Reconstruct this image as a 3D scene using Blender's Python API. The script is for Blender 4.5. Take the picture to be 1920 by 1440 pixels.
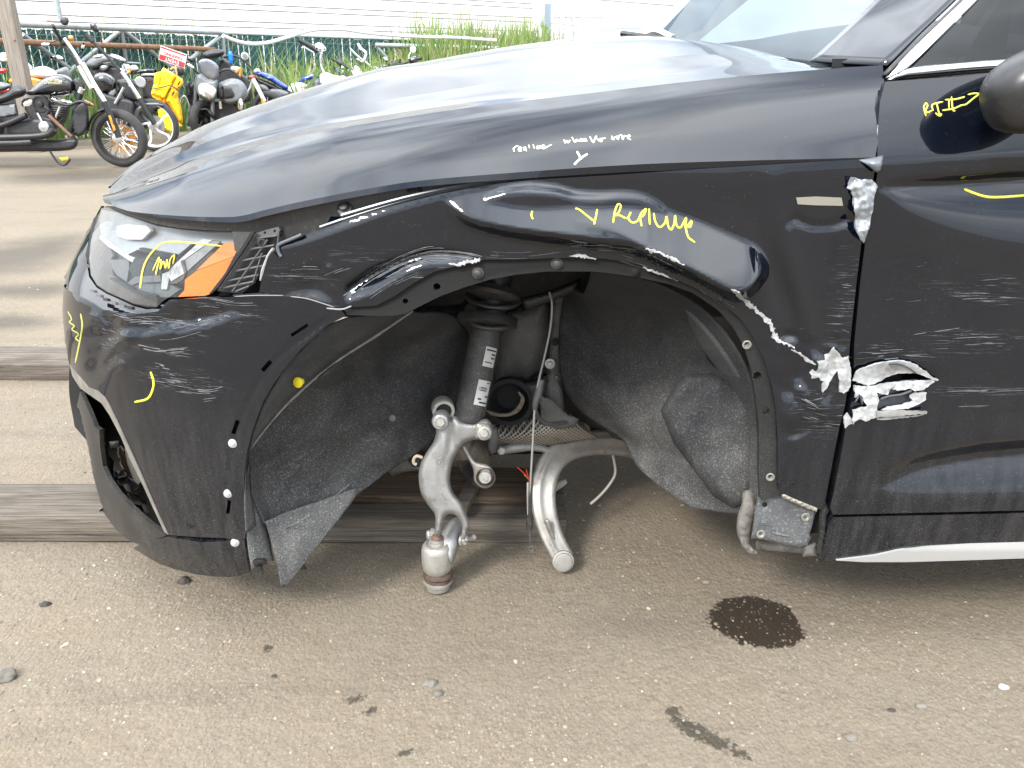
import bpy, bmesh, math, random
import numpy as np
from mathutils import Vector, Matrix
from mathutils.geometry import delaunay_2d_cdt

random.seed(7)
rng = np.random.default_rng(7)
for o in list(bpy.data.objects):
    bpy.data.objects.remove(o)
SC = bpy.context.scene
COL = SC.collection
R = math.radians

# ------------------------------------------------------------------ camera
FPX = 1500.0                       # focal length in photo pixels (1920 wide)
PITCH = R(21.6)
CAM = Vector((0.0, 0.0, 1.10))
cam_d = bpy.data.cameras.new('camera')
cam_d.sensor_width = 36.0
cam_d.lens = FPX / 1920.0 * 36.0
cam_d.clip_start = 0.05
cam_d.clip_end = 3000.0
cam_o = bpy.data.objects.new('camera', cam_d)
cam_o.location = CAM
cam_o.rotation_euler = (R(90) - PITCH, 0, 0)
COL.objects.link(cam_o)
SC.camera = cam_o

# ------------------------------------------------------------------ sky, sun, exposure
SUN_EL, SUN_AZ = R(41), R(217)     # azimuth measured from +Y clockwise: behind the camera, to the left
world = bpy.data.worlds.new('World')
SC.world = world
world.use_nodes = True
wn, wl = world.node_tree.nodes, world.node_tree.links
wn.clear()
w_out = wn.new('ShaderNodeOutputWorld')
w_sky = wn.new('ShaderNodeTexSky')
w_sky.sky_type = 'NISHITA'
w_sky.sun_disc = False
w_sky.sun_elevation = SUN_EL
w_sky.sun_rotation = SUN_AZ
w_bg1 = wn.new('ShaderNodeBackground')
w_bg1.inputs['Strength'].default_value = 0.15
wl.new(w_sky.outputs[0], w_bg1.inputs['Color'])
# bright broken cloud deck, mapped on a flat layer above the yard
w_tc = wn.new('ShaderNodeTexCoord')
w_sep = wn.new('ShaderNodeSeparateXYZ')
wl.new(w_tc.outputs['Generated'], w_sep.inputs[0])
def wmath(op, a, b=None):
    n = wn.new('ShaderNodeMath'); n.operation = op
    for i, x in enumerate((a, b)):
        if x is None: continue
        if isinstance(x, (int, float)): n.inputs[i].default_value = x
        else: wl.new(x, n.inputs[i])
    return n.outputs[0]
zc = wmath('ADD', wmath('MAXIMUM', w_sep.outputs['Z'], 0.0), 0.22)
w_cmb = wn.new('ShaderNodeCombineXYZ')
wl.new(wmath('DIVIDE', w_sep.outputs['X'], zc), w_cmb.inputs[0])
wl.new(wmath('DIVIDE', w_sep.outputs['Y'], zc), w_cmb.inputs[1])
w_no = wn.new('ShaderNodeTexNoise')
w_no.inputs['Scale'].default_value = 1.1
w_no.inputs['Detail'].default_value = 4.0
w_no.inputs['Roughness'].default_value = 0.58
w_no.inputs['Distortion'].default_value = 0.5
wl.new(w_cmb.outputs[0], w_no.inputs['Vector'])
w_rm = wn.new('ShaderNodeMapRange')
w_rm.inputs['From Min'].default_value = 0.30
w_rm.inputs['From Max'].default_value = 0.56
wl.new(w_no.outputs['Fac'], w_rm.inputs['Value'])
w_hz = wn.new('ShaderNodeMapRange')          # hazy white towards the horizon
w_hz.inputs['From Min'].default_value = 0.26
w_hz.inputs['From Max'].default_value = 0.04
wl.new(w_sep.outputs['Z'], w_hz.inputs['Value'])
w_fac = wmath('MAXIMUM', w_rm.outputs[0], w_hz.outputs[0])
w_no2 = wn.new('ShaderNodeTexNoise')
w_no2.inputs['Scale'].default_value = 2.0
w_no2.inputs['Detail'].default_value = 3.0
wl.new(w_cmb.outputs[0], w_no2.inputs['Vector'])
w_cr = wn.new('ShaderNodeValToRGB')
w_cr.color_ramp.elements[0].position = 0.30
w_cr.color_ramp.elements[0].color = (0.70, 0.77, 0.86, 1)
w_cr.color_ramp.elements[1].position = 0.68
w_cr.color_ramp.elements[1].color = (0.95, 0.98, 1.0, 1)
wl.new(w_no2.outputs['Fac'], w_cr.inputs[0])
w_bg2 = wn.new('ShaderNodeBackground')
w_ov = wmath('MULTIPLY_ADD', wmath('MAXIMUM', w_sep.outputs['Z'], 0.0), 4.4)
w_ov.node.inputs[2].default_value = 1.1      # overcast deck: brighter overhead than at the horizon
wl.new(w_ov, w_bg2.inputs['Strength'])
wl.new(w_cr.outputs[0], w_bg2.inputs['Color'])
w_mix = wn.new('ShaderNodeMixShader')
wl.new(w_fac, w_mix.inputs[0])
wl.new(w_bg1.outputs[0], w_mix.inputs[1])
wl.new(w_bg2.outputs[0], w_mix.inputs[2])
wl.new(w_mix.outputs[0], w_out.inputs[0])

sun_d = bpy.data.lights.new('sun', 'SUN')
sun_d.energy = 3.6
sun_d.angle = R(13)
sun_d.color = (1.0, 0.96, 0.90)
sun_o = bpy.data.objects.new('sun', sun_d)
sv = Vector((math.sin(SUN_AZ) * math.cos(SUN_EL), math.cos(SUN_AZ) * math.cos(SUN_EL), math.sin(SUN_EL)))
sun_o.rotation_euler = (-sv).to_track_quat('-Z', 'Y').to_euler()
sun_o.location = sv * 20
COL.objects.link(sun_o)

SC.view_settings.view_transform = 'Standard'
SC.view_settings.look = 'None'
SC.view_settings.exposure = 0.45
SC.view_settings.gamma = 1.0
SC.view_settings.use_curve_mapping = False
SC.render.engine = 'CYCLES'
SC.cycles.use_denoising = True
SC.cycles.max_bounces = 5
SC.cycles.diffuse_bounces = 3
SC.cycles.glossy_bounces = 4
SC.cycles.transparent_max_bounces = 12
SC.cycles.caustics_reflective = False
SC.cycles.caustics_refractive = False
SC.cycles.use_adaptive_sampling = True
SC.cycles.adaptive_threshold = 0.03
world.cycles.sampling_method = 'MANUAL'
world.cycles.sample_map_resolution = 256

# ------------------------------------------------------------------ geometry helpers
cP, sP = math.cos(PITCH), math.sin(PITCH)
def rays(u, v):
    u = np.asarray(u, float); v = np.asarray(v, float)
    cx = (u - 960.0) / FPX; cy = (720.0 - v) / FPX
    return np.stack([cx, cP + cy * sP, -sP + cy * cP], -1)
CAMN = np.array(CAM)
def at_n(u, v, Y):
    d = rays(u, v)
    return CAMN + d * (np.asarray(Y, float) / d[..., 1])[..., None]
def at(u, v, Y): return Vector(at_n(u, v, Y))
def atz(u, v, z=0.0):
    d = rays(u, v)
    return Vector(CAMN + d * ((z - CAM.z) / d[2]))

def mesh_obj(name, verts, faces, mat=None, parent=None, smooth=True, normals=None, mats=None, midx=None):
    me = bpy.data.meshes.new(name)
    me.from_pydata([tuple(map(float, p)) for p in verts], [], [tuple(int(i) for i in f) for f in faces])
    me.update()
    for m in (mats or ([mat] if mat else [])):
        me.materials.append(m)
    if midx is not None: me.polygons.foreach_set('material_index', midx)
    if smooth: me.polygons.foreach_set('use_smooth', [True] * len(me.polygons))
    if normals is not None:
        me.normals_split_custom_set([tuple(map(float, n)) for n in normals])
    o = bpy.data.objects.new(name, me)
    COL.objects.link(o)
    if parent is not None: o.parent = parent
    return o
def bm_obj(name, bm, mat, parent=None, smooth=False, auto=None):
    bmesh.ops.recalc_face_normals(bm, faces=bm.faces)
    me = bpy.data.meshes.new(name)
    bm.to_mesh(me); bm.free()
    me.materials.append(mat)
    if smooth or auto: me.polygons.foreach_set('use_smooth', [True] * len(me.polygons))
    if auto: me.set_sharp_from_angle(angle=R(auto))
    o = bpy.data.objects.new(name, me)
    COL.objects.link(o)
    if parent is not None: o.parent = parent
    return o
def thing(name, label, cat, loc=(0, 0, 0), group=None, rz=0):
    o = bpy.data.objects.new(name, None)
    o.empty_display_size = 0.1
    o.location = loc; o.rotation_euler = (0, 0, rz)
    COL.objects.link(o)
    o['label'] = label; o['category'] = cat
    if group: o['group'] = group
    return o
def tag(o, label, cat, group=None, kind=None):
    o['label'] = label; o['category'] = cat
    if group: o['group'] = group
    if kind: o['kind'] = kind
    return o
def struct(o): o['kind'] = 'structure'; return o
def stuff(o): o['kind'] = 'stuff'; return o
def place(parent, children):
    """keep world coordinates of children built in world space under an Empty that is not at the origin"""
    bpy.context.view_layer.update()
    inv = parent.matrix_world.inverted()
    for c in children:
        c.parent = parent; c.matrix_parent_inverse = inv

def resample(poly, step, closed=True):
    P = [np.array(p, float) for p in poly]
    if closed: P = P + [P[0]]
    out = []
    for a, b in zip(P[:-1], P[1:]):
        n = max(1, int(math.ceil(np.linalg.norm(b - a) / step)))
        for i in range(n): out.append(a + (b - a) * i / n)
    if not closed: out.append(P[-1])
    return np.array(out)
def spline(pts, per=6, closed=False):
    P = [np.array(p, float) for p in pts]
    n = len(P); out = []
    segs = n if closed else n - 1
    for i in range(segs):
        p1, p2 = P[i % n], P[(i + 1) % n]
        p0 = P[(i - 1) % n] if (closed or i > 0) else p1 * 2 - p2
        p3 = P[(i + 2) % n] if (closed or i + 2 < n) else p2 * 2 - p1
        for k in range(per):
            t = k / per
            out.append(0.5 * ((2 * p1) + (-p0 + p2) * t + (2 * p0 - 5 * p1 + 4 * p2 - p3) * t * t + (-p0 + 3 * p1 - 3 * p2 + p3) * t ** 3))
    if not closed: out.append(P[-1])
    return np.array(out)
def pip(px, py, poly):
    x0, y0 = poly[:, 0], poly[:, 1]
    x1, y1 = np.roll(x0, -1), np.roll(y0, -1)
    px = px[:, None]; py = py[:, None]
    c = ((y0 > py) != (y1 > py))
    with np.errstate(divide='ignore', invalid='ignore'):
        xi = (x1 - x0) * (py - y0) / (y1 - y0) + x0
    return (np.sum(c & (px < xi), 1) % 2) == 1
def bdist(P, poly):
    a = poly; b = np.roll(poly, -1, 0); ab = b - a
    L = np.maximum((ab ** 2).sum(1), 1e-9)
    out = np.empty(len(P))
    for i in range(0, len(P), 2000):
        q = P[i:i + 2000]
        t = np.clip(((q[:, None, :] - a) * ab).sum(2) / L, 0, 1)
        d = q[:, None, :] - (a + t[..., None] * ab)
        out[i:i + 2000] = np.sqrt((d ** 2).sum(2).min(1))
    return out
def triangulate(outline, step, holes=(), inner=None):
    """-> points (N,2), triangles, list of boundary loops (index lists)"""
    loops = [resample(outline, step * 0.8)] + [resample(h, step * 0.8) for h in holes]
    pts = []; edges = []; lidx = []
    for L in loops:
        s = len(pts); n = len(L)
        pts += list(L); edges += [(s + i, s + (i + 1) % n) for i in range(n)]
        lidx.append(list(range(s, s + n)))
    lo, hi = loops[0].min(0), loops[0].max(0)
    gx, gy = np.meshgrid(np.arange(lo[0], hi[0], step), np.arange(lo[1], hi[1], step * 0.87))
    gx[1::2] += step * 0.5
    g = np.stack([gx.ravel(), gy.ravel()], 1)
    ok = pip(g[:, 0], g[:, 1], loops[0])
    for L in loops[1:]: ok &= ~pip(g[:, 0], g[:, 1], L)
    g = g[ok]
    if len(g):
        keep = np.ones(len(g), bool)
        for L in loops: keep &= bdist(g, L) > step * 0.45
        g = g[keep]
    allp = np.array(pts + list(g))
    V, E, Fc, ov, oe, of = delaunay_2d_cdt([Vector(p) for p in allp], edges, [], 0, 1e-5)
    V = np.array([tuple(p) for p in V])
    T = np.array([tuple(f) for f in Fc if len(f) == 3])
    c = V[T].mean(1)
    ok = pip(c[:, 0], c[:, 1], loops[0])
    for L in loops[1:]: ok &= ~pip(c[:, 0], c[:, 1], L)
    T = T[ok]
    a = V[T]
    ar = (a[:, 1, 0] - a[:, 0, 0]) * (a[:, 2, 1] - a[:, 0, 1]) - (a[:, 1, 1] - a[:, 0, 1]) * (a[:, 2, 0] - a[:, 0, 0])
    T = T[np.abs(ar) > 1e-7]; ar = ar[np.abs(ar) > 1e-7]
    T[ar > 0] = T[ar > 0][:, ::-1]          # image v points down: make normals face the camera
    remap = {}
    for new, olds in enumerate(ov):
        for q in olds: remap[q] = new
    lidx = [[remap.get(i, i) for i in L] for L in lidx]
    return V, T, lidx

def panel(name, outline, mat, parent=None, pos=None, step=9.0, holes=(), flange=0.012, holeflange=None):
    """sheet-metal panel: outline in photo pixels, pos(u,v)->world points; analytic normals, returned edge"""
    V, T, loops = triangulate(outline, step, holes)
    u, v = V[:, 0], V[:, 1]
    P = pos(u, v)
    e = 1.6
    du = pos(u + e, v) - pos(u - e, v); dv = pos(u, v + e) - pos(u, v - e)
    N = np.cross(dv, du)
    ln = np.linalg.norm(N, axis=1); bad = ln < 1e-9
    N = N / np.maximum(ln, 1e-9)[:, None]
    view = CAMN - P; view /= np.linalg.norm(view, axis=1)[:, None]
    N[(N * view).sum(1) < 0] *= -1
    N[bad] = view[bad]
    verts = list(P); faces = [tuple(t) for t in T]; nor = [N[i] for t in T for i in t]
    if flange:
        for li, L in enumerate(loops):
            fl = flange if li == 0 or holeflange is None else holeflange
            s = len(verts)
            n = len(L)
            for i in L: verts.append(P[i])
            for i in L: verts.append(P[i] - N[i] * fl)
            for i in range(n):
                a, b = s + i, s + (i + 1) % n
                q = (a, b, b + n, a + n)
                fn = np.cross(np.array(verts[b]) - verts[a], np.array(verts[a + n]) - verts[a])
                l = np.linalg.norm(fn)
                fn = fn / l if l > 1e-12 else np.array([0, -1, 0])
                faces.append(q); nor += [fn] * 4
    return mesh_obj(name, verts, faces, mat, parent, normals=nor)

def inflate(name, outline, mat, parent, mp, thick, rnd, step, back=True, extra=None, holes=(), flat=False):
    """rounded cast body: outline in 2-D, mp(a,b,h)->world; h runs from -thick/2 to thick/2"""
    V, T, loops = triangulate(outline, step, holes)
    d = np.full(len(V), 1e9)
    lp = [V[L] for L in loops]
    for L in lp: d = np.minimum(d, bdist(V, L))
    t = np.clip(d / rnd, 0, 1)
    h = np.sqrt(np.clip(1 - (1 - t) ** 2, 0, 1)) * thick * 0.5
    if flat: h = np.maximum(h, thick * 0.12)
    hf = h + (extra(V[:, 0], V[:, 1]) if extra else 0)
    front = mp(V[:, 0], V[:, 1], hf)
    verts = list(front); faces = [tuple(q) for q in T]
    if back:
        bk = mp(V[:, 0], V[:, 1], -h)
        n = len(V)
        bset = set(i for L in loops for i in L)
        if flat:
            verts += list(bk)
            faces += [tuple(q[::-1] + n) for q in T]
            for L in loops:
                for i in range(len(L)):
                    a, b = L[i], L[(i + 1) % len(L)]
                    faces.append((a, b, b + n, a + n))
        else:
            idx = {}
            for i in range(n):
                if i in bset: idx[i] = i
                else: idx[i] = len(verts); verts.append(bk[i])
            faces += [tuple(idx[i] for i in q[::-1]) for q in T]
    o = mesh_obj(name, verts, faces, mat, parent)
    if flat: o.data.set_sharp_from_angle(angle=R(50))
    return o
def px_map(Y):
    return lambda a, b, h: at_n(a, b, Y - h if not callable(Y) else Y(a, b) - h)

def cr(P, t):                                   # Catmull-Rom along axis 0 at parameters t
    P = np.asarray(P, float); n = len(P)
    t = np.clip(np.asarray(t, float), 0, n - 1 - 1e-9)
    i = np.floor(t).astype(int); f = (t - i)
    ext = np.concatenate([[2 * P[0] - P[1]], P, [2 * P[-1] - P[-2]]])
    p0, p1, p2, p3 = ext[i], ext[i + 1], ext[i + 2], ext[i + 3]
    f = f.reshape((-1,) + (1,) * (P.ndim - 1))
    return 0.5 * ((2 * p1) + (-p0 + p2) * f + (2 * p0 - 5 * p1 + 4 * p2 - p3) * f ** 2 + (-p0 + 3 * p1 - 3 * p2 + p3) * f ** 3)
def patch(name, ctrl, nr, nc, mat, parent=None, thick=0.0, disp=None):
    """smooth sheet through a net of world points"""
    C = np.array([[tuple(p) for p in row] for row in ctrl], float)
    A = cr(C, np.linspace(0, len(C) - 1, nr))
    B = cr(A.transpose(1, 0, 2), np.linspace(0, C.shape[1] - 1, nc)).transpose(1, 0, 2)
    if disp is not None: B = disp(B)
    verts = B.reshape(-1, 3)
    faces = []
    for i in range(nr - 1):
        for j in range(nc - 1):
            a = i * nc + j
            faces.append((a, a + nc, a + nc + 1, a + 1))
    o = mesh_obj(name, verts, faces, mat, parent)
    if thick:
        m = o.modifiers.new('thickness', 'SOLIDIFY'); m.thickness = thick; m.offset = 0
    return o

def tube(name, pts, rad, mat, parent=None, n=10, per=5, smooth_path=True, cap=True):
    P = spline(pts, per) if smooth_path and len(pts) > 2 else np.array([tuple(p) for p in pts], float)
    m = len(P)
    rr = np.full(m, rad) if np.isscalar(rad) else np.interp(np.linspace(0, 1, m), np.linspace(0, 1, len(rad)), rad)
    verts = []; faces = []
    up = None
    for i in range(m):
        t = P[min(i + 1, m - 1)] - P[max(i - 1, 0)]
        t /= max(np.linalg.norm(t), 1e-9)
        if up is None:
            up = np.array([0, 0, 1.0]) if abs(t[2]) < 0.9 else np.array([1.0, 0, 0])
        s = np.cross(t, up); s /= max(np.linalg.norm(s), 1e-9)
        up = np.cross(s, t)
        for k in range(n):
            a = 2 * math.pi * k / n
            verts.append(P[i] + rr[i] * (math.cos(a) * s + math.sin(a) * up))
    for i in range(m - 1):
        for k in range(n):
            a = i * n + k; b = i * n + (k + 1) % n
            faces.append((a, b, b + n, a + n))
    if cap:
        faces.append(tuple(range(n))[::-1]); faces.append(tuple(range((m - 1) * n, m * n)))
    o = mesh_obj(name, verts, faces, mat, parent)
    o.data.set_sharp_from_angle(angle=R(50))
    return o
def lathe(name, prof, org, axis, mat, parent=None, n=28, sharp=40):
    """prof: list of (along, radius)"""
    ax = Vector(axis).normalized()
    s = ax.orthogonal().normalized(); t = ax.cross(s)
    org = Vector(org); verts = []; faces = []
    for (l, r) in prof:
        for k in range(n):
            a = 2 * math.pi * k / n
            verts.append(org + ax * l + (s * math.cos(a) + t * math.sin(a)) * max(r, 1e-5))
    for i in range(len(prof) - 1):
        for k in range(n):
            a = i * n + k; b = i * n + (k + 1) % n
            faces.append((a, b, b + n, a + n))
    faces.append(tuple(range(n))[::-1]); faces.append(tuple(range((len(prof) - 1) * n, len(prof) * n)))
    o = mesh_obj(name, verts, faces, mat, parent)
    o.data.set_sharp_from_angle(angle=R(sharp))
    return o
def hexnut(name, org, axis, r, h, mat, parent=None, washer=0.0, washer_mat=None):
    prof = [(0, r), (h * .85, r), (h, r * .85)]
    o = lathe(name, prof, org, axis, mat, parent, n=6, sharp=20)
    if washer: lathe('washer', [(-.002, washer), (.003, washer), (.004, washer * .9)], org, axis, washer_mat or mat, o, n=20)
    return o
def box(bm, c, s, rot=None):
    m = Matrix.Translation(Vector(c)) @ (rot.to_4x4() if rot is not None else Matrix()) @ Matrix.Diagonal((s[0], s[1], s[2], 1))
    bmesh.ops.create_cube(bm, size=1.0, matrix=m)
def beam_box(name, p0, p1, w, h, mat, parent=None, bevel=0.0, upv=(0, 0, 1)):
    """rectangular bar from p0 to p1, w across, h along upv"""
    p0, p1 = Vector(p0), Vector(p1)
    d = (p1 - p0); L = d.length; d.normalize()
    up = Vector(upv); s = d.cross(up).normalized(); up = s.cross(d)
    m = Matrix((d, s, up)).transposed().to_4x4(); m.translation = (p0 + p1) / 2
    bm = bmesh.new()
    bmesh.ops.create_cube(bm, size=1.0, matrix=m @ Matrix.Diagonal((L, w, h, 1)))
    if bevel: bmesh.ops.bevel(bm, geom=bm.edges[:], offset=bevel, segments=2, affect='EDGES', profile=.6)
    return bm_obj(name, bm, mat, parent, auto=35)
def strokes(name, lines, width, mat, parent, pos, lift=0.0016, smooth=True, taper=0.6):
    """paint-pen lines drawn on a surface; lines in photo pixels; thin ribbons following pos(u,v)"""
    verts = []; faces = []
    for ln in lines:
        w = width
        if isinstance(ln, tuple): ln, w = ln
        P = spline(ln, 5) if smooth and len(ln) > 2 else resample(ln, 6, False)
        t = np.gradient(P, axis=0); t /= np.maximum(np.linalg.norm(t, axis=1), 1e-6)[:, None]
        nrm = np.stack([-t[:, 1], t[:, 0]], 1)
        ww = np.full(len(P), w * .5); ww[0] *= taper; ww[-1] *= taper
        a = P + nrm * ww[:, None]; b = P - nrm * ww[:, None]
        s = len(verts)
        rows = []
        for q, lf in ((a, lift * .3), (P, lift), (b, lift * .3)):
            X = pos(q[:, 0], q[:, 1]); d = CAMN - X; d /= np.linalg.norm(d, axis=1)[:, None]
            rows.append(X + d * lf)
        n = len(P)
        for r_ in rows: verts += list(r_)
        for i in range(n - 1):
            for k in range(2):
                q0 = s + k * n + i
                faces.append((q0, q0 + 1, q0 + n + 1, q0 + n))
    return mesh_obj(name, verts, faces, mat, parent)

# ------------------------------------------------------------------ materials
def node_mat(name):
    m = bpy.data.materials.new(name); m.use_nodes = True
    nt = m.node_tree; nt.nodes.clear()
    return m, nt, nt.nodes, nt.links
class NB:
    """small node builder"""
    def __init__(s, name):
        s.m, s.nt, s.n, s.l = node_mat(name)
        s.out = s.n.new('ShaderNodeOutputMaterial')
        s.bs = s.n.new('ShaderNodeBsdfPrincipled')
        s.l.new(s.bs.outputs[0], s.out.inputs[0])
        s.geo = s.n.new('ShaderNodeNewGeometry')
        s.tc = s.n.new('ShaderNodeTexCoord')
    def put(s, sock, val):
        if isinstance(val, bpy.types.NodeSocket): s.l.new(val, sock)
        elif isinstance(val, (tuple, list)) and len(val) == 3 and sock.type == 'RGBA': sock.default_value = (*val, 1)
        else: sock.default_value = val
    def pos(s): return s.geo.outputs['Position']
    def math(s, op, a, b=0.0, c=None, clamp=False):
        n = s.n.new('ShaderNodeMath'); n.operation = op; n.use_clamp = clamp
        s.put(n.inputs[0], a); s.put(n.inputs[1], b)
        if c is not None: s.put(n.inputs[2], c)
        return n.outputs[0]
    def noise(s, scale, detail=4, rough=.55, vec=None, dist=0.0):
        n = s.n.new('ShaderNodeTexNoise')
        n.inputs['Scale'].default_value = scale; n.inputs['Detail'].default_value = detail
        n.inputs['Roughness'].default_value = rough; n.inputs['Distortion'].default_value = dist
        s.l.new(vec if vec is not None else s.pos(), n.inputs['Vector'])
        return n.outputs['Fac']
    def voro(s, scale, feature='F1', vec=None, rand=1.0):
        n = s.n.new('ShaderNodeTexVoronoi'); n.feature = feature
        n.inputs['Scale'].default_value = scale; n.inputs['Randomness'].default_value = rand
        s.l.new(vec if vec is not None else s.pos(), n.inputs['Vector'])
        return n
    def mapping(s, vec, loc=(0, 0, 0), rot=(0, 0, 0), scale=(1, 1, 1), typ='POINT'):
        n = s.n.new('ShaderNodeMapping'); n.vector_type = typ
        n.inputs['Location'].default_value = loc; n.inputs['Rotation'].default_value = rot; n.inputs['Scale'].default_value = scale
        s.l.new(vec, n.inputs['Vector']); return n.outputs[0]
    def rng(s, val, a, b, c=0.0, d=1.0, smooth=False):
        n = s.n.new('ShaderNodeMapRange')
        if smooth: n.interpolation_type = 'SMOOTHSTEP'
        for k, x in zip(('From Min', 'From Max', 'To Min', 'To Max'), (a, b, c, d)): n.inputs[k].default_value = x
        s.put(n.inputs['Value'], val); return n.outputs[0]
    def mix(s, fac, a, b, mode='MIX'):
        n = s.n.new('ShaderNodeMix'); n.data_type = 'RGBA'; n.blend_type = mode
        s.put(n.inputs[0], fac); s.put(n.inputs[6], a); s.put(n.inputs[7], b)
        return n.outputs[2]
    def mixf(s, fac, a, b):
        n = s.n.new('ShaderNodeMix'); n.data_type = 'FLOAT'
        s.put(n.inputs[0], fac); s.put(n.inputs[2], a); s.put(n.inputs[3], b)
        return n.outputs[0]
    def bump(s, h, strength=.3, dist=.01, normal=None):
        n = s.n.new('ShaderNodeBump')
        n.inputs['Strength'].default_value = strength; n.inputs['Distance'].default_value = dist
        s.put(n.inputs['Height'], h)
        if normal is not None: s.l.new(normal, n.inputs['Normal'])
        return n.outputs[0]
    def sep(s, v=None):
        n = s.n.new('ShaderNodeSeparateXYZ'); s.l.new(v if v is not None else s.pos(), n.inputs[0]); return n.outputs
    def set(s, **k):
        names = dict(color='Base Color', rough='Roughness', metal='Metallic', ior='IOR', coat='Coat Weight', coat_rough='Coat Roughness',
                     coat_ior='Coat IOR', normal='Normal', coat_normal='Coat Normal', spec='Specular IOR Level', trans='Transmission Weight', alpha='Alpha',
                     emit='Emission Color', emit_s='Emission Strength', sss='Subsurface Weight', aniso='Anisotropic')
        for a, b in k.items(): s.put(s.bs.inputs[names[a]], b)
        return s
def M(name, color, rough=.5, metal=0.0, coat=0.0, var=0.0, vscale=8.0, bump=0.0, bscale=60.0, dust=0.0, dustcol=(.30, .27, .23), dscale=150.0, spec=.5, rvar=0.0):
    b = NB(name)
    c = color
    if var:
        f = b.rng(b.noise(vscale, 5, .6), .3, .7)
        c = b.mix(f, tuple(x * (1 - var) for x in color), tuple(min(1, x * (1 + var)) for x in color))
    rg = rough
    if dust:
        f1 = b.rng(b.noise(dscale, 3, .7), .52, .72)
        f2 = b.rng(b.noise(dscale * .06, 4, .6), .30, .75)
        f = b.math('MULTIPLY', b.math('ADD', b.math('MULTIPLY', f1, f2), b.math('MULTIPLY', f2, .25)), dust, clamp=True)
        c = b.mix(f, c, dustcol); rg = b.mixf(f, rough, .85)
    if rvar:
        rg = b.rng(b.noise(vscale * 2, 4, .6), .3, .7, max(.02, rough - rvar), min(1, rough + rvar))
    b.set(color=c, rough=rg, metal=metal, coat=coat, spec=spec)
    if bump: b.set(normal=b.bump(b.noise(bscale, 4, .6), bump, .004))
    return b.m
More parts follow.
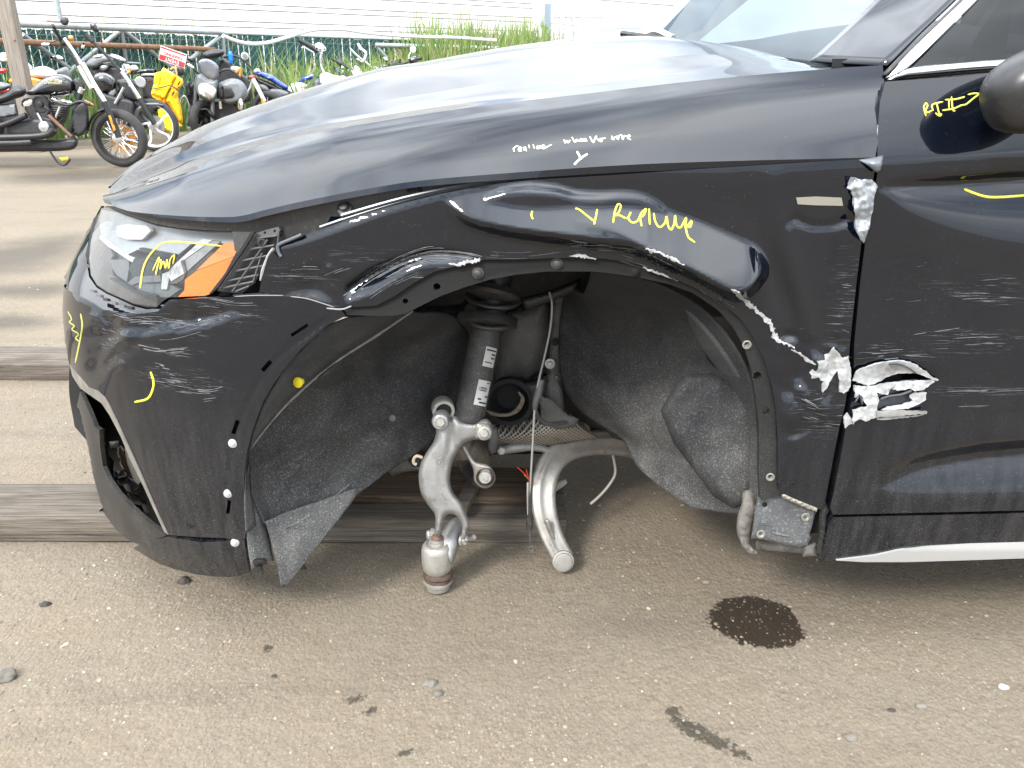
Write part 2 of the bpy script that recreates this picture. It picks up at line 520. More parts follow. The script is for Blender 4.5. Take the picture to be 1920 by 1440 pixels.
# ------------------------------------------------------------------ ground
from mathutils import noise as mnoise
def ground_material():
    b = NB('compacted_gravel')
    p = b.pos()
    big = b.noise(.55, 3, .6); mid = b.noise(4.0, 4, .62); fine = b.noise(42.0, 4, .7); grit = b.noise(240.0, 3, .75)
    c = b.mix(b.rng(big, .32, .68), (0.173, 0.138, 0.098), (0.220, 0.180, 0.129))
    c = b.mix(b.rng(mid, .36, .62, 0, .7), c, (0.185, 0.159, 0.125))
    c = b.mix(b.rng(b.noise(1.3, 5, .7), .50, .72, 0, .55), c, (0.135, 0.112, 0.086))
    c = b.mix(b.rng(fine, .36, .66, 0, .75), c, (0.136, 0.111, 0.080))
    c = b.mix(b.rng(grit, .46, .66, 0, .75), c, (0.231, 0.196, 0.152))
    rut = b.noise(2.2, 5, .7, vec=b.mapping(p, scale=(.35, 2.6, 1)), dist=.5)
    c = b.mix(b.rng(rut, .54, .70, 0, .5), c, (0.113, 0.095, 0.074))
    # embedded gravel: pale chips in drifts
    st = b.mapping(p, scale=(1, .8, 1))
    v = b.voro(150.0, vec=st); v2 = b.voro(85.0, vec=st)
    chip = b.math('MULTIPLY', b.rng(v.outputs['Distance'], .42, .30), b.rng(b.sep(v.outputs['Color'])[0], .58, .62))
    chip2 = b.math('MULTIPLY', b.rng(v2.outputs['Distance'], .36, .26), b.rng(b.sep(v2.outputs['Color'])[1], .86, .88))
    drift = b.rng(b.noise(1.7, 4, .65), .40, .62, .12, 1)
    chips = b.math('MULTIPLY', b.math('MAXIMUM', chip, chip2), drift)
    chipc = b.mix(b.sep(v.outputs['Color'])[1], (0.193, 0.164, 0.123), (0.311, 0.277, 0.218))
    c = b.mix(b.math('MULTIPLY', chips, .9), c, chipc)
    dark = b.math('MULTIPLY', b.rng(v.outputs['Distance'], .30, .22), b.rng(b.sep(v.outputs['Color'])[2], .93, .95))
    c = b.mix(b.math('MULTIPLY', dark, .6), c, (0.085, 0.070, 0.053))
    wet = None
    ncache = {}
    def nz(sc):
        if sc not in ncache: ncache[sc] = b.math('SUBTRACT', b.noise(sc, 4, .66), .5)
        return ncache[sc]
    def stain(u, v_, du, dv, ang=0.0, edge=.30, nscale=30, namp=.5, spat=0.0):
        g = atz(u, v_); gx = (atz(u + du, v_) - atz(u - du, v_)).length / 2; gy = (atz(u, v_ - dv) - atz(u, v_ + dv)).length / 2
        q = b.mapping(p, loc=(g.x, g.y, 0), rot=(0, 0, R(ang)), scale=(gx, gy, 1), typ='TEXTURE')
        vx = b.n.new('ShaderNodeVectorMath'); vx.operation = 'LENGTH'
        fl = b.n.new('ShaderNodeVectorMath'); fl.operation = 'MULTIPLY'; fl.inputs[1].default_value = (1, 1, 0)
        b.l.new(q, fl.inputs[0]); b.l.new(fl.outputs[0], vx.inputs[0])
        d = b.math('ADD', vx.outputs['Value'], b.math('MULTIPLY', nz(nscale), namp * 2))
        if spat: d = b.math('ADD', d, b.math('MULTIPLY', nz(110.0), spat))
        return b.rng(d, 1.0 + edge * .3, 1.0 - edge * .7)
    oil = stain(1416, 1166, 86, 47, ang=-14, edge=.06, nscale=30, namp=.28, spat=.45)
    dry = b.math('MULTIPLY', b.rng(v.outputs['Distance'], .36, .28), b.rng(b.sep(v.outputs['Color'])[1], .70, .73))
    c = b.mix(b.math('MULTIPLY', oil, b.math('SUBTRACT', 1.0, b.math('MULTIPLY', dry, .75))), c, (0.026, 0.018, 0.011))
    sp = None
    for (u, v_, du, dv, ang, sc) in ((1300, 1370, 40, 15, -24, 1), (1350, 1396, 46, 12, -28, 1), (1390, 1416, 20, 8, -20, 1), (1268, 1352, 16, 8, 0, 1), (1262, 1338, 14, 10, 0, 1), (664, 1306, 20, 8, 0, 1), (694, 1330, 12, 8, 0, 1), (760, 1410, 14, 6, 30, 1), (503, 1210, 10, 6, 0, 1), (515, 1262, 9, 4, 0, 1)):
        s_ = stain(u, v_, du, dv, ang, .5, 30, .95, 3.2)
        sp = s_ if sp is None else b.math('MAXIMUM', sp, s_)
    c = b.mix(b.math('MULTIPLY', sp, .8), c, (0.029, 0.026, 0.019))
    w2 = None
    for (u, v_, du, dv, ang) in ((40, 478, 120, 40, 0), (60, 545, 110, 14, 0), (20, 605, 90, 14, 0), (150, 330, 160, 14, 0), (60, 300, 200, 8, 0)):
        s_ = stain(u, v_, du, dv, ang, .9, 3.0, .55)
        w2 = s_ if w2 is None else b.math('MAXIMUM', w2, s_)
    c = b.mix(b.math('MULTIPLY', w2, .8), c, (0.062, 0.051, 0.038))
    rough = b.mixf(oil, b.mixf(w2, .93, .6), .55)
    h = b.math('ADD', b.math('MULTIPLY', b.noise(70.0, 4, .8), .6), b.math('MULTIPLY', b.voro(120.0, vec=st).outputs['Distance'], -.30))
    b.set(color=c, rough=rough, spec=.25, normal=b.bump(h, .7, .009))
    return b.m
def graded(lo, hi, c0, c1, fine, growth=1.16):
    a = list(np.arange(c0, c1, fine))
    s = fine; x = c1
    while x < hi: a.append(x); s *= growth; x += s
    a.append(hi)
    s = fine; x = c0 - s; pre = []
    while x > lo: pre.append(x); s *= growth; x -= s
    pre.append(lo)
    return np.array(sorted(pre + a))
def gz(x, y):
    d = math.hypot(x, y)
    k = min(1.0, max(0.0, (60 - d) / 40))
    return k * (0.010 * mnoise.noise((x * .9, y * .9, 3.1)) + 0.0045 * mnoise.noise((x * 4.1, y * 4.1, 1.7)) + 0.0018 * mnoise.noise((x * 17, y * 17, 5.2)))
GM = ground_material()
gx = graded(-900, 900, -2.2, 2.2, .028); gy = graded(-300, 1500, .45, 3.6, .026)
gv = [(x, y, gz(x, y)) for y in gy for x in gx]
nx = len(gx)
gf = [(j * nx + i, j * nx + i + 1, (j + 1) * nx + i + 1, (j + 1) * nx + i) for j in range(len(gy) - 1) for i in range(nx - 1)]
struct(mesh_obj('ground', gv, gf, GM))

# loose pebbles pressed into the surface (uncountable: one object)
def pebble_mesh(name, spots, mats, seed=1):
    r_ = random.Random(seed)
    bm = bmesh.new(); bmesh.ops.create_icosphere(bm, subdivisions=1, radius=1)
    bv = [np.array(q.co) for q in bm.verts]; bf = [[q.index for q in f.verts] for f in bm.faces]; bm.free()
    V = []; Fc = []; mi = []
    for (x, y, s) in spots:
        a = r_.uniform(0, 6.28); ca, sa = math.cos(a), math.sin(a)
        sx, sy, sz = s * r_.uniform(.7, 1.35), s * r_.uniform(.6, 1.0), s * r_.uniform(.35, .65)
        z0 = gz(x, y); b0 = len(V); mm = r_.choice(range(len(mats)))
        for q in bv:
            j = r_.uniform(.78, 1.2)
            px, py = q[0] * sx * j, q[1] * sy * j
            V.append((x + px * ca - py * sa, y + px * sa + py * ca, z0 + (q[2] * j + .25) * sz))
        for f in bf: Fc.append([b0 + i for i in f]); mi.append(mm)
    return mesh_obj(name, V, Fc, mats=mats, midx=mi, smooth=False)
PEB = [M('pebble_pale', (0.331, 0.285, 0.218), .9, var=.25, vscale=60), M('pebble_tan', (0.209, 0.165, 0.119), .92, var=.25, vscale=60), M('pebble_grey', (0.165, 0.144, 0.119), .9, var=.25, vscale=60), M('pebble_buff', (0.252, 0.206, 0.149), .92, var=.2, vscale=60)]
spots = []
rr = random.Random(3)
while len(spots) < 10000:
    y = .55 + 4.2 * rr.random() ** 1.5; x = rr.uniform(-.9, .9) * (y + .35)
    dens = mnoise.noise((x * 1.7, y * 1.7, 9.0)) * .5 + .5
    if rr.random() > dens ** 2.2 + .03: continue
    spots.append((x, y, rr.choice((.0012, .0016, .0016, .002, .0024, .003, .0045)) * rr.uniform(.7, 1.35)))
stuff(pebble_mesh('loose_gravel', spots, PEB, 5))
bpy.data.objects['loose_gravel']['label'] = 'small pale and tan pebbles strewn over the dirt yard'

# single stones, clods and scraps one can pick out
def rock(name, u, v, s, mat, label, cat, flat=.6, seed=0, group=None):
    g = atz(u, v); r_ = random.Random(seed)
    bm = bmesh.new(); bmesh.ops.create_icosphere(bm, subdivisions=3, radius=1)
    for q in bm.verts:
        n = q.co.normalized()
        k = 1 + .38 * mnoise.noise(n * 1.3 + Vector((seed, 0, 0))) + .16 * mnoise.noise(n * 3.7 + Vector((0, seed, 0)))
        q.co = n * k
        q.co.x *= s * 1.15; q.co.y *= s * .9; q.co.z = max(q.co.z * s * flat, -s * .25)
    o = bm_obj(name, bm, mat, None, smooth=True)
    o.location = (g.x, g.y, gz(g.x, g.y) + s * .18)
    tag(o, label, cat, group)
    return o
m_rock = M('stone_grey', (.155, .14, .118), .9, var=.3, vscale=40, bump=.5, bscale=120)
m_clod = M('dark_clod', (.045, .036, .030), .8, var=.4, vscale=60, bump=.8, bscale=150)
m_white = M('white_scrap', (.40, .395, .38), .7, var=.1, vscale=60)
rock('stone', 6, 1268, .019, m_rock, 'fist-sized grey stone at the left edge of the photo', 'stone', .75, 1)
rock('clod', 344, 1088, .0125, m_clod, 'dark brown clod of dirt under the front bumper corner', 'clod', .8, 2)
rock('clod', 566, 1062, .009, m_clod, 'small black clod beside the torn liner flap', 'clod', .6, 3)
rock('stone', 806, 1280, .012, m_rock, 'larger flat tan stone in the cracked patch below the ball joint', 'stone', .45, 5)
rock('stone', 822, 1298, .009, m_rock, 'smaller flat tan stone in the cracked patch below the ball joint', 'stone', .45, 6)
rock('stone', 1324, 1090, .008, m_rock, 'pale oval pebble upper left of the oil stain', 'stone', .5, 8)
rock('scrap', 1881, 1288, .0085, m_white, 'white crumpled scrap lying on the dirt at the right', 'scrap', .5, 9)
rock('stone', 1728, 1324, .009, m_rock, 'tan pebble on the open dirt left of the white scrap', 'stone', .6, 10)
rock('stone', 1594, 1382, .011, m_rock, 'flat tan stone near the bottom edge right of the dark spatter', 'stone', .4, 12)
rock('clod', 84, 1132, .010, m_clod, 'dark clod on the dirt under the wooden beam at far left', 'clod', .5, 13)
rock('clod', 1672, 1331, .006, m_clod, 'tiny black ring-like crumb beside the tan pebble', 'clod', .4, 14)

# ------------------------------------------------------------------ timber beams under the car
def wood_mat(name, base, dark, pale):
    b = NB(name)
    q = b.mapping(b.pos(), scale=(1.2, 26, 26))
    g = b.noise(3.0, 7, .7, vec=q, dist=.6)
    q2 = b.mapping(b.pos(), scale=(.8, 90, 90)); g2 = b.noise(4.0, 4, .7, vec=q2)
    c = b.mix(b.rng(g, .35, .68), dark, base)
    c = b.mix(b.rng(g2, .52, .72, 0, .8), c, pale)
    c = b.mix(b.rng(b.noise(5.0, 4, .6), .55, .75, 0, .7), c, dark)
    crk = b.rng(b.noise(2.2, 6, .75, vec=b.mapping(b.pos(), scale=(1.0, 40, 40)), dist=.8), .60, .66)
    c = b.mix(b.math('MULTIPLY', crk, .8), c, (.025, .021, .018))
    b.set(color=c, rough=.85, spec=.2, normal=b.bump(b.math('ADD', g, b.math('MULTIPLY', g2, .6)), .7, .004))
    return b.m
m_wood = wood_mat('weathered_timber', (.175, .150, .122), (.062, .050, .039), (.27, .245, .215))
m_wood2 = wood_mat('dark_timber', (.15, .105, .068), (.045, .034, .027), (.24, .18, .125))
b0 = beam_box('timber_beam', (-3.2, 1.812, .034), (.135, 1.79, .034), .178, .066, m_wood, None, .004)
tag(b0, 'nearer long weathered timber beam running from the left edge in under the car', 'beam')
b1 = beam_box('timber_beam', (-3.6, 2.925, .032), (.9, 2.915, .032), .21, .064, m_wood, None, .004)
tag(b1, 'farther weathered timber beam on the dirt left of the bumper', 'beam')
b2 = beam_box('timber_board', atz(640, 905, .082), atz(1040, 912, .078), .165, .02, m_wood2, None, .002)
tag(b2, 'dark stained board lying on the timber beam below the wheel well', 'board')
b3 = beam_box('timber_strip', atz(862, 958, .098), atz(905, 872, .098), .035, .018, m_wood, None, .002)
tag(b3, 'short narrow wooden strip lying crosswise behind the silver fork', 'strip')
# ------------------------------------------------------------------ car: body surface
XC, YC, BB, NN = -0.16, 2.13, 0.88, 2.45           # front-corner plan curve (superellipse)
def barrel(z):
    z = np.asarray(z, float)
    return 0.10 * np.maximum(0, z - .78) ** 2 + 0.42 * np.maximum(0, .46 - z) ** 2
def _tangent_A(u, v):
    Y = np.linspace(1.27, 2.12, 400)
    p = at_n(np.full(400, u), np.full(400, v), Y)
    yy = np.clip((YC - (Y - barrel(p[:, 2]))) / BB, 0, .99999)
    q = (1 - yy ** NN) ** (1 / NN)
    A = (XC - p[:, 0]) / np.maximum(q, 1e-4)
    i = int(np.argmin(A))
    return p[i, 2], A[i]
_sil = [(186, 390), (173, 420), (160, 446), (136, 490), (119, 525), (114, 552), (115, 600), (118, 640), (129, 690), (138, 730), (150, 780), (162, 830), (172, 880), (178, 920)]
_za = sorted(_tangent_A(*s) for s in _sil)
_zs = np.array([a for a, _ in _za]); _as = np.array([b for _, b in _za])
_kz = np.linspace(_zs[0] - .2, _zs[-1] + .2, 160)
_ka = np.interp(_kz, _zs, _as)
_ka = np.convolve(np.pad(_ka, 8, 'edge'), np.ones(17) / 17, 'valid')
def Afun(z): return np.interp(z, _kz, _ka)
def Ysurf(x, z):
    q = np.clip((XC - x) / Afun(z), 0, 1)
    return YC - BB * np.clip(1 - q ** NN, 0, 1) ** (1 / NN) + barrel(z)
def side(u, v):
    u = np.atleast_1d(np.asarray(u, float)); v = np.atleast_1d(np.asarray(v, float))
    d = rays(u, v); d = d / d[:, 1:2]
    Ys = np.arange(1.20, 2.14, .022)
    best = np.full(len(u), 1e9); besty = np.full(len(u), 1.25); hit = np.full(len(u), -1.0)
    prev = None
    for Y in Ys:
        p = CAMN + d * Y
        g = Ysurf(p[:, 0], p[:, 2]) - Y
        g = np.where((XC - p[:, 0]) > Afun(p[:, 2]), 1.0 + (XC - p[:, 0]), g)
        m = (hit < 0) & (g <= 0); hit[m] = Y
        k = g < best; best[k] = g[k]; besty[k] = Y
    lo = np.where(hit > 0, hit - .022, besty); hi = np.where(hit > 0, hit, besty)
    for _ in range(18):
        mid = (lo + hi) / 2
        p = CAMN + d * mid[:, None]
        g = Ysurf(p[:, 0], p[:, 2]) - mid
        g = np.where((XC - p[:, 0]) > Afun(p[:, 2]), 1.0, g)
        lo = np.where(g > 0, mid, lo); hi = np.where(g > 0, hi, mid)
    return CAMN + d * ((lo + hi) / 2)[:, None]

# dents and creases: inward depth over the photo's pixel grid
CELL = 2.0; RW, RH = 1250, 620
MPP = 0.00095
_uu, _vv = np.meshgrid(np.arange(RW) * CELL, np.arange(RH) * CELL)
def ss(x): x = np.clip(x, 0, 1); return x * x * (3 - 2 * x)
class Dents:
    def __init__(s): s.f = np.zeros((RH, RW))
    def shelf(s, T, B, deg, ret=26, power=1.0, keep=False, flare=False):
        """sheet tilted up between bottom curve B and top curve T, returning above T"""
        T = spline(T, 8); B = spline(B, 8)
        u = np.arange(RW) * CELL
        t = np.interp(u, T[:, 0], T[:, 1]); b = np.interp(u, B[:, 0], B[:, 1])
        lo, hi = max(T[0, 0], B[0, 0]), min(T[-1, 0], B[-1, 0])
        ok = (u >= lo) & (u <= hi)
        h = np.where(ok, np.maximum(b - t, 0), 0)
        q = np.clip((b - _vv) / np.maximum(h, 1e-3), 0, 1)
        if flare:                                   # lower edge bent outwards instead of the top pushed in
            s.f += np.where(_vv <= b, h * (q - 1), -h * (1 - ss((_vv - b) / ret))) * MPP * math.tan(R(deg)) * ok
            return s
        d = h * MPP * math.tan(R(deg)) * q ** power / power
        if not keep: d = d * (1 - ss((t - _vv) / ret))
        s.f += d
        return s
    def bump(s, u, v, su, sv, depth, ang=0):
        ca, sa = math.cos(R(ang)), math.sin(R(ang))
        x = (_uu - u) * ca + (_vv - v) * sa; y = -(_uu - u) * sa + (_vv - v) * ca
        s.f += depth * np.exp(-.5 * (x / su) ** 2 - .5 * (y / sv) ** 2)
        return s
    def groove(s, pts, width, depth):
        P = spline(pts, 5); lo = np.floor((P.min(0) - 12 * width) / CELL).astype(int); hi = np.ceil((P.max(0) + 12 * width) / CELL).astype(int)
        i0, j0 = max(0, lo[0]), max(0, lo[1]); i1, j1 = min(RW, hi[0]), min(RH, hi[1])
        X = np.stack([_uu[j0:j1, i0:i1].ravel(), _vv[j0:j1, i0:i1].ravel()], 1)
        d = np.full(len(X), 1e9)
        for a, b_ in zip(P[:-1], P[1:]):
            ab = b_ - a; t = np.clip(((X - a) @ ab) / max(ab @ ab, 1e-9), 0, 1)
            d = np.minimum(d, np.hypot(*(X - (a + t[:, None] * ab)).T))
        s.f[j0:j1, i0:i1] += (depth * np.exp(-.5 * (d / width) ** 2)).reshape(j1 - j0, i1 - i0)
        return s
    def crumple(s, n, u0, u1, v0, v1, sg, amp, seed):
        r_ = random.Random(seed)
        for _ in range(n):
            w = r_.uniform(*sg)
            s.bump(r_.uniform(u0, u1), r_.uniform(v0, v1), w, w * r_.uniform(.25, .6), r_.choice((-1, 1)) * amp * r_.uniform(.5, 1.2), r_.uniform(-60, 60))
        return s
    def blur(s, sg=2.4):
        k = np.exp(-.5 * (np.arange(-9, 10) / sg) ** 2); k /= k.sum()
        a = np.apply_along_axis(lambda r: np.convolve(np.pad(r, 9, 'edge'), k, 'valid'), 1, s.f)
        s.f = np.apply_along_axis(lambda r: np.convolve(np.pad(r, 9, 'edge'), k, 'valid'), 0, a)
        return s
    def __call__(s, u, v):
        x = np.clip(np.asarray(u) / CELL, 0, RW - 2.001); y = np.clip(np.asarray(v) / CELL, 0, RH - 2.001)
        i = x.astype(int); j = y.astype(int); fx = x - i; fy = y - j
        f = s.f
        return (f[j, i] * (1 - fx) + f[j, i + 1] * fx) * (1 - fy) + (f[j + 1, i] * (1 - fx) + f[j + 1, i + 1] * fx) * fy
def miss(u, v):
    u = np.atleast_1d(np.asarray(u, float)); v = np.atleast_1d(np.asarray(v, float))
    p = side(u, v); return np.abs(Ysurf(p[:, 0], p[:, 2]) - p[:, 1]) > .004
def clip_sil(poly):
    P = resample(poly, 5.0)
    left = P[:, 0] < 330
    m = left & miss(P[:, 0], P[:, 1]); m0 = m.copy()
    for _ in range(60):
        if not m.any(): break
        P[m, 0] += 1.5
        m[m] = miss(P[m, 0], P[m, 1])
    P[m0, 0] += 3.5
    out = [P[0]]
    for q in P[1:]:
        if np.hypot(*(q - out[-1])) > 2.0: out.append(q)
    return [tuple(q) for q in out]
def surf(dent=None, off=0.0):
    def pos(u, v):
        u = np.atleast_1d(np.asarray(u, float)); v = np.atleast_1d(np.asarray(v, float))
        p = side(u, v)
        d = rays(u, v); d = d / np.linalg.norm(d, axis=-1)[:, None]
        k = off + (dent(u, v) if dent is not None else 0.0)
        return p + d * np.reshape(k * np.ones(len(p)), (-1, 1))
    return pos

# ------------------------------------------------------------------ car materials
def paint(name, dustlow=.0, scuffs=(), base=(.0020, .0036, .0076)):
    """dark navy metallic under clearcoat, with dust, and scraped zones given as (u, v, du, dv, angle) in photo pixels on the body side"""
    b = NB(name)
    z = b.sep()[2]
    n9 = b.noise(9.0, 4, .62)
    spk = b.rng(b.noise(230.0, 2, .7), .68, .76)
    spk2 = b.rng(b.noise(520.0, 2, .7), .63, .72)
    haze = b.rng(n9, .42, .75)
    low = b.rng(z, .62, .26)
    streak = b.rng(b.noise(6.0, 5, .7, vec=b.mapping(b.pos(), scale=(9, 9, 1.2))), .38, .75)
    f = b.math('MULTIPLY', b.math('ADD', b.math('MULTIPLY', spk, .30), b.math('MULTIPLY', spk2, .10)), b.rng(haze, 0, 1, .25, 1))
    f = b.math('ADD', f, b.math('MULTIPLY', haze, .007))
    if dustlow:
        f = b.math('ADD', f, b.math('MULTIPLY', b.math('MULTIPLY', low, b.math('ADD', b.math('MULTIPLY', streak, .22), b.math('MULTIPLY', spk2, .8))), dustlow), clamp=True)
    c = b.mix(f, base, (.25, .24, .225))
    rough = b.mixf(f, .30, .8); coat = b.math('SUBTRACT', 1.0, f, clamp=True)
    if scuffs:
        reg = None
        for (u, v, du, dv, ang) in scuffs:
            g = side(u, v)[0]
            q = b.mapping(b.pos(), loc=tuple(g), rot=(0, R(ang), 0), scale=(du * MPP, .3, dv * MPP), typ='TEXTURE')
            vx = b.n.new('ShaderNodeVectorMath'); vx.operation = 'LENGTH'; b.l.new(q, vx.inputs[0])
            m_ = b.rng(b.math('ADD', vx.outputs['Value'], b.math('MULTIPLY', b.math('SUBTRACT', n9, .5), 1.3)), 1.15, .35)
            reg = m_ if reg is None else b.math('MAXIMUM', reg, m_)
        l1 = b.noise(9.0, 5, .75, vec=b.mapping(b.pos(), rot=(0, R(-7), 0), scale=(1.4, 4, 34)), dist=.4)
        l2 = b.noise(16.0, 4, .75, vec=b.mapping(b.pos(), rot=(0, R(9), 0), scale=(1.0, 4, 42)), dist=.3)
        lines = b.math('MAXIMUM', b.rng(l1, .585, .64), b.math('MULTIPLY', b.rng(l2, .60, .66), .7))
        sc_ = b.math('MULTIPLY', lines, reg, clamp=True)
        c = b.mix(sc_, c, (.15, .158, .168)); rough = b.mixf(sc_, rough, .6); coat = b.math('MULTIPLY', coat, b.math('SUBTRACT', 1.0, sc_))
        rough = b.mixf(b.math('MULTIPLY', reg, .35), rough, .5)
    b.set(color=c, rough=rough, spec=.0, coat=coat, coat_rough=b.rng(haze, 0, 1, .012, .05), coat_ior=1.58)
    return b.m
m_paint = paint('black_clearcoat')
m_paint_fender = paint('black_clearcoat_scraped', .35, ((770, 505, 130, 26, 14), (560, 520, 70, 24, 8), (1130, 464, 110, 10, -4), (1545, 770, 60, 60, -20), (1580, 580, 30, 110, 0), (900, 480, 80, 10, 0)))
m_paint_bumper = paint('black_clearcoat_bumper', .62, ((300, 606, 110, 26, 4), (310, 658, 80, 14, -4), (330, 714, 110, 26, -6), (430, 590, 90, 24, 4), (200, 640, 50, 60, 10)))
m_paint_low = paint('black_clearcoat_dusty', .60, ((1680, 665, 100, 20, 2), (1840, 640, 120, 24, 2), (1830, 735, 130, 12, 0), (1850, 545, 110, 26, 3)))
m_black = M('black_plastic', (.012, .012, .013), .42, dust=.35)
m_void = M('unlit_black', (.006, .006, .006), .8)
def liner_mat(name, base, dustamt):
    b = NB(name)
    sp = b.rng(b.noise(300.0, 2, .8), .54, .66); sp2 = b.rng(b.noise(620.0, 2, .7), .50, .66)
    big = b.rng(b.noise(4.5, 5, .65, dist=.6), .34, .70)
    low = b.rng(b.sep()[2], .74, .26, .12, 1)
    f = b.math('ADD', b.math('MULTIPLY', b.math('ADD', b.math('MULTIPLY', sp, .55), b.math('MULTIPLY', sp2, .25)), b.rng(big, 0, 1, .45, 1)), b.math('MULTIPLY', big, .22))
    f = b.math('MULTIPLY', f, b.math('MULTIPLY', low, dustamt), clamp=True)
    c = b.mix(f, base, (.27, .265, .25))
    b.set(color=c, rough=.9, spec=.25, normal=b.bump(b.noise(420.0, 2, .7), .25, .0025))
    return b.m
m_liner = liner_mat('felt_liner', (.016, .017, .020), 1.15)
m_liner_pale = liner_mat('felt_liner_dusty', (.034, .036, .040), 1.4)
m_flange = liner_mat('arch_flange_black', (.013, .013, .013), .40)
m_primer = M('torn_primer', (.30, .305, .305), .5, var=.35, vscale=45, bump=.6, bscale=60, dust=.25)
m_baremetal = M('scraped_metal', (.36, .36, .35), .38, metal=.7, var=.2, vscale=90)
m_scuff = M('pale_scuff', (.15, .155, .16), .6, var=.6, vscale=60)
m_pen_y = M('yellow_paint_pen', (.60, .58, .05), .45)
m_pen_w = M('pale_paint_pen', (.62, .61, .50), .5)
m_chrome = M('satin_chrome', (.62, .62, .63), .16, metal=1.0, rvar=.04)
m_alum = M('silver_trim', (.42, .42, .415), .38, metal=.3, dust=.15)
m_bolt = M('zinc_bolt', (.26, .25, .225), .42, metal=.55, var=.25, vscale=120)

CAR = thing('damaged_car', 'black SUV with crushed front fender, missing wheel and yellow pen marks', 'car', (0, 1.3, 0))
CARP = []
def part(o):
    CARP.append(o); return o

# ------------------------------------------------------------------ fender
fd = Dents()
T1 = [(836, 374), (875, 363), (923, 356), (980, 353), (1031, 353), (1090, 359), (1150, 366), (1206, 375), (1259, 396), (1311, 416), (1371, 441), (1410, 458), (1430, 474), (1440, 492)]
B1 = [(836, 378), (860, 398), (888, 412), (951, 427), (1047, 440), (1110, 447), (1169, 455), (1210, 467), (1283, 500), (1340, 530), (1375, 546), (1405, 540), (1428, 515), (1440, 494)]
fd.shelf(T1, B1, 24, ret=22, flare=True)
TI = [(908, 376), (930, 368), (951, 362), (993, 359), (1041, 363), (1079, 373), (1120, 375), (1160, 372), (1200, 376), (1230, 388), (1249, 399)]
BI = [(908, 378), (930, 384), (967, 391), (1005, 394), (1047, 392), (1080, 389), (1120, 391), (1160, 389), (1200, 392), (1230, 399), (1249, 401)]
fd.shelf(TI, BI, -22, ret=16)
fd.bump(1300, 330, 220, 30, -.003)
fd.shelf([(1080, 410), (1150, 398), (1206, 396), (1259, 406), (1311, 416), (1371, 441), (1410, 458), (1430, 474), (1440, 492)], [(1080, 414), (1150, 430), (1206, 460), (1250, 484), (1283, 500), (1340, 530), (1375, 546), (1405, 540), (1428, 515), (1440, 494)], 7, ret=22, flare=True)
# rear buckles beside the door gap
fd.shelf([(1476, 424), (1490, 410), (1505, 416), (1530, 424), (1565, 420), (1590, 410), (1604, 424)], [(1476, 428), (1490, 421), (1505, 428), (1530, 434), (1565, 432), (1590, 428), (1604, 442)], 24, ret=12)
fd.bump(1462, 540, 16, 80, .010, -18)
fd.bump(1500, 560, 14, 110, -.007, -14)
fd.bump(1545, 640, 18, 60, .006, -10)
fd.bump(1558, 500, 26, 60, .004, 0)
fd.shelf([(1458, 636), (1470, 628), (1485, 628), (1502, 636)], [(1458, 639), (1470, 641), (1485, 641), (1502, 638)], 30, ret=10)
# crumpled lower rear corner
for (u, v, a, b_, d_, g) in ((1500, 690, 12, 26, .010, 30), (1530, 720, 10, 34, -.008, 20), (1490, 740, 20, 8, .007, 30), (1540, 765, 26, 8, -.007, 32), (1515, 800, 22, 9, .006, 15), (1480, 780, 12, 20, -.005, -20), (1555, 700, 8, 26, .009, 10), (1548, 815, 8, 30, .006, 12)):
    fd.bump(u, v, a, b_, d_, g)
# scraped gouge above the front of the arch
fd.shelf([(650, 545), (700, 512), (760, 488), (800, 476), (850, 478), (902, 486)], [(650, 566), (700, 548), (760, 512), (800, 498), (850, 495), (902, 490)], 34, ret=14)
fd.shelf([(540, 515), (570, 508), (600, 507), (612, 515)], [(540, 525), (570, 520), (600, 518), (612, 519)], 22, ret=10)
fd.bump(585, 540, 30, 16, .012, 0)
# bright upper return of the fender front
fd.shelf([(520, 456), (560, 444), (600, 431), (664, 407), (728, 388), (824, 364), (880, 352)], [(520, 466), (560, 457), (600, 444), (664, 421), (728, 398), (824, 371), (880, 357)], 24, ret=4, keep=True)
fd.crumple(34, 1476, 1580, 640, 825, (7, 17), .0042, 4)
fd.crumple(8, 560, 640, 500, 550, (7, 14), .004, 5)
fd.blur(1.7)
fender_pos = surf(fd)
fender_out = [(521, 456), (560, 444), (600, 431), (664, 407), (728, 388), (824, 364), (919, 346), (1000, 337), (1150, 328), (1280, 319), (1392, 312), (1500, 305), (1601, 299), (1643, 298),
              (1640, 320), (1634, 356), (1626, 400), (1615, 457), (1605, 538), (1594, 642), (1590, 700), (1590, 723), (1584, 763), (1574, 800), (1562, 860), (1550, 925), (1546, 945), (1540, 956), (1500, 940), (1466, 924), (1458, 914),
              (1458, 823), (1454, 762), (1447, 725), (1437, 690), (1428, 664), (1412, 632), (1388, 598), (1351, 566), (1310, 543), (1271, 525), (1210, 499), (1156, 488), (1111, 483), (1035, 484), (967, 487), (904, 487), (860, 498), (812, 510), (775, 531), (737, 557), (705, 573), (659, 576), (640, 573), (608, 566), (575, 556), (531, 551), (486, 548), (490, 525), (497, 500), (512, 474), (522, 482), (527, 480), (524, 468)]
part(panel('fender', fender_out, m_paint_fender, None, fender_pos, step=7.0, flange=.010))
FENDER = CARP[-1]
FENDER['label'] = 'crushed black front fender with a long polished-looking dent and torn edges'

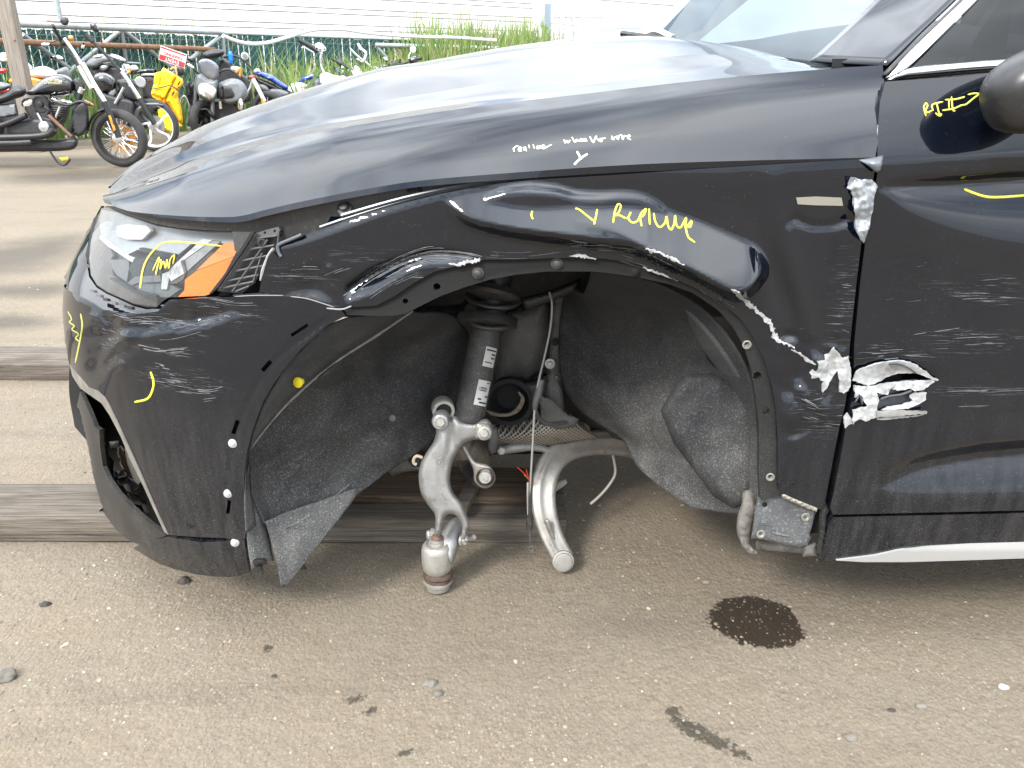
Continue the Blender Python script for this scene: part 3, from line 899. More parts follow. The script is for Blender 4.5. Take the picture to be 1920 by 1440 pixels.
# wheel-arch flange behind the missing trim
fl_d = Dents()
fl_d.shelf([(900, 520), (1025, 502), (1111, 502), (1230, 528), (1320, 575), (1370, 620), (1400, 690)], [(900, 528), (1025, 510), (1111, 510), (1230, 538), (1320, 588), (1370, 640), (1400, 700)], 20, 8)
fl_d.blur(2)
flange_pos = surf(fl_d, .007)
def circ(u, v, r, n=14, ry=None): return [(u + r * math.cos(2 * math.pi * i / n), v + (ry or r) * math.sin(2 * math.pi * i / n)) for i in range(n)]
fl_out = [(640, 568), (705, 566), (737, 550), (775, 524), (812, 503), (860, 491), (904, 480), (967, 480), (1035, 477), (1111, 476), (1156, 481), (1210, 492), (1271, 518), (1310, 536), (1351, 559), (1388, 591), (1412, 625), (1435, 660), (1446, 690), (1457, 730), (1463, 770), (1467, 823), (1467, 930), (1425, 935), (1423, 880), (1423, 793), (1417, 747), (1408, 690), (1395, 650), (1374, 613), (1345, 580), (1300, 550), (1255, 533), (1200, 521), (1150, 513), (1111, 509), (1025, 509), (967, 515), (919, 524), (870, 539), (824, 556), (790, 573), (760, 588), (735, 592), (690, 592), (650, 590)]
holes_f = [circ(819, 538, 7), circ(760, 565, 5.5), circ(1420, 705, 8), circ(1436, 771, 7)]
part(panel('arch_flange', fl_out, m_flange, None, flange_pos, step=9, holes=holes_f, flange=.012))
FLANGE = CARP[-1]

# ------------------------------------------------------------------ bumper
bd = Dents()
bd.shelf([(110, 520), (150, 530), (189, 540), (215, 556), (244, 568), (292, 576), (318, 560)], [(110, 552), (141, 564), (180, 579), (196, 586), (253, 586), (298, 582), (318, 564)], 30, ret=6, keep=True)
bd.bump(190, 630, 26, 34, .020, 10)
bd.bump(228, 640, 14, 40, -.006, 25)
bd.bump(175, 690, 16, 22, .010, 20)
bd.shelf([(196, 690), (215, 664), (240, 650), (258, 650)], [(196, 696), (215, 684), (240, 668), (258, 655)], 34, ret=10)
bd.bump(300, 605, 70, 10, .008, -8)
bd.bump(345, 620, 60, 7, -.004, -12)
bd.bump(380, 600, 34, 9, .007, -25)
bd.shelf([(300, 606), (340, 596), (390, 590), (430, 582)], [(300, 610), (340, 606), (390, 600), (430, 587)], 20, ret=10)
bd.bump(330, 760, 90, 120, .004, 0)
bd.groove([(611, 600), (575, 628), (545, 650), (505, 690), (470, 745), (448, 800), (436, 850), (425, 920), (420, 1005)], 3.2, .0032)
bd.crumple(26, 150, 252, 592, 700, (7, 16), .0075, 9)
bd.crumple(16, 250, 440, 570, 625, (8, 20), .0035, 10)
# arch edge return
bd.shelf([(420, 1000), (425, 940), (432, 880), (445, 800), (470, 740), (510, 690), (560, 640), (600, 610)], [(420, 1001), (425, 941), (432, 881), (445, 801), (470, 741), (510, 691), (560, 641), (600, 611)], 0)
bd.blur(1.8)
bumper_pos = surf(bd)
def slot(u0, v0, u1, v1, w):
    d = np.array([u1 - u0, v1 - v0], float); L = np.linalg.norm(d); n = np.array([-d[1], d[0]]) / L * w / 2
    a = np.array([u0, v0]); b_ = np.array([u1, v1])
    return [tuple(a + n), tuple(b_ + n), tuple(b_ - n), tuple(a - n)]
slots = [slot(577, 609, 546, 629, 6), slot(508, 677, 492, 695, 8), slot(446, 788, 437, 814, 8), slot(430, 938, 427, 964, 7)]
bump_out = [(105, 545), (112, 530), (128, 545), (150, 556), (176, 570), (192, 580), (225, 586), (262, 588), (296, 584), (318, 562), (400, 558), (470, 556), (531, 556), (575, 562), (608, 572), (630, 577),
            (640, 582), (648, 592), (611, 612), (585, 636), (563, 656), (545, 678), (528, 698), (509, 725), (494, 752), (483, 780), (470, 818), (463, 847), (458, 893), (457, 940), (458, 975), (460, 1010), (440, 1012), (420, 1009), (370, 1007), (315, 1003),
            (297, 965), (283, 933), (262, 885), (240, 837), (222, 797), (205, 762), (196, 748), (183, 735), (165, 728), (148, 708), (133, 686), (105, 680), (100, 620)]
part(panel('bumper_cover', clip_sil(bump_out), m_paint_bumper, None, bumper_pos, step=7.5, holes=slots, flange=.010, holeflange=.004))
BUMPER = CARP[-1]
part(panel('slot_shade_sheet', [(330, 590), (560, 575), (630, 590), (600, 620), (545, 680), (500, 750), (470, 830), (462, 900), (462, 1000), (400, 1000), (330, 900), (300, 700)], m_void, None, surf(None, .03), step=25, flange=0))  # near-black sheet added so the slots read as shaded gaps
BUMPER['label'] = 'scraped black bumper cover with slotted arch edge'
low_d = Dents(); low_d.bump(330, 1035, 90, 14, -.006); low_d.blur(2)
low_pos = surf(low_d, .004)
low_out = [(262, 1020), (290, 1012), (313, 1006), (345, 1012), (380, 1017), (420, 1015), (442, 1009), (458, 1012), (462, 1045), (468, 1072), (450, 1079), (433, 1082), (400, 1081), (367, 1077), (330, 1068), (300, 1058), (272, 1042), (250, 1028)]
part(panel('bumper_lip', clip_sil(low_out), m_paint_low, None, low_pos, step=7, flange=.03))
bl_pos = surf(None, .002)
blade_out = [(150, 735), (168, 775), (178, 800), (186, 806), (188, 840), (193, 875), (204, 900), (222, 925), (250, 955), (285, 985), (312, 1004), (290, 1012), (262, 1022), (240, 1012), (215, 990), (190, 955), (170, 925), (160, 890), (150, 850), (140, 780)]
part(panel('intake_blade', clip_sil(blade_out), m_black, None, bl_pos, step=7, flange=.008))
trim_out = [(131, 684), (148, 706), (165, 726), (183, 733), (196, 745), (206, 762), (223, 797), (241, 837), (263, 885), (284, 933), (298, 965), (316, 1003), (308, 998), (288, 955), (270, 915), (246, 866), (226, 818), (205, 778), (190, 756), (170, 742), (150, 728), (135, 704)]
m_dustytrim = M('dusty_edge', (.16, .145, .125), .8, var=.25, vscale=30)
part(panel('intake_edge', clip_sil(trim_out), m_dustytrim, None, surf(None, -.002), step=7, flange=.02))
# intake cavity and the lamp hardware inside
cav = [[at(130, 690, 1.72), at(200, 755, 1.66), at(262, 885, 1.56), at(318, 1006, 1.46)],
       [at(130, 740, 1.80), at(190, 800, 1.74), at(240, 900, 1.64), at(300, 1010, 1.54)],
       [at(140, 800, 1.78), at(180, 850, 1.74), at(215, 930, 1.66), at(270, 1018, 1.52)]]
part(patch('intake_cavity', cav, 10, 12, m_void, None))
def pbox(name, uv, Y, dy, mat, bev=2.0):
    return part(inflate(name, uv, mat, None, px_map(Y), dy, bev, 5, flat=True))
pbox('intake_frame', [(181, 806), (197, 803), (203, 850), (214, 865), (212, 880), (240, 925), (300, 985), (304, 996), (270, 978), (232, 945), (204, 905), (192, 870), (185, 830)], 1.60, .02, m_black)
pbox('lamp_stalk', [(205, 828), (222, 826), (224, 838), (207, 841)], 1.60, .014, m_alum)
pbox('lamp_glass', [(218, 842), (226, 832), (234, 842), (246, 872), (256, 896), (250, 902), (238, 894), (226, 872)], 1.585, .03, M('lamp_brown', (.10, .06, .045), .15, coat=1))
pbox('lamp_bracket', [(233, 838), (240, 845), (265, 900), (258, 912), (250, 900), (238, 868)], 1.57, .01, M('pale_plastic', (.62, .56, .47), .6))
for i, q in enumerate([[(212, 884), (232, 880), (234, 890), (214, 896)], [(218, 898), (240, 892), (246, 904), (224, 912)], [(238, 905), (258, 900), (268, 915), (248, 925)], [(232, 918), (262, 930), (276, 950), (250, 945)], [(262, 938), (282, 946), (294, 966), (272, 962)]]):
    pbox('lamp_clip', q, 1.575, .016, m_black if i % 2 else M('grey_clip', (.05, .052, .056), .4))
# the rest of the nose, round to the far side
nose_v = []; nose_f = []
zz = np.linspace(.24, .80, 22); ph = np.linspace(0, 1, 30)
for z in zz:
    A = float(Afun(z)); s_ = float(barrel(z))
    for t in ph:
        a = t * math.pi
        x = XC - (A - .012) * abs(math.sin(a)) ** (2 / NN); cy = math.cos(a)
        y = YC - (BB - .012) * abs(cy) ** (2 / NN) * (1 if cy > 0 else -1)
        nose_v.append((x, y + (s_ if cy > 0 else -s_), z))
n_ = len(ph)
keepf = []
for i in range(len(zz) - 1):
    for j in range(n_ - 1):
        q = (i * n_ + j, i * n_ + j + 1, (i + 1) * n_ + j + 1, (i + 1) * n_ + j)
        # only the part that lies beyond the near corner
        ctr = sum((np.array(nose_v[k]) for k in q), np.zeros(3)) / 4
        nn_ = np.cross(np.array(nose_v[q[1]]) - nose_v[q[0]], np.array(nose_v[q[3]]) - nose_v[q[0]])
        if nn_[0] > 0: nn_ = -nn_
        if ph[j] > .2 and np.dot(CAMN - ctr, nn_) < .02 * np.linalg.norm(nn_): keepf.append(q)
part(mesh_obj('bumper_nose', nose_v, keepf, m_paint))

# tilted shoulder of the bumper beside and under the headlight
sh_d = Dents().shelf([(60, 470), (150, 490), (230, 520), (330, 520)], [(60, 556), (128, 556), (200, 592), (330, 592)], 58, 1, keep=True); sh_d.f[:, :165] -= 0; sh_d.blur(2)
sh_d.f -= sh_d(np.array([240.0]), np.array([580.0]))[0] * 0
part(panel('bumper_shoulder', clip_sil([(190, 386), (160, 440), (120, 520), (104, 550), (128, 550), (150, 560), (176, 574), (192, 584), (225, 590), (262, 591), (298, 587), (320, 563), (306, 568), (296, 578), (275, 580), (250, 574), (223, 561), (200, 551), (181, 539), (167, 519), (162, 485), (165, 453), (173, 422), (182, 401)]), m_paint, None, surf(sh_d, .001), step=7, flange=.006))
# white retaining clips on the bumper edge
def facing(p): d = Vector(CAMN - np.array(p)); d.x *= .3; d.z *= .3; return d.normalized()
m_wclip = M('white_rivet', (.34, .345, .34), .45, var=.08)
for (u, v) in ((437, 831), (428, 925), (441, 1017)):
    p = Vector(bumper_pos(u, v)[0])
    part(lathe('rivet', [(0, .0085), (.002, .0082), (.0035, .006), (.004, .0035), (.0052, .003), (.0056, .001)], p, facing(p), m_wclip, None, n=20))
m_yclip = M('yellow_clip', (.62, .50, .01), .4)
# ------------------------------------------------------------------ flange bolts
m_fbolt = M('dark_bolt', (.045, .044, .042), .55, metal=.3, var=.4, vscale=150)
for (u, v, k) in ((896, 512, 1), (1044, 494, 1), (1190, 508, 0), (1400, 646, 2), (1444, 894, 2)):
    p = Vector(flange_pos(u, v)[0])
    if k == 2: part(lathe('rivet_nut', [(0, .0075), (.0025, .0075), (.003, .0055), (.0008, .0042), (0, .0035)], p, facing(p), m_bolt, None, n=20))
    else: part(lathe('flange_bolt', [(0, .0095), (.0012, .0095), (.0018, .006), (.0065, .0058), (.0075, .0045)], p, facing(p), m_flange if k == 0 else m_fbolt, None, n=18))

# ------------------------------------------------------------------ hood
def rowfun(pts, Yf):
    S = spline(pts, 8)
    def f(t):
        L = np.concatenate([[0], np.cumsum(np.abs(np.diff(S[:, 0])) + .15 * np.abs(np.diff(S[:, 1])))]); L /= L[-1]
        u = np.interp(t, L, S[:, 0]); v = np.interp(t, L, S[:, 1])
        if Yf is None: return side(u, v)
        return at_n(u, v, Yf(t))
    return f
r0 = rowfun([(196, 380), (244, 396), (324, 404), (403, 407), (451, 405), (499, 393), (579, 375), (700, 352), (804, 337), (1000, 321), (1200, 308), (1400, 301), (1530, 298), (1641, 295)], None)
hoodY = lambda a, b: (lambda t: np.interp(t, a, b))
r2 = rowfun([(203, 368), (250, 350), (325, 325), (400, 301), (494, 273), (634, 241), (869, 203), (1103, 175), (1300, 152), (1480, 135), (1655, 122)], hoodY([0, .1, .3, 1], [1.60, 1.475, 1.40, 1.345]))
r3 = rowfun([(206, 362), (250, 332), (330, 290), (400, 262), (494, 233), (634, 203), (822, 172), (1000, 142), (1180, 114), (1300, 103), (1400, 104), (1500, 115)], hoodY([0, .1, .3, 1], [1.68, 1.61, 1.57, 1.56]))
r4 = rowfun([(213, 353), (253, 312), (333, 264), (400, 229), (541, 177), (700, 131), (798, 115), (953, 88), (1080, 73), (1180, 66), (1260, 78)], hoodY([0, .15, .5, 1], [1.80, 1.84, 1.90, 1.98]))
tt = np.linspace(0, 1, 60)
P0, P2, P3, P4 = r0(tt), r2(tt), r3(tt), r4(tt)
def bulge(a, b, f, dy, dz): q = a * (1 - f) + b * f; q = q.copy(); q[:, 1] += dy; q[:, 2] += dz; return q
P1a = bulge(P0, P2, .33, -.010, .006); P1b = bulge(P0, P2, .70, -.011, .007)
P0b = bulge(P0, P2, -.10, .012, 0.0)
P5 = P4.copy(); P5[:, 1] = YC; P5[:, 0] -= .02; P5[:, 2] += np.interp(tt, [0, .3, 1], [-.035, -.018, .012])
P25 = bulge(P2, P3, .5, 0, -.004); P35 = bulge(P3, P4, .5, 0, .010)
def hood_mesh():
    V = []; Fc = []
    def add(rows, nr, flip=False):
        C = np.stack(rows); A = cr(C, np.linspace(0, len(rows) - 1, nr))
        B = cr(A.transpose(1, 0, 2), np.linspace(0, A.shape[1] - 1, 160)).transpose(1, 0, 2)
        s = len(V); nc = B.shape[1]
        V.extend(B.reshape(-1, 3))
        for i in range(nr - 1):
            for j in range(nc - 1):
                a = s + i * nc + j
                q = (a, a + 1, a + nc + 1, a + nc)
                Fc.append(q if not flip else q[::-1])
    mir = lambda Q: Q * np.array([1, -1, 1]) + np.array([0, 2 * YC, 0])
    add([P0b, P0], 2); add([P0, P1a, P1b, P2], 16); add([P2, P25, P3], 12); add([P3, P35, P4, P5], 18)
    add([mir(P0), mir(P1a), mir(P1b), mir(P2)], 10, True); add([mir(P2), mir(P25), mir(P3)], 8, True); add([mir(P3), mir(P35), mir(P4), P5], 10, True)
    return mesh_obj('hood', V, Fc, m_paint)
HOOD = part(hood_mesh())
_hc = []
def hood_pos(u, v):
    """nearest surface for writing on the hood flank (between rows 0 and 2)"""
    u = np.atleast_1d(u); v = np.atleast_1d(v)
    if not _hc:
        C = np.stack([P0, P1a, P1b, P2]); A = cr(C, np.linspace(0, 3, 60)); A = cr(A.transpose(1, 0, 2), np.linspace(0, 59, 600)).transpose(1, 0, 2).reshape(-1, 3)
        rel = A - CAMN
        dep = rel[:, 1] * cP - rel[:, 2] * sP
        _hc.extend([A, 960 + FPX * rel[:, 0] / dep, 720 - FPX * (rel[:, 1] * sP + rel[:, 2] * cP) / dep])
    A, au, av = _hc
    out = []
    for a, b_ in zip(u, v):
        k = np.argpartition((au - a) ** 2 + (av - b_) ** 2, 6)[:6]
        w = 1 / (np.hypot(au[k] - a, av[k] - b_) + .05)
        out.append(at_n(a, b_, (A[k, 1] * w).sum() / w.sum()))
    return np.array(out)

# ------------------------------------------------------------------ front door
dd = Dents()
uR = 2400
dd.shelf([(1560, 60), (2000, 60), (uR, 60)], [(1560, 308), (1647, 304), (1920, 284), (uR, 250)], 13, ret=1, keep=True)
dd.shelf([(1646, 356), (1665, 351), (1714, 346), (1800, 341), (1915, 333), (2100, 322), (uR, 305)], [(1646, 358), (1665, 368), (1700, 400), (1760, 432), (1830, 458), (1915, 478), (2100, 500), (uR, 520)], 20, ret=14, power=1.7)
dd.shelf([(1626, 916), (1656, 905), (1701, 884), (1747, 870), (1839, 854), (1920, 847), (2100, 836), (uR, 825)], [(1626, 919), (1656, 926), (1717, 934), (1808, 934), (1920, 931), (2100, 926), (uR, 920)], 24, ret=30)
dd.bump(1700, 560, 120, 90, .006, 10)
dd.bump(1650, 720, 46, 26, .016, 8)
dd.bump(1690, 700, 40, 10, .012, 8)
dd.blur(2.2)
door_pos = surf(dd)
door_out = [(1660, 153), (1650, 190), (1646, 240), (1645, 298), (1648, 310), (1641, 350), (1633, 401), (1622, 457), (1612, 538), (1602, 642), (1601, 690), (1606, 710), (1604, 725), (1594, 763), (1586, 800), (1576, 860), (1563, 925), (1556, 952), (1562, 965), (1700, 962), (1920, 957), (2150, 952), (2380, 947), (2380, 80), (2150, 106), (1920, 131), (1800, 143)]
tear = [(1648, 718), (1664, 707), (1684, 701), (1712, 700), (1735, 706), (1752, 713), (1735, 711), (1715, 711), (1690, 713), (1665, 717)]
part(panel('front_door', door_out, m_paint_low, None, door_pos, step=8, holes=[tear], flange=.014))
DOOR = CARP[-1]
DOOR['label'] = 'black front door with torn metal at its leading edge'
sill_pos = surf(None, .010)
part(panel('sill_cover', [(1562, 970), (1750, 966), (1920, 962), (2380, 953), (2380, 1012), (1920, 1016), (1820, 1019), (1740, 1024), (1690, 1031), (1640, 1042), (1570, 1051), (1540, 1052), (1546, 1020), (1553, 985)], m_paint_low, None, sill_pos, step=9, flange=.03))
part(panel('sill_trim', [(1568, 1051), (1640, 1042), (1690, 1031), (1740, 1024), (1820, 1019), (1920, 1016), (2380, 1012), (2380, 1046), (1920, 1047), (1800, 1051), (1700, 1054), (1620, 1054)], m_alum, None, surf(Dents().shelf([(1560, 1005), (2400, 1005)], [(1560, 1030), (2400, 1030)], 25, 1, keep=True), .004), step=9, flange=.04))

# door-gap filler: dark pillar behind the shut line, and behind the hood gap
in_pos = surf(None, .045)
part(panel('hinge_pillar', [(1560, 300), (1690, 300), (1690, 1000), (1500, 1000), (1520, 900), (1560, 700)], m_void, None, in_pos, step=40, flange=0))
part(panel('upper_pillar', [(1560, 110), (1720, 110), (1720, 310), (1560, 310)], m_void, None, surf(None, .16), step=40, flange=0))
rail_pos = surf(None, .022)
part(panel('fender_rail', [(430, 392), (600, 360), (800, 325), (1000, 310), (1300, 296), (1650, 285), (1650, 318), (1300, 335), (1000, 352), (824, 384), (664, 432), (600, 456), (530, 480), (500, 500), (440, 470)], m_black, None, rail_pos, step=20, flange=0))
for k, (a, b_) in enumerate((((600, 426), (1000, 332)), ((640, 404), (960, 334)))):
    ln = [(a[0] + (b_[0] - a[0]) * t, a[1] + (b_[1] - a[1]) * t + 14 * math.sin(t * 3.1) * (-1 if k == 0 else -.6)) for t in np.linspace(0, 1, 9)]
    part(tube('rail_lip', [Vector(surf(None, .012 - .003 * k)(x, y)[0]) for x, y in ln], .0026, M('rail_lip_highlight_grey', (.13, .14, .15), .35, metal=.5), None, n=6))  # grey lifted above the paint to stand for the highlight along the rails

# ------------------------------------------------------------------ glass, pillar, chrome
def glass_mat(name, tint=(.9, .95, .95), refl=1.0, dens=.12):
    m, nt, n, l = node_mat(name)
    o = n.new('ShaderNodeOutputMaterial'); mx = n.new('ShaderNodeMixShader'); lw = n.new('ShaderNodeLayerWeight'); lw.inputs[0].default_value = .5
    pw = n.new('ShaderNodeMath'); pw.operation = 'POWER'; pw.inputs[1].default_value = 5.0; l.new(lw.outputs['Facing'], pw.inputs[0])
    fr = n.new('ShaderNodeMath'); fr.operation = 'MULTIPLY_ADD'; fr.inputs[1].default_value = .96; fr.inputs[2].default_value = .04; l.new(pw.outputs[0], fr.inputs[0])
    tr = n.new('ShaderNodeBsdfTransparent'); tr.inputs[0].default_value = (*tint, 1)
    gl = n.new('ShaderNodeBsdfGlossy'); gl.inputs['Roughness'].default_value = .01
    df = n.new('ShaderNodeBsdfDiffuse'); df.inputs[0].default_value = (.55, .56, .55, 1)
    mx2 = n.new('ShaderNodeMixShader'); mx2.inputs[0].default_value = dens
    l.new(tr.outputs[0], mx2.inputs[1]); l.new(df.outputs[0], mx2.inputs[2])
    l.new(fr.outputs[0], mx.inputs[0]); l.new(mx2.outputs[0], mx.inputs[1]); l.new(gl.outputs[0], mx.inputs[2]); l.new(mx.outputs[0], o.inputs[0])
    return m
m_glass = glass_mat('window_glass', (.40, .49, .54), dens=.0)
m_tint = glass_mat('tinted_glass', (.10, .115, .12), dens=.0)
# windshield: from the cowl up and back towards the roof
ws = [[at(1225, 70, 2.15), at(1300, 84, 1.90), at(1395, 98, 1.68), at(1520, 114, 1.47)],
      [at(1290, 5, 2.13), at(1370, 20, 1.90), at(1470, 35, 1.70), at(1590, 50, 1.50)],
      [at(1350, -60, 2.12), at(1440, -45, 1.92), at(1545, -30, 1.72), at(1655, -14, 1.53)],
      [at(1480, -190, 2.14), at(1580, -180, 1.96), at(1690, -170, 1.78), at(1800, -160, 1.60)]]
mirw = lambda p: Vector((p.x, 2 * YC - p.y, p.z))
part(patch('windshield', [list(r_) + [] for r_ in ws], 14, 16, m_glass, None))
part(patch('windshield_far', [[mirw(p) for p in r_] for r_ in ws], 8, 8, m_glass, None))
pil = [[at(1520, 115, 1.47), at(1556, 118, 1.43), at(1610, 121, 1.385), at(1664, 124, 1.345)],
       [at(1590, 51, 1.50), at(1626, 54, 1.465), at(1685, 57, 1.415), at(1728, 60, 1.375)],
       [at(1655, -13, 1.53), at(1698, -10, 1.50), at(1755, -7, 1.45), at(1795, -4, 1.405)],
       [at(1800, -159, 1.60), at(1845, -156, 1.565), at(1905, -152, 1.51), at(1945, -150, 1.46)]]
part(patch('roof_pillar', pil, 16, 10, m_paint, None, thick=.004))
def band(name, L, Rr, mat, Yl, Yr, n=14, bow=.006):
    rows = []
    for k in range(len(L)):
        a = at(*L[k], Yl[k]); c = at(*Rr[k], Yr[k]); m_ = (a + c) / 2; m_.y -= bow
        rows.append([a, m_, c])
    return part(patch(name, rows, n, 7, mat, None, thick=.003))
band('chrome_surround', [(1660, 148), (1700, 104), (1760, 46), (1808, 0), (1850, -45), (1900, -100)], [(1703, 126), (1733, 98), (1785, 46), (1832, 0), (1874, -45), (1924, -100)], m_chrome, [1.32, 1.335, 1.365, 1.39, 1.41, 1.44], [1.315, 1.33, 1.36, 1.385, 1.405, 1.435], bow=.004)
band('belt_chrome', [(1660, 151), (1720, 146), (1800, 139), (1900, 131), (2100, 112), (2380, 85)], [(1702, 127), (1740, 123.5), (1815, 117), (1905, 111), (2100, 90), (2380, 62)], m_chrome, [1.318] * 6, [1.318] * 6, bow=.006)
band('window_seal', [(1655, 140), (1694, 100), (1753, 46), (1801, 0), (1843, -45), (1893, -100)], [(1662, 142), (1700, 102), (1759, 46), (1807, 0), (1849, -45), (1899, -100)], m_black, [1.325, 1.345, 1.375, 1.40, 1.42, 1.45], [1.322, 1.342, 1.372, 1.397, 1.417, 1.447], bow=.003)
part(patch('side_glass', [[at(1704, 126, 1.325), at(1900, 110, 1.325), at(2380, 60, 1.325)], [at(1786, 47, 1.37), at(1960, 36, 1.37), at(2400, 0, 1.37)], [at(1834, 0, 1.395), at(2000, -10, 1.395), at(2420, -40, 1.395)], [at(1926, -100, 1.445), at(2080, -110, 1.445), at(2460, -140, 1.445)]], 10, 12, m_tint, None))
band('window_divider', [(1806, 118), (1830, 70), (1856, 30), (1884, -8), (1950, -90)], [(1884, 114), (1888, 76), (1895, 30), (1905, -8), (1965, -90)], m_black, [1.34, 1.36, 1.385, 1.405, 1.45], [1.34, 1.36, 1.385, 1.405, 1.45], bow=.002)
m_under = M('dusty_underbody', (.13, .12, .105), .9, var=.4, vscale=12)
# cabin behind the glass; dark block and rear wall added to block sky
def solid(name, lo, hi, mat):
    bm = bmesh.new(); box(bm, [(a + b_) / 2 for a, b_ in zip(lo, hi)], [b_ - a for a, b_ in zip(lo, hi)])
    bmesh.ops.bevel(bm, geom=bm.edges[:], offset=.02, segments=2, affect='EDGES')
    return part(bm_obj(name, bm, mat, None))
m_dash = M('dashboard_grey', (.10, .10, .105), .6, var=.1)
part(patch('dashboard', [[at(1530, 120, 1.50), at(1400, 103, 1.75), at(1305, 90, 1.95), Vector((.40, 2.6, 1.10))], [Vector((.74, 1.48, 1.12)), Vector((.70, 1.8, 1.15)), Vector((.68, 2.1, 1.17)), Vector((.68, 2.75, 1.16))], [Vector((.95, 1.50, 1.13)), Vector((.92, 1.8, 1.18)), Vector((.90, 2.1, 1.20)), Vector((.90, 2.75, 1.20))]], 6, 6, m_dash, None, thick=.01))
solid('cabin_dark_block', (.66, 1.34, .30), (2.3, 2.95, .94), m_void)
solid('engine_block', (-.62, 1.90, .52), (.55, 2.62, .80), m_under)
solid('underbody', (.66, 1.36, .285), (2.4, 3.0, .34), m_under)
solid('far_fender', (-.75, 2.86, .58), (.5, 2.98, .84), m_paint)
m_trim = M('cabin_trim', (.045, .045, .048), .7, var=.15)
ellip_seats = []
for (sx, sy) in ((1.32, 1.72), (1.32, 2.48)):
    bm = bmesh.new()
    box(bm, (sx + .12, sy, 1.05), (.16, .46, .62)); box(bm, (sx + .20, sy, 1.44), (.10, .24, .18)); box(bm, (sx - .15, sy, .80), (.5, .48, .16))
    bmesh.ops.bevel(bm, geom=bm.edges[:], offset=.05, segments=3, affect='EDGES')
    part(bm_obj('seat', bm, m_trim, None, smooth=True))
part(patch('far_door_trim', [[Vector((.62, 2.92, .8)), Vector((1.6, 2.95, .8)), Vector((2.4, 2.95, .8))], [Vector((.70, 2.92, 1.14)), Vector((1.6, 2.93, 1.16)), Vector((2.4, 2.93, 1.16))]], 6, 10, m_trim, None, thick=.02))
part(patch('headliner', [[Vector((1.12, 1.52, 1.50)), Vector((1.12, 2.1, 1.55)), Vector((1.12, 2.8, 1.50))], [Vector((2.4, 1.50, 1.54)), Vector((2.4, 2.1, 1.60)), Vector((2.4, 2.8, 1.54))]], 8, 10, m_trim, None, thick=.03))
part(patch('cabin_dark_wall', [[Vector((1.75, 1.45, .9)), Vector((1.75, 2.9, .9))], [Vector((1.85, 1.5, 1.56)), Vector((1.85, 2.85, 1.56))]], 4, 6, m_trim, None, thick=.03))
wc = Vector((.98, 1.74, 1.13))
part(tube('steering_wheel', [wc + Vector((.05 * math.sin(a), .18 * math.cos(a), .17 * math.sin(a))) for a in np.linspace(0, 6.2832, 25)], .014, m_trim, None, n=8))
# wipers and cowl
part(tube('wiper', [at(1165, 62, 2.02), at(1210, 68, 1.98), at(1255, 74, 1.92), at(1300, 85, 1.84)], .006, m_black, None, n=6))
part(tube('wiper_arm', [at(1208, 66, 2.0), at(1232, 59, 1.98), at(1262, 72, 1.92)], .008, m_alum, None, n=6))
# mirror
def ellip(name, c, r3, mat, rot=(0, 0, 0), cut=None):
    bm = bmesh.new(); bmesh.ops.create_uvsphere(bm, u_segments=28, v_segments=16, radius=1)
    for q in bm.verts:
        n_ = q.co
        q.co = Vector([math.copysign(abs(w) ** .75, w) for w in n_])
    m_ = Matrix.Translation(c)
    from mathutils import Euler
    bmesh.ops.transform(bm, matrix=m_ @ Euler(rot).to_matrix().to_4x4() @ Matrix.Diagonal((*r3, 1)), verts=bm.verts)
    return part(bm_obj(name, bm, mat, None, smooth=True))
ellip('mirror_housing', at(1964, 158, 1.19), (.084, .055, .055), M('mirror_black', (.012, .012, .013), .35, dust=.1), (0, R(-24), 0))
part(inflate('mirror_foot', [(1849, 150), (1862, 143), (1880, 150), (1898, 190), (1893, 212), (1867, 221), (1855, 200)], m_black, None, px_map(1.245), .07, 16, 6))
# ------------------------------------------------------------------ wheel well
def net(rows): return [[at(*q) for q in r_] for r_ in rows]
def wob(amp, sc, seed=0.0):
    def f(B):
        for i in range(B.shape[0]):
            for j in range(B.shape[1]):
                q = B[i, j]
                n1 = mnoise.noise((q[0] * sc + seed, q[1] * sc, q[2] * sc)); n2 = mnoise.noise((q[0] * sc * 1.7 - seed, q[1] * sc, q[2] * sc * 1.7))
                B[i, j, 1] += amp * (.7 * n1 + 1.0 * (.35 - abs(n2)))
        return B
    return f
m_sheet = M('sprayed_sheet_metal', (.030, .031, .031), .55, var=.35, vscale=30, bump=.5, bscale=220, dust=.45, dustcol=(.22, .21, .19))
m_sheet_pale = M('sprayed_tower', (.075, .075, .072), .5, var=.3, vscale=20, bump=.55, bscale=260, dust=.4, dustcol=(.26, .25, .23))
m_dark = M('dark_cavity_metal', (.014, .014, .015), .6, dust=.3)
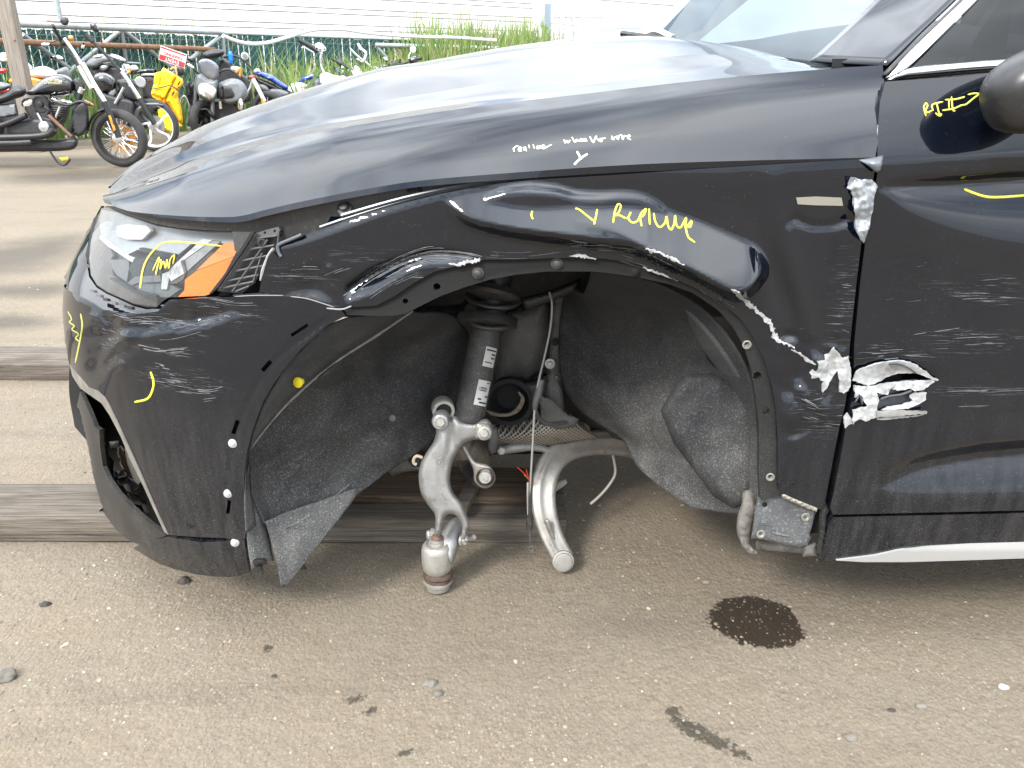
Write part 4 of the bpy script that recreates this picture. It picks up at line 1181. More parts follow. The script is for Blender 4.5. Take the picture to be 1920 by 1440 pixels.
# front liner
lf = net([[(652, 596, 1.285), (611, 614, 1.285), (563, 659, 1.285), (528, 701, 1.285), (483, 783, 1.285), (464, 850, 1.285), (459, 930, 1.285), (461, 1000, 1.285)],
          [(772, 583, 1.375), (705, 630, 1.37), (625, 682, 1.365), (550, 746, 1.355), (505, 795, 1.345), (468, 843, 1.33), (466, 900, 1.32), (480, 985, 1.31)]])
part(patch('liner_outer_band', lf, 4, 40, m_liner_pale, None, thick=.003))
lf2 = net([[(774, 584, 1.376), (705, 632, 1.372), (625, 684, 1.367), (550, 748, 1.357), (505, 797, 1.347), (468, 846, 1.335), (470, 915, 1.33), (494, 985, 1.325)],
           [(835, 590, 1.50), (770, 650, 1.49), (690, 725, 1.47), (620, 800, 1.44), (560, 860, 1.41), (520, 905, 1.39), (505, 950, 1.37), (508, 1000, 1.34)],
           [(865, 610, 1.60), (825, 680, 1.58), (770, 760, 1.55), (700, 820, 1.51), (640, 870, 1.475), (595, 905, 1.44), (560, 950, 1.40), (525, 1020, 1.35)],
           [(880, 640, 1.68), (868, 720, 1.67), (830, 800, 1.63), (780, 850, 1.585), (725, 888, 1.54), (668, 930, 1.48), (610, 985, 1.42), (540, 1060, 1.36)]])
LINER = part(patch('front_liner', lf2, 60, 80, m_liner, None, thick=.004, disp=wob(.026, 6)))
fl = net([[(496, 978, 1.322), (506, 1010, 1.325), (517, 1055, 1.33), (527, 1104, 1.335)],
          [(572, 948, 1.39), (575, 985, 1.375), (560, 1040, 1.355), (530, 1103, 1.337)],
          [(672, 915, 1.475), (660, 940, 1.455), (610, 1005, 1.395), (534, 1102, 1.338)]])
part(patch('liner_flap', fl, 18, 20, m_liner_pale, None, thick=.003, disp=wob(.006, 12, 3)))
part(tube('liner_seam', [at(510, 1000, 1.345), at(560, 978, 1.352), at(610, 945, 1.385), at(655, 908, 1.43)], .0014, m_liner_pale, None, n=5))
strip = net([[(460, 975, 1.30), (466, 1030, 1.30), (472, 1068, 1.30)], [(488, 960, 1.34), (498, 1020, 1.335), (505, 1050, 1.335)], [(500, 985, 1.36), (508, 1030, 1.35), (512, 1052, 1.35)]])
part(patch('liner_edge_strip', strip, 6, 8, m_liner_pale, None, thick=.003))
for q in ([(470, 1048), (498, 1046), (502, 1058), (474, 1064)], [(478, 1060), (492, 1058), (494, 1070), (480, 1072)]):
    pbox('bumper_tab', q, 1.31, .02, m_black)
part(tube('liner_edge', [at(774, 583, 1.372), at(705, 630, 1.366), at(625, 682, 1.361), at(550, 746, 1.351), at(505, 795, 1.341), at(468, 843, 1.326)], [.002, .0026, .002, .003, .0022, .002], M('pale_plastic_edge', (.16, .155, .145), .7, var=.4, vscale=60), None, n=6))
# rear liner
lr = net([[(1108, 505, 1.295), (1230, 531, 1.295), (1330, 590, 1.295), (1396, 680, 1.295), (1418, 770, 1.295), (1425, 860, 1.295), (1426, 952, 1.30)],
          [(1098, 540, 1.40), (1190, 575, 1.40), (1280, 640, 1.40), (1345, 730, 1.39), (1375, 810, 1.37), (1390, 880, 1.35), (1405, 958, 1.33)],
          [(1085, 545, 1.54), (1130, 610, 1.54), (1180, 700, 1.53), (1240, 790, 1.50), (1290, 850, 1.45), (1330, 900, 1.41), (1375, 962, 1.37)],
          [(1062, 535, 1.67), (1050, 620, 1.67), (1055, 715, 1.66), (1095, 778, 1.66), (1166, 826, 1.62), (1205, 888, 1.54), (1300, 952, 1.43)]])
part(patch('rear_liner', lr, 60, 80, m_liner, None, thick=.004, disp=wob(.028, 5, 7)))
part(inflate('liner_bulge', [(1238, 770), (1262, 728), (1285, 703), (1330, 700), (1375, 716), (1418, 752), (1424, 820), (1426, 905), (1400, 952), (1375, 955), (1335, 928), (1300, 880), (1262, 830)], m_liner, None, px_map(lambda a, b_: 1.40 - .0004 * (a - 1240) * .5), .075, 26, 7,
             extra=lambda a, b_: np.array([.030 * (.3 - abs(mnoise.noise((x * .009 + y * .004, y * .007, 1.0)))) + .004 * mnoise.noise((x * .03, y * .03, 5.0)) for x, y in zip(a, b_)])))
bl = net([[(1262, 560, 1.335), (1300, 590, 1.33), (1345, 640, 1.325), (1385, 700, 1.32), (1414, 752, 1.315)],
          [(1252, 572, 1.40), (1285, 612, 1.40), (1325, 668, 1.39), (1370, 725, 1.37), (1410, 762, 1.35)]])
part(patch('liner_lip', bl, 6, 24, m_liner_pale, None, thick=.005))
# inner structure behind the strut
bw = net([[(740, 470, 1.80), (900, 470, 1.84), (1060, 470, 1.84), (1200, 470, 1.80)],
          [(740, 600, 1.80), (900, 600, 1.84), (1050, 600, 1.82), (1200, 620, 1.78)],
          [(760, 720, 1.80), (900, 720, 1.83), (1040, 720, 1.80), (1180, 740, 1.74)],
          [(780, 800, 1.86), (900, 800, 1.88), (1040, 800, 1.86), (1180, 830, 1.80)]])
part(patch('inner_fender', bw, 30, 40, m_sheet, None, disp=wob(.02, 5, 2)))
rf = net([[(640, 588, 1.30), (760, 575, 1.305), (850, 530, 1.305), (960, 500, 1.305), (1111, 495, 1.305), (1240, 525, 1.305)],
          [(700, 540, 1.55), (790, 525, 1.56), (870, 500, 1.58), (960, 480, 1.6), (1080, 480, 1.6), (1200, 520, 1.55)],
          [(740, 500, 1.80), (820, 490, 1.82), (900, 470, 1.84), (980, 460, 1.84), (1080, 460, 1.84), (1200, 480, 1.8)]])
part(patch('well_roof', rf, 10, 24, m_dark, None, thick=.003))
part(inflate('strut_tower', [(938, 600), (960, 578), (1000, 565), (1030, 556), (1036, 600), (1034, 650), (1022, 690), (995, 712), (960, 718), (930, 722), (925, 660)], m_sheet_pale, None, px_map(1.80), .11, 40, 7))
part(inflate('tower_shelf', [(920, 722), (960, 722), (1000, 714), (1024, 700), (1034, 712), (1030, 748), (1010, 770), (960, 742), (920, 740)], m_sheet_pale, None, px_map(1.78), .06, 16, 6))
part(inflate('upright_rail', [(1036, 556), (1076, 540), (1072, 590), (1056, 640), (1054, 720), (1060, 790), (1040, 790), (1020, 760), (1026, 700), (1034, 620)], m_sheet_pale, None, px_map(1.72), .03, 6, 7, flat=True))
part(inflate('front_shelf', [(776, 590), (800, 575), (866, 570), (880, 598), (860, 612), (776, 614)], m_sheet, None, px_map(1.70), .10, 12, 7))
part(inflate('front_gusset', [(788, 632), (880, 628), (876, 730), (858, 740), (820, 690)], m_sheet, None, px_map(1.72), .05, 8, 7, flat=True))
part(inflate('spring_seat_arm', [(975, 560), (1032, 545), (1090, 520), (1088, 545), (1040, 562), (985, 582)], m_dark, None, px_map(1.62), .05, 8, 6))
part(lathe('axle_hole_boot', [(-.06, .045), (0, .052), (.004, .056), (.012, .056), (.014, .046), (-.04, .030)], at(955, 752, 1.70), (0, -1, .12), m_void, None, n=26))
part(tube('torn_boot_rim', [at(912 + 0, 770, 1.665), at(925, 776, 1.66), at(950, 778, 1.66), at(970, 768, 1.66), at(980, 748, 1.66), at(972, 735, 1.66)], [.002, .005, .004, .006, .005, .002], M('torn_rubber', (.16, .13, .10), .8, var=.5, vscale=90), None, n=6))
m_hole = m_void
for (u, v, Y, r_) in ((1041, 641, 1.70, .009),):
    part(lathe('rail_hole', [(0, r_), (.001, r_)], at(u, v, Y), (0, -1, .2), m_hole, None, n=18))
m_zinc = M('pale_zinc', (.34, .335, .31), .45, metal=.3, var=.3, vscale=120)
part(lathe('rail_bolt', [(0, .0115), (.002, .0115), (.003, .007), (.007, .0065), (.008, .005)], at(1031, 682, 1.69), (0, -1, .2), m_zinc, None, n=20))
part(lathe('rail_nut', [(0, .010), (.002, .010), (.003, .006), (.006, .006), (.010, .0035)], at(1043, 706, 1.69), (0, -1, .2), m_sheet_pale, None, n=16))
for (u, v, Y) in ((852, 714, 1.70), (736, 784, 1.53)):
    part(lathe('liner_screw', [(0, .007), (.0015, .007), (.003, .004)], at(u, v, Y - .04), (0, -1, .2), m_sheet_pale if v > 750 else m_sheet, None, n=14))
# strut with labels
m_strut = M('pitted_strut_paint', (.022, .022, .023), .5, dust=.75, dustcol=(.26, .25, .23), dscale=260, bump=.3, bscale=200)
s0, s1 = at(916, 606, 1.60), at(877, 790, 1.52)
ax = (s1 - s0)
SL = ax.length
STRUT = part(lathe('strut', [(-.075, .017), (-.02, .017), (-.018, .034), (0, .034), (.004, .0325), (SL, .033), (SL + .004, .030)], s0, ax, m_strut, None, n=40))
m_label = M('white_sticker', (.50, .50, .48), .55, var=.08, vscale=60)
m_ink = M('black_print', (.02, .02, .02), .6)
axn = ax.normalized(); fwd = Vector((.12, -1, .25)); fwd = (fwd - axn * fwd.dot(axn)).normalized(); sid = axn.cross(fwd)
if sid.x < 0: sid = -sid
def on_strut(l, deg, lift=.0006):
    a = R(deg); return s0 + axn * l + (fwd * math.cos(a) + sid * math.sin(a)) * (.0328 + lift)
def sticker(name, l0, l1, a0, a1, mat, lift=.0006, na=10, parent=None):
    C = [[on_strut(l0 + (l1 - l0) * i / 3, a0 + (a1 - a0) * j / na, lift) for j in range(na + 1)] for i in range(4)]
    V = [q for r_ in C for q in r_]; n = na + 1
    return mesh_obj(name, V, [(i * n + j, (i + 1) * n + j, (i + 1) * n + j + 1, i * n + j + 1) for i in range(3) for j in range(na)], mat, parent)
def lab(z0, z1, a0, a1): return sticker('label', z0, z1, a0, a1, m_label)
def lpos(v): return (v - 606) / 184 * SL
L1 = lab(lpos(650), lpos(686), 4, 52); L2 = lab(lpos(711), lpos(757), 2, 56)
inks = []
for (v0, v1, a0, a1, L_) in ((654, 657, 8, 48, L1), (661, 664, 30, 48, L1), (668, 671, 30, 46, L1), (677, 679, 10, 40, L1), (714, 716, 36, 50, L2), (744, 747, 12, 26, L2), (750, 753, 20, 52, L2), (738, 741, 40, 52, L2)):
    inks.append(sticker('print_line', lpos(v0), lpos(v1), a0, a1, m_ink, .0011, 6, L_))
for k in range(4):                                             # row of four linked rings printed on the lower label
    c = on_strut(lpos(727), 16 + k * 6.5, .0012)
    ring = []
    for i in range(15):
        a = 2 * math.pi * i / 14
        ring.append(on_strut(lpos(727) + .0038 * math.sin(a), 16 + k * 6.5 + 6.6 * math.cos(a), .0012))
    inks.append(tube('printed_ring', ring, .0005, m_ink, L2, n=4, smooth_path=False, cap=False))
STRUT_SUB = [L1, L2]
# spring perch, bump stop, coil
part(lathe('spring_perch', [(-.012, .060), (-.004, .064), (.006, .064), (.010, .050), (.014, .036)], at(913, 603, 1.60), (axn + Vector((.10, -.05, 0))).normalized(), m_dark, None, n=36))
part(lathe('bump_stop', [(-.09, .030), (-.055, .031), (-.04, .026), (-.02, .031), (0, .030)], at(918, 592, 1.60), axn, M('rubber_stop', (.022, .024, .028), .4, dust=.2), None, n=26))
part(lathe('upper_mount', [(0, .055), (.012, .062), (.02, .060), (.03, .04)], at(925, 538, 1.62), axn, m_dark, None, n=32))
coil = []
ct = at(925, 545, 1.62); cb = at(914, 600, 1.60)
for i in range(34):
    t = i / 33; a = R(200 + 520 * t)
    c = ct.lerp(cb, t)
    coil.append(c + Vector((.058 * math.cos(a), .058 * math.sin(a) * .9, .012 * math.sin(a))))
part(tube('coil_spring', coil, .0062, M('spring_black', (.016, .016, .017), .35, dust=.3), None, n=8, per=2))
# silver fork below the strut
def cast(name, base=(.46, .46, .45), d=.25, r_=.42, metal=.45):
    b = NB(name)
    n1 = b.noise(26.0, 5, .65); n2 = b.noise(260.0, 3, .7); n3 = b.noise(7.0, 4, .6)
    c = b.mix(b.rng(n1, .35, .7), tuple(x * .78 for x in base), base)
    c = b.mix(b.rng(n3, .48, .72, 0, d), c, (.20, .16, .115))
    c = b.mix(b.rng(b.noise(60.0, 5, .7), .56, .72, 0, .55), c, (.10, .085, .07))
    c = b.mix(b.rng(n2, .55, .75, 0, .5), c, tuple(min(1, x * 1.35) for x in base))
    b.set(color=c, rough=b.rng(n1, .3, .7, r_ - .1, r_ + .18), metal=metal, normal=b.bump(b.math('ADD', n2, b.math('MULTIPLY', n1, .5)), .25, .003))
    return b.m
m_cast = cast('cast_aluminium', (.33, .33, .325), .4); m_cast2 = cast('road_worn_aluminium', (.34, .325, .30), .75); m_worn = cast('worn_pale_aluminium', (.42, .40, .365), .5)
fork = [(816, 800), (814, 790), (820, 778), (832, 776), (842, 784), (850, 779), (858, 781), (866, 788), (880, 791), (893, 791), (903, 786), (915, 786), (923, 796), (925, 810), (917, 822), (900, 824), (882, 826), (868, 834), (853, 856), (846, 880), (844, 904), (851, 925), (866, 943), (874, 962), (882, 988), (876, 994), (873, 1010), (866, 1008), (866, 985), (858, 969), (846, 964), (835, 968), (829, 985), (826, 1000), (814, 1003), (816, 988), (815, 964), (803, 948), (790, 927), (785, 900), (787, 874), (797, 852), (812, 829), (817, 812)]
def forkY(a, b_): return 1.50 + (b_ - 880) * -.00012
FORK = part(inflate('strut_fork', spline(fork, 3, True), m_cast, None, px_map(forkY), .044, 11, 4.0,
             extra=lambda a, b_: .006 * np.exp(-((a - 832 - (b_ - 840) * -.12) / 9) ** 2) * np.exp(-((b_ - 832) / 26) ** 2) + .004 * np.exp(-((a - 858) / 8) ** 2) * np.exp(-((b_ - 806) / 16) ** 2)
                   - .006 * np.exp(-((a - 846) / 9.0) ** 2) * np.exp(-((b_ - 830) / 20) ** 2) + .003 * np.exp(-((a - 815) / 7) ** 2) * np.exp(-((b_ - 905) / 40) ** 2)))
fsub = []
nutn = Vector((0, -1, .18))
for (u, v, w) in ((826, 790, .0145), (908, 811, .0135)):
    fsub.append(lathe('bolt_boss', [(-.03, w * 1.25), (0, w * 1.25), (.004, w * 1.1)], at(u, v, 1.475), nutn, m_cast, None, n=24))
    fsub.append(hexnut('clamp_bolt', at(u, v, 1.4705), nutn, w * .72, .010, m_zinc, None, washer=w * .98))
lug = inflate('clamp_lug', [(893, 796), (906, 792), (918, 798), (922, 812), (914, 822), (892, 822), (890, 808)], m_worn, None, px_map(1.478), .014, 4, 5, flat=True); fsub.append(lug)
fsub.append(tube('wire_hook', [at(792, 858, 1.50), at(782, 855, 1.50), at(776, 860, 1.50), at(776, 868, 1.50), at(781, 871, 1.50)], .0035, M('tan_hook', (.40, .34, .26), .6), None, n=6))
for dx in range(3):
    for dy in range(3):
        if (dx + dy) % 2 == 0: pass
fsub.append(strokes('cast_mark', [[(817, 861), (829, 858), (831, 872), (819, 875), (817, 861)], [(820, 864), (827, 870)], [(827, 862), (821, 873)], [(819, 880), (821, 884)]], 1.3, m_worn, None, lambda u, v: at_n(u, v, np.full(len(np.atleast_1d(u)), 1.4765)), smooth=False))
# upper bush ring behind the fork
part(lathe('bush_ring', [(-.03, .0235), (0, .0235), (.002, .022), (.002, .0165), (-.01, .0155)], at(832, 771, 1.505), (.18, -1, .05), m_worn, None, n=30))
part(lathe('bush_rubber', [(-.02, .016), (-.004, .015)], at(832, 771, 1.505), (.18, -1, .05), m_void, None, n=24))
# drop link
link = [(864, 838), (871, 834), (880, 848), (890, 864), (900, 868), (915, 872), (926, 884), (929, 898), (922, 911), (910, 916), (898, 912), (889, 901), (888, 886), (884, 872), (874, 856)]
part(inflate('drop_link', spline(link, 3, True), m_worn, None, px_map(1.53), .020, 6, 3.5))
part(lathe('link_bush', [(0, .0205), (.003, .0205), (.004, .019), (.002, .0185), (-.002, .0135), (.004, .013)], at(910, 894, 1.518), nutn, M('bush_black', (.05, .04, .03), .6, var=.4, vscale=90), None, n=26))
part(lathe('link_bolt', [(0, .0135), (.008, .0130), (.010, .011), (.010, .006), (.013, .006), (.0135, .004)], at(910, 894, 1.516), nutn, m_zinc, None, n=22))
# lower arm end with ball joint, standing in the dirt
bj = at(820, 1060, 1.515); bj.z = 0
BJ = part(lathe('ball_joint', [(.052, .028), (.056, .0315), (.070, .034), (.105, .034), (.114, .032), (.119, .028), (.121, .024), (.119, .022), (.120, .018), (.127, .016), (.128, .012), (.133, .0115), (.134, .004)], bj, (0, 0, 1), m_worn, None, n=36))
part(lathe('torn_dust_boot', [(.028, .030), (.032, .033), (.038, .031), (.043, .034), (.048, .032), (.054, .030)], bj, (.03, 0, 1), M('rusty_boot', (.07, .045, .033), .75, var=.5, vscale=70, bump=.6, bscale=90), None, n=30))
part(lathe('joint_ring', [(.002, .020), (.006, .026), (.018, .028), (.022, .033), (.029, .033), (.031, .030)], bj, (0, 0, 1), m_worn, None, n=32))
arm = [(838, 984), (849, 972), (860, 970), (866, 984), (864, 1010), (858, 1032), (848, 1056), (838, 1050), (815, 1030), (802, 1030), (806, 1012), (822, 1002)]
part(inflate('lower_arm_eye', spline(arm, 3, True), m_cast, None, px_map(lambda a, b_: 1.545 + (1010 - b_) * .0009), .05, 16, 4))
for (u, v, d) in ((812, 1002, -1), (866, 1012, 1)):
    part(hexnut('arm_bolt', at(u, v, 1.53), (d, -.35, .1), .0105, .014, m_zinc, None, washer=.014))
part(tube('arm_bolt_shank', [at(872, 1012, 1.52), at(889, 1007, 1.50)], .0058, m_zinc, None, n=10, smooth_path=False))
part(lathe('joint_nut', [(0, .0125), (.004, .0125), (.005, .009), (.009, .0085), (.010, .004)], bj + Vector((0, 0, .134)), (0, 0, 1), M('rusty_nut', (.17, .11, .08), .7, var=.5, vscale=120), None, n=10))
part(lathe('joint_cap_ring', [(0, .0255), (.0025, .0255), (.003, .0225), (.0005, .022)], bj + Vector((0, 0, .1195)), (0, 0, 1), m_worn, None, n=32))
# curved front arm
def sweep(name, path, width, thick, prof, mat):
    P = spline([tuple(at(*q)) for q in path], 8); m_ = len(P)
    W = np.interp(np.linspace(0, 1, m_), np.linspace(0, 1, len(width)), width)
    V = []; Fc = []; n = len(prof)
    for i in range(m_):
        t = P[min(i + 1, m_ - 1)] - P[max(i - 1, 0)]; t /= np.linalg.norm(t)
        view = CAMN - P[i]; view /= np.linalg.norm(view)
        s_ = np.cross(t, view); s_ /= np.linalg.norm(s_); f = np.cross(s_, t)
        for (a, h) in prof: V.append(P[i] + s_ * a * W[i] * .5 + f * h * thick)
    for i in range(m_ - 1):
        for k in range(n):
            a = i * n + k; b_ = i * n + (k + 1) % n
            Fc.append((a, b_, b_ + n, a + n))
    Fc += [tuple(range(n))[::-1], tuple(range((m_ - 1) * n, m_ * n))]
    o = part(mesh_obj(name, V, Fc, mat)); o.data.set_sharp_from_angle(angle=R(60)); return o
prof = [(-1, -.3), (-1, .15), (-.93, .34), (-.78, .46), (-.58, .47), (-.40, .40), (-.1, .38), (.08, .42), (.22, .50), (.36, .51), (.50, .44), (.64, .42), (.78, .44), (.90, .38), (1, .15), (1, -.3), (.5, -.5), (-.5, -.5)]
ARM = sweep('control_arm', [(1225, 850, 1.88), (1175, 834, 1.85), (1118, 830, 1.81), (1068, 840, 1.755), (1034, 868, 1.705), (1020, 910, 1.665), (1020, 952, 1.635), (1031, 994, 1.61), (1044, 1024, 1.59), (1056, 1046, 1.58)], [.062, .062, .062, .062, .061, .060, .058, .053, .050, .050], .034, prof, m_cast2)
part(lathe('arm_end_eye', [(-.05, .0255), (0, .0255), (.004, .0245), (.005, .021), (.008, .020), (.009, .016)], at(1056, 1052, 1.565), (.05, -1, .28), m_cast2, None, n=32))
part(inflate('arm_rib', spline([(1022, 975), (1030, 975), (1037, 995), (1044, 1014), (1038, 1018), (1030, 1002)], 3, True), m_worn, None, px_map(1.593), .016, 4, 3.5))
# cable, hoses and wires hanging in the opening
part(tube('brake_cable', [at(1030, 548, 1.56), at(1035, 572, 1.55), at(1031, 620, 1.54), at(1020, 672, 1.53), at(1010, 715, 1.525), at(1003, 760, 1.52), at(999, 830, 1.515), at(995, 900, 1.51), at(993, 965, 1.51)], .0026, M('cable_sheath', (.22, .215, .20), .35, coat=.6), None, n=8))
part(tube('cable_sleeve', [at(996, 880, 1.513), at(994, 930, 1.511), at(993, 985, 1.51)], .0042, m_black, None, n=10))
part(tube('cable_boot', [at(1016, 712, 1.53), at(1010, 735, 1.525), at(1003, 765, 1.522), at(1012, 785, 1.54), at(1030, 795, 1.56), at(1062, 792, 1.60)], [.006, .009, .006, .005, .005, .005], M('grey_boot', (.045, .047, .05), .5, dust=.5), None, n=8))
part(lathe('cable_ferrule', [(0, .0072), (.02, .008), (.034, .0072), (.036, .004)], at(993, 968, 1.51), (0, 0, -1), m_black, None, n=14))
eye = at(996, 1028, 1.52)
part(tube('cable_eye', [eye + Vector((.0055 * math.cos(a), 0, .0055 * math.sin(a))) for a in np.linspace(0, 6.28, 14)], .0018, m_sheet_pale, None, n=6))
part(tube('cable_tail', [at(993, 998, 1.51), at(995, 1020, 1.517)], .0017, m_sheet_pale, None, n=6, smooth_path=False))
part(tube('cable_tail_rod', [at(998, 1022, 1.52), at(1012, 1004, 1.55)], .0016, m_sheet_pale, None, n=6, smooth_path=False))
part(tube('sensor_hose', [at(1146, 842, 1.82), at(1152, 868, 1.82), at(1153, 890, 1.80), at(1140, 912, 1.78), at(1122, 932, 1.76), at(1107, 945, 1.75)], .0036, M('tan_hose', (.36, .33, .29), .7), None, n=8))
m_red = M('red_wire', (.55, .05, .03), .5); m_yel = M('yellow_wire', (.75, .55, .08), .5)
part(tube('frayed_wire', [at(994, 905, 1.64), at(985, 890, 1.64), at(970, 876, 1.64)], .0013, m_red, None, n=5))
part(tube('frayed_wire', [at(994, 905, 1.64), at(990, 893, 1.63), at(987, 880, 1.63)], .0012, m_red, None, n=5))
part(tube('frayed_wire', [at(994, 905, 1.64), at(990, 897, 1.645), at(983, 890, 1.645)], .0012, m_yel, None, n=5))
part(tube('pale_sleeve', [at(990, 905, 1.64), at(990, 940, 1.64), at(992, 985, 1.63)], .0032, M('pale_sleeve', (.42, .40, .36), .6), None, n=8))
part(tube('plug', [at(1040, 918, 1.72), at(1050, 908, 1.72), at(1062, 902, 1.72)], [.006, .010, .006], M('plug_grey', (.30, .27, .24), .7), None, n=8, smooth_path=False))
# woven heat shield and driveline bits
def weave():
    b = NB('woven_heat_shield')
    q = b.mapping(b.pos(), rot=(0, R(38), 0), scale=(1, 1, 1))
    s_ = b.sep(q)
    w1 = b.math('SINE', b.math('MULTIPLY', s_[0], 900)); w2 = b.math('SINE', b.math('MULTIPLY', s_[2], 900))
    w = b.math('MAXIMUM', w1, w2)
    c = b.mix(b.rng(w, -.4, .9), (.10, .085, .07), (.52, .47, .40))
    c = b.mix(b.rng(b.noise(12.0, 4, .6), .5, .75, 0, .6), c, (.20, .14, .09))
    b.set(color=c, rough=.55, metal=.35, normal=b.bump(w, .9, .004))
    return b.m
part(patch('heat_shield', net([[(928, 796, 1.74), (975, 792, 1.72), (1020, 776, 1.72), (1060, 772, 1.74), (1105, 800, 1.78)], [(924, 818, 1.70), (975, 818, 1.68), (1030, 806, 1.68), (1075, 800, 1.71), (1108, 812, 1.76)], [(930, 834, 1.72), (975, 836, 1.71), (1030, 834, 1.72), (1080, 826, 1.75), (1120, 820, 1.79)]]), 16, 30, weave(), None, thick=.003))
part(inflate('shield_plate', [(1010, 742), (1030, 745), (1062, 778), (1085, 785), (1078, 800), (1040, 806), (1016, 796)], m_sheet_pale, None, px_map(1.685), .012, 4, 6, flat=True))
part(tube('steering_arm', [at(935, 846, 1.70), at(965, 840, 1.70), at(1000, 838, 1.71), at(1030, 845, 1.72)], [.010, .012, .010, .008], m_cast, None, n=10))
part(lathe('axle_joint', [(-.05, .030), (-.03, .040), (.0, .042), (.01, .036), (.02, .040), (.03, .034), (.04, .020)], at(888, 848, 1.66), (.75, -.5, .1), M('greasy_joint', (.085, .07, .055), .55, var=.5, vscale=60, dust=.4), None, n=28))
part(tube('half_shaft', [at(862, 858, 1.66), at(882, 885, 1.60), at(898, 902, 1.56)], .015, m_dark, None, n=14, smooth_path=False))
part(inflate('hub_bracket', [(914, 808), (932, 796), (936, 820), (930, 848), (918, 856), (912, 838)], m_sheet_pale, None, px_map(1.60), .03, 5, 5))
part(hexnut('bracket_nut', at(938, 843, 1.62), (.3, -1, .1), .010, .012, m_zinc, None))
part(tube('subframe', [at(640, 858, 2.0), at(800, 838, 2.0), at(960, 832, 2.0), at(1200, 830, 2.0)], .03, m_dark, None, n=10))
part(inflate('subframe_bracket', [(724, 852), (745, 840), (762, 850), (775, 872), (800, 872), (800, 880), (760, 885), (735, 892), (722, 880)], m_sheet_pale, None, px_map(1.62), .03, 6, 6))
part(lathe('bracket_nub', [(-.02, .017), (.01, .018), (.014, .012)], at(743, 855, 1.60), (-.2, -1, .1), m_cast2, None, n=18))
part(inflate('splash_shield', [(760, 800), (810, 790), (812, 850), (790, 852), (762, 846), (745, 830)], m_dark, None, px_map(1.66), .03, 10, 7))
# yellow clip stuck in the liner
part(lathe('trim_clip', [(-.004, .006), (.004, .006), (.006, .0095), (.008, .0095), (.010, .005)], at(563, 716, 1.315), (-.35, -1, .2), m_yclip, None, n=16))
# lower rear bracket with rivet nuts
m_brack = M('blue_black_steel', (.045, .052, .062), .42, var=.3, vscale=20, dust=.9, dustcol=(.28, .27, .25), dscale=180)
br = [(1424, 914), (1440, 910), (1458, 918), (1532, 956), (1528, 965), (1522, 990), (1518, 1000), (1521, 1010), (1514, 1022), (1500, 1027), (1470, 1021), (1430, 1012), (1408, 1010), (1412, 985), (1416, 950)]
BRK = part(inflate('fender_bracket', br, m_brack, None, px_map(1.272), .012, 4, 6, flat=True, holes=[circ(1434, 946, 5)]))
for (u, v) in ((1510, 969), (1426, 1001)):
    part(lathe('rivet_nut', [(0, .0080), (.0025, .0080), (.003, .006), (.0008, .0045), (0, .0037)], at(u, v, 1.265), (0, -1, .2), m_bolt, None, n=20))
part(tube('pressed_rib', [at(1446, 998, 1.265), at(1478, 1005, 1.265)], .0028, m_brack, None, n=8, smooth_path=False))
part(tube('pressed_ring', [at(1432 + 5 * math.cos(a), 985 - 6 * math.sin(a), 1.265) for a in np.linspace(.2, 3.2, 9)], .002, m_brack, None, n=6))
part(inflate('foam_strip', [(1466, 927), (1471, 926), (1533, 953), (1531, 960), (1500, 948), (1466, 933)], M('dusty_foam', (.27, .25, .21), .9, var=.2, vscale=90), None, px_map(1.255), .012, 2, 5, flat=True))
m_tape = M('dusty_wrapped_loom', (.15, .14, .125), .75, var=.5, vscale=60, bump=.8, bscale=90)
part(tube('wrapped_loom', [at(1402, 925, 1.33), at(1404, 945, 1.31), at(1398, 970, 1.31), at(1394, 995, 1.31), at(1396, 1012, 1.31)], [.011, .013, .015, .013, .009], m_tape, None, n=10))
part(tube('loom_tail', [at(1391, 1005, 1.305), at(1397, 1020, 1.30), at(1406, 1032, 1.30), at(1418, 1036, 1.30)], [.006, .007, .006, .004], m_tape, None, n=8))
part(tube('loom_tail', [at(1398, 1014, 1.30), at(1404, 1024, 1.30), at(1412, 1034, 1.29)], .003, m_tape, None, n=6))
part(inflate('fender_stay', [(1537, 940), (1548, 940), (1556, 958), (1550, 966), (1546, 1000), (1537, 1046), (1530, 1040), (1535, 1000), (1536, 960)], m_flange, None, px_map(1.27), .02, 3, 5, flat=True))
part(inflate('stay_foot', [(1506, 1020), (1530, 1018), (1533, 1042), (1505, 1044)], M('grey_plastic_foot', (.13, .125, .115), .7, var=.2, vscale=50), None, px_map(1.285), .02, 3, 5, flat=True))
part(tube('sill_seam_tube', [at(1420, 1022, 1.42), at(1470, 1026, 1.42), at(1520, 1030, 1.42)], .010, m_tape, None, n=8))
# ------------------------------------------------------------------ background: building, fence, reeds, pylon
m_siding = M('white_siding', (.80, .80, .79), .6, var=.03, vscale=.8)
m_galv = M('galvanised_pipe', (.36, .39, .40), .45, metal=.4, var=.2, vscale=12)
m_rust = M('rusty_pipe', (.24, .13, .075), .8, var=.35, vscale=14)
m_groove = M('siding_groove', (.42, .42, .43), .8)
def lerp_at(u0, v0, Y0, u1, v1, Y1, t): return at(u0, v0, Y0).lerp(at(u1, v1, Y1), t)
WA = at(30, 200, 22.0); WB = at(998, 200, 33.0); WA.z = WB.z = 0
wd = (WB - WA).normalized(); WA2 = WA - wd * 14
wn_ = Vector((wd.y, -wd.x, 0))
if wn_.y > 0: wn_ = -wn_
BLD = thing('warehouse', 'long white building with horizontal metal siding behind the fence', 'building', tuple(WA))
bparts = []
zb = 0.0; alt = 0
L_ = (WB - WA2).length
mes_cache = {}
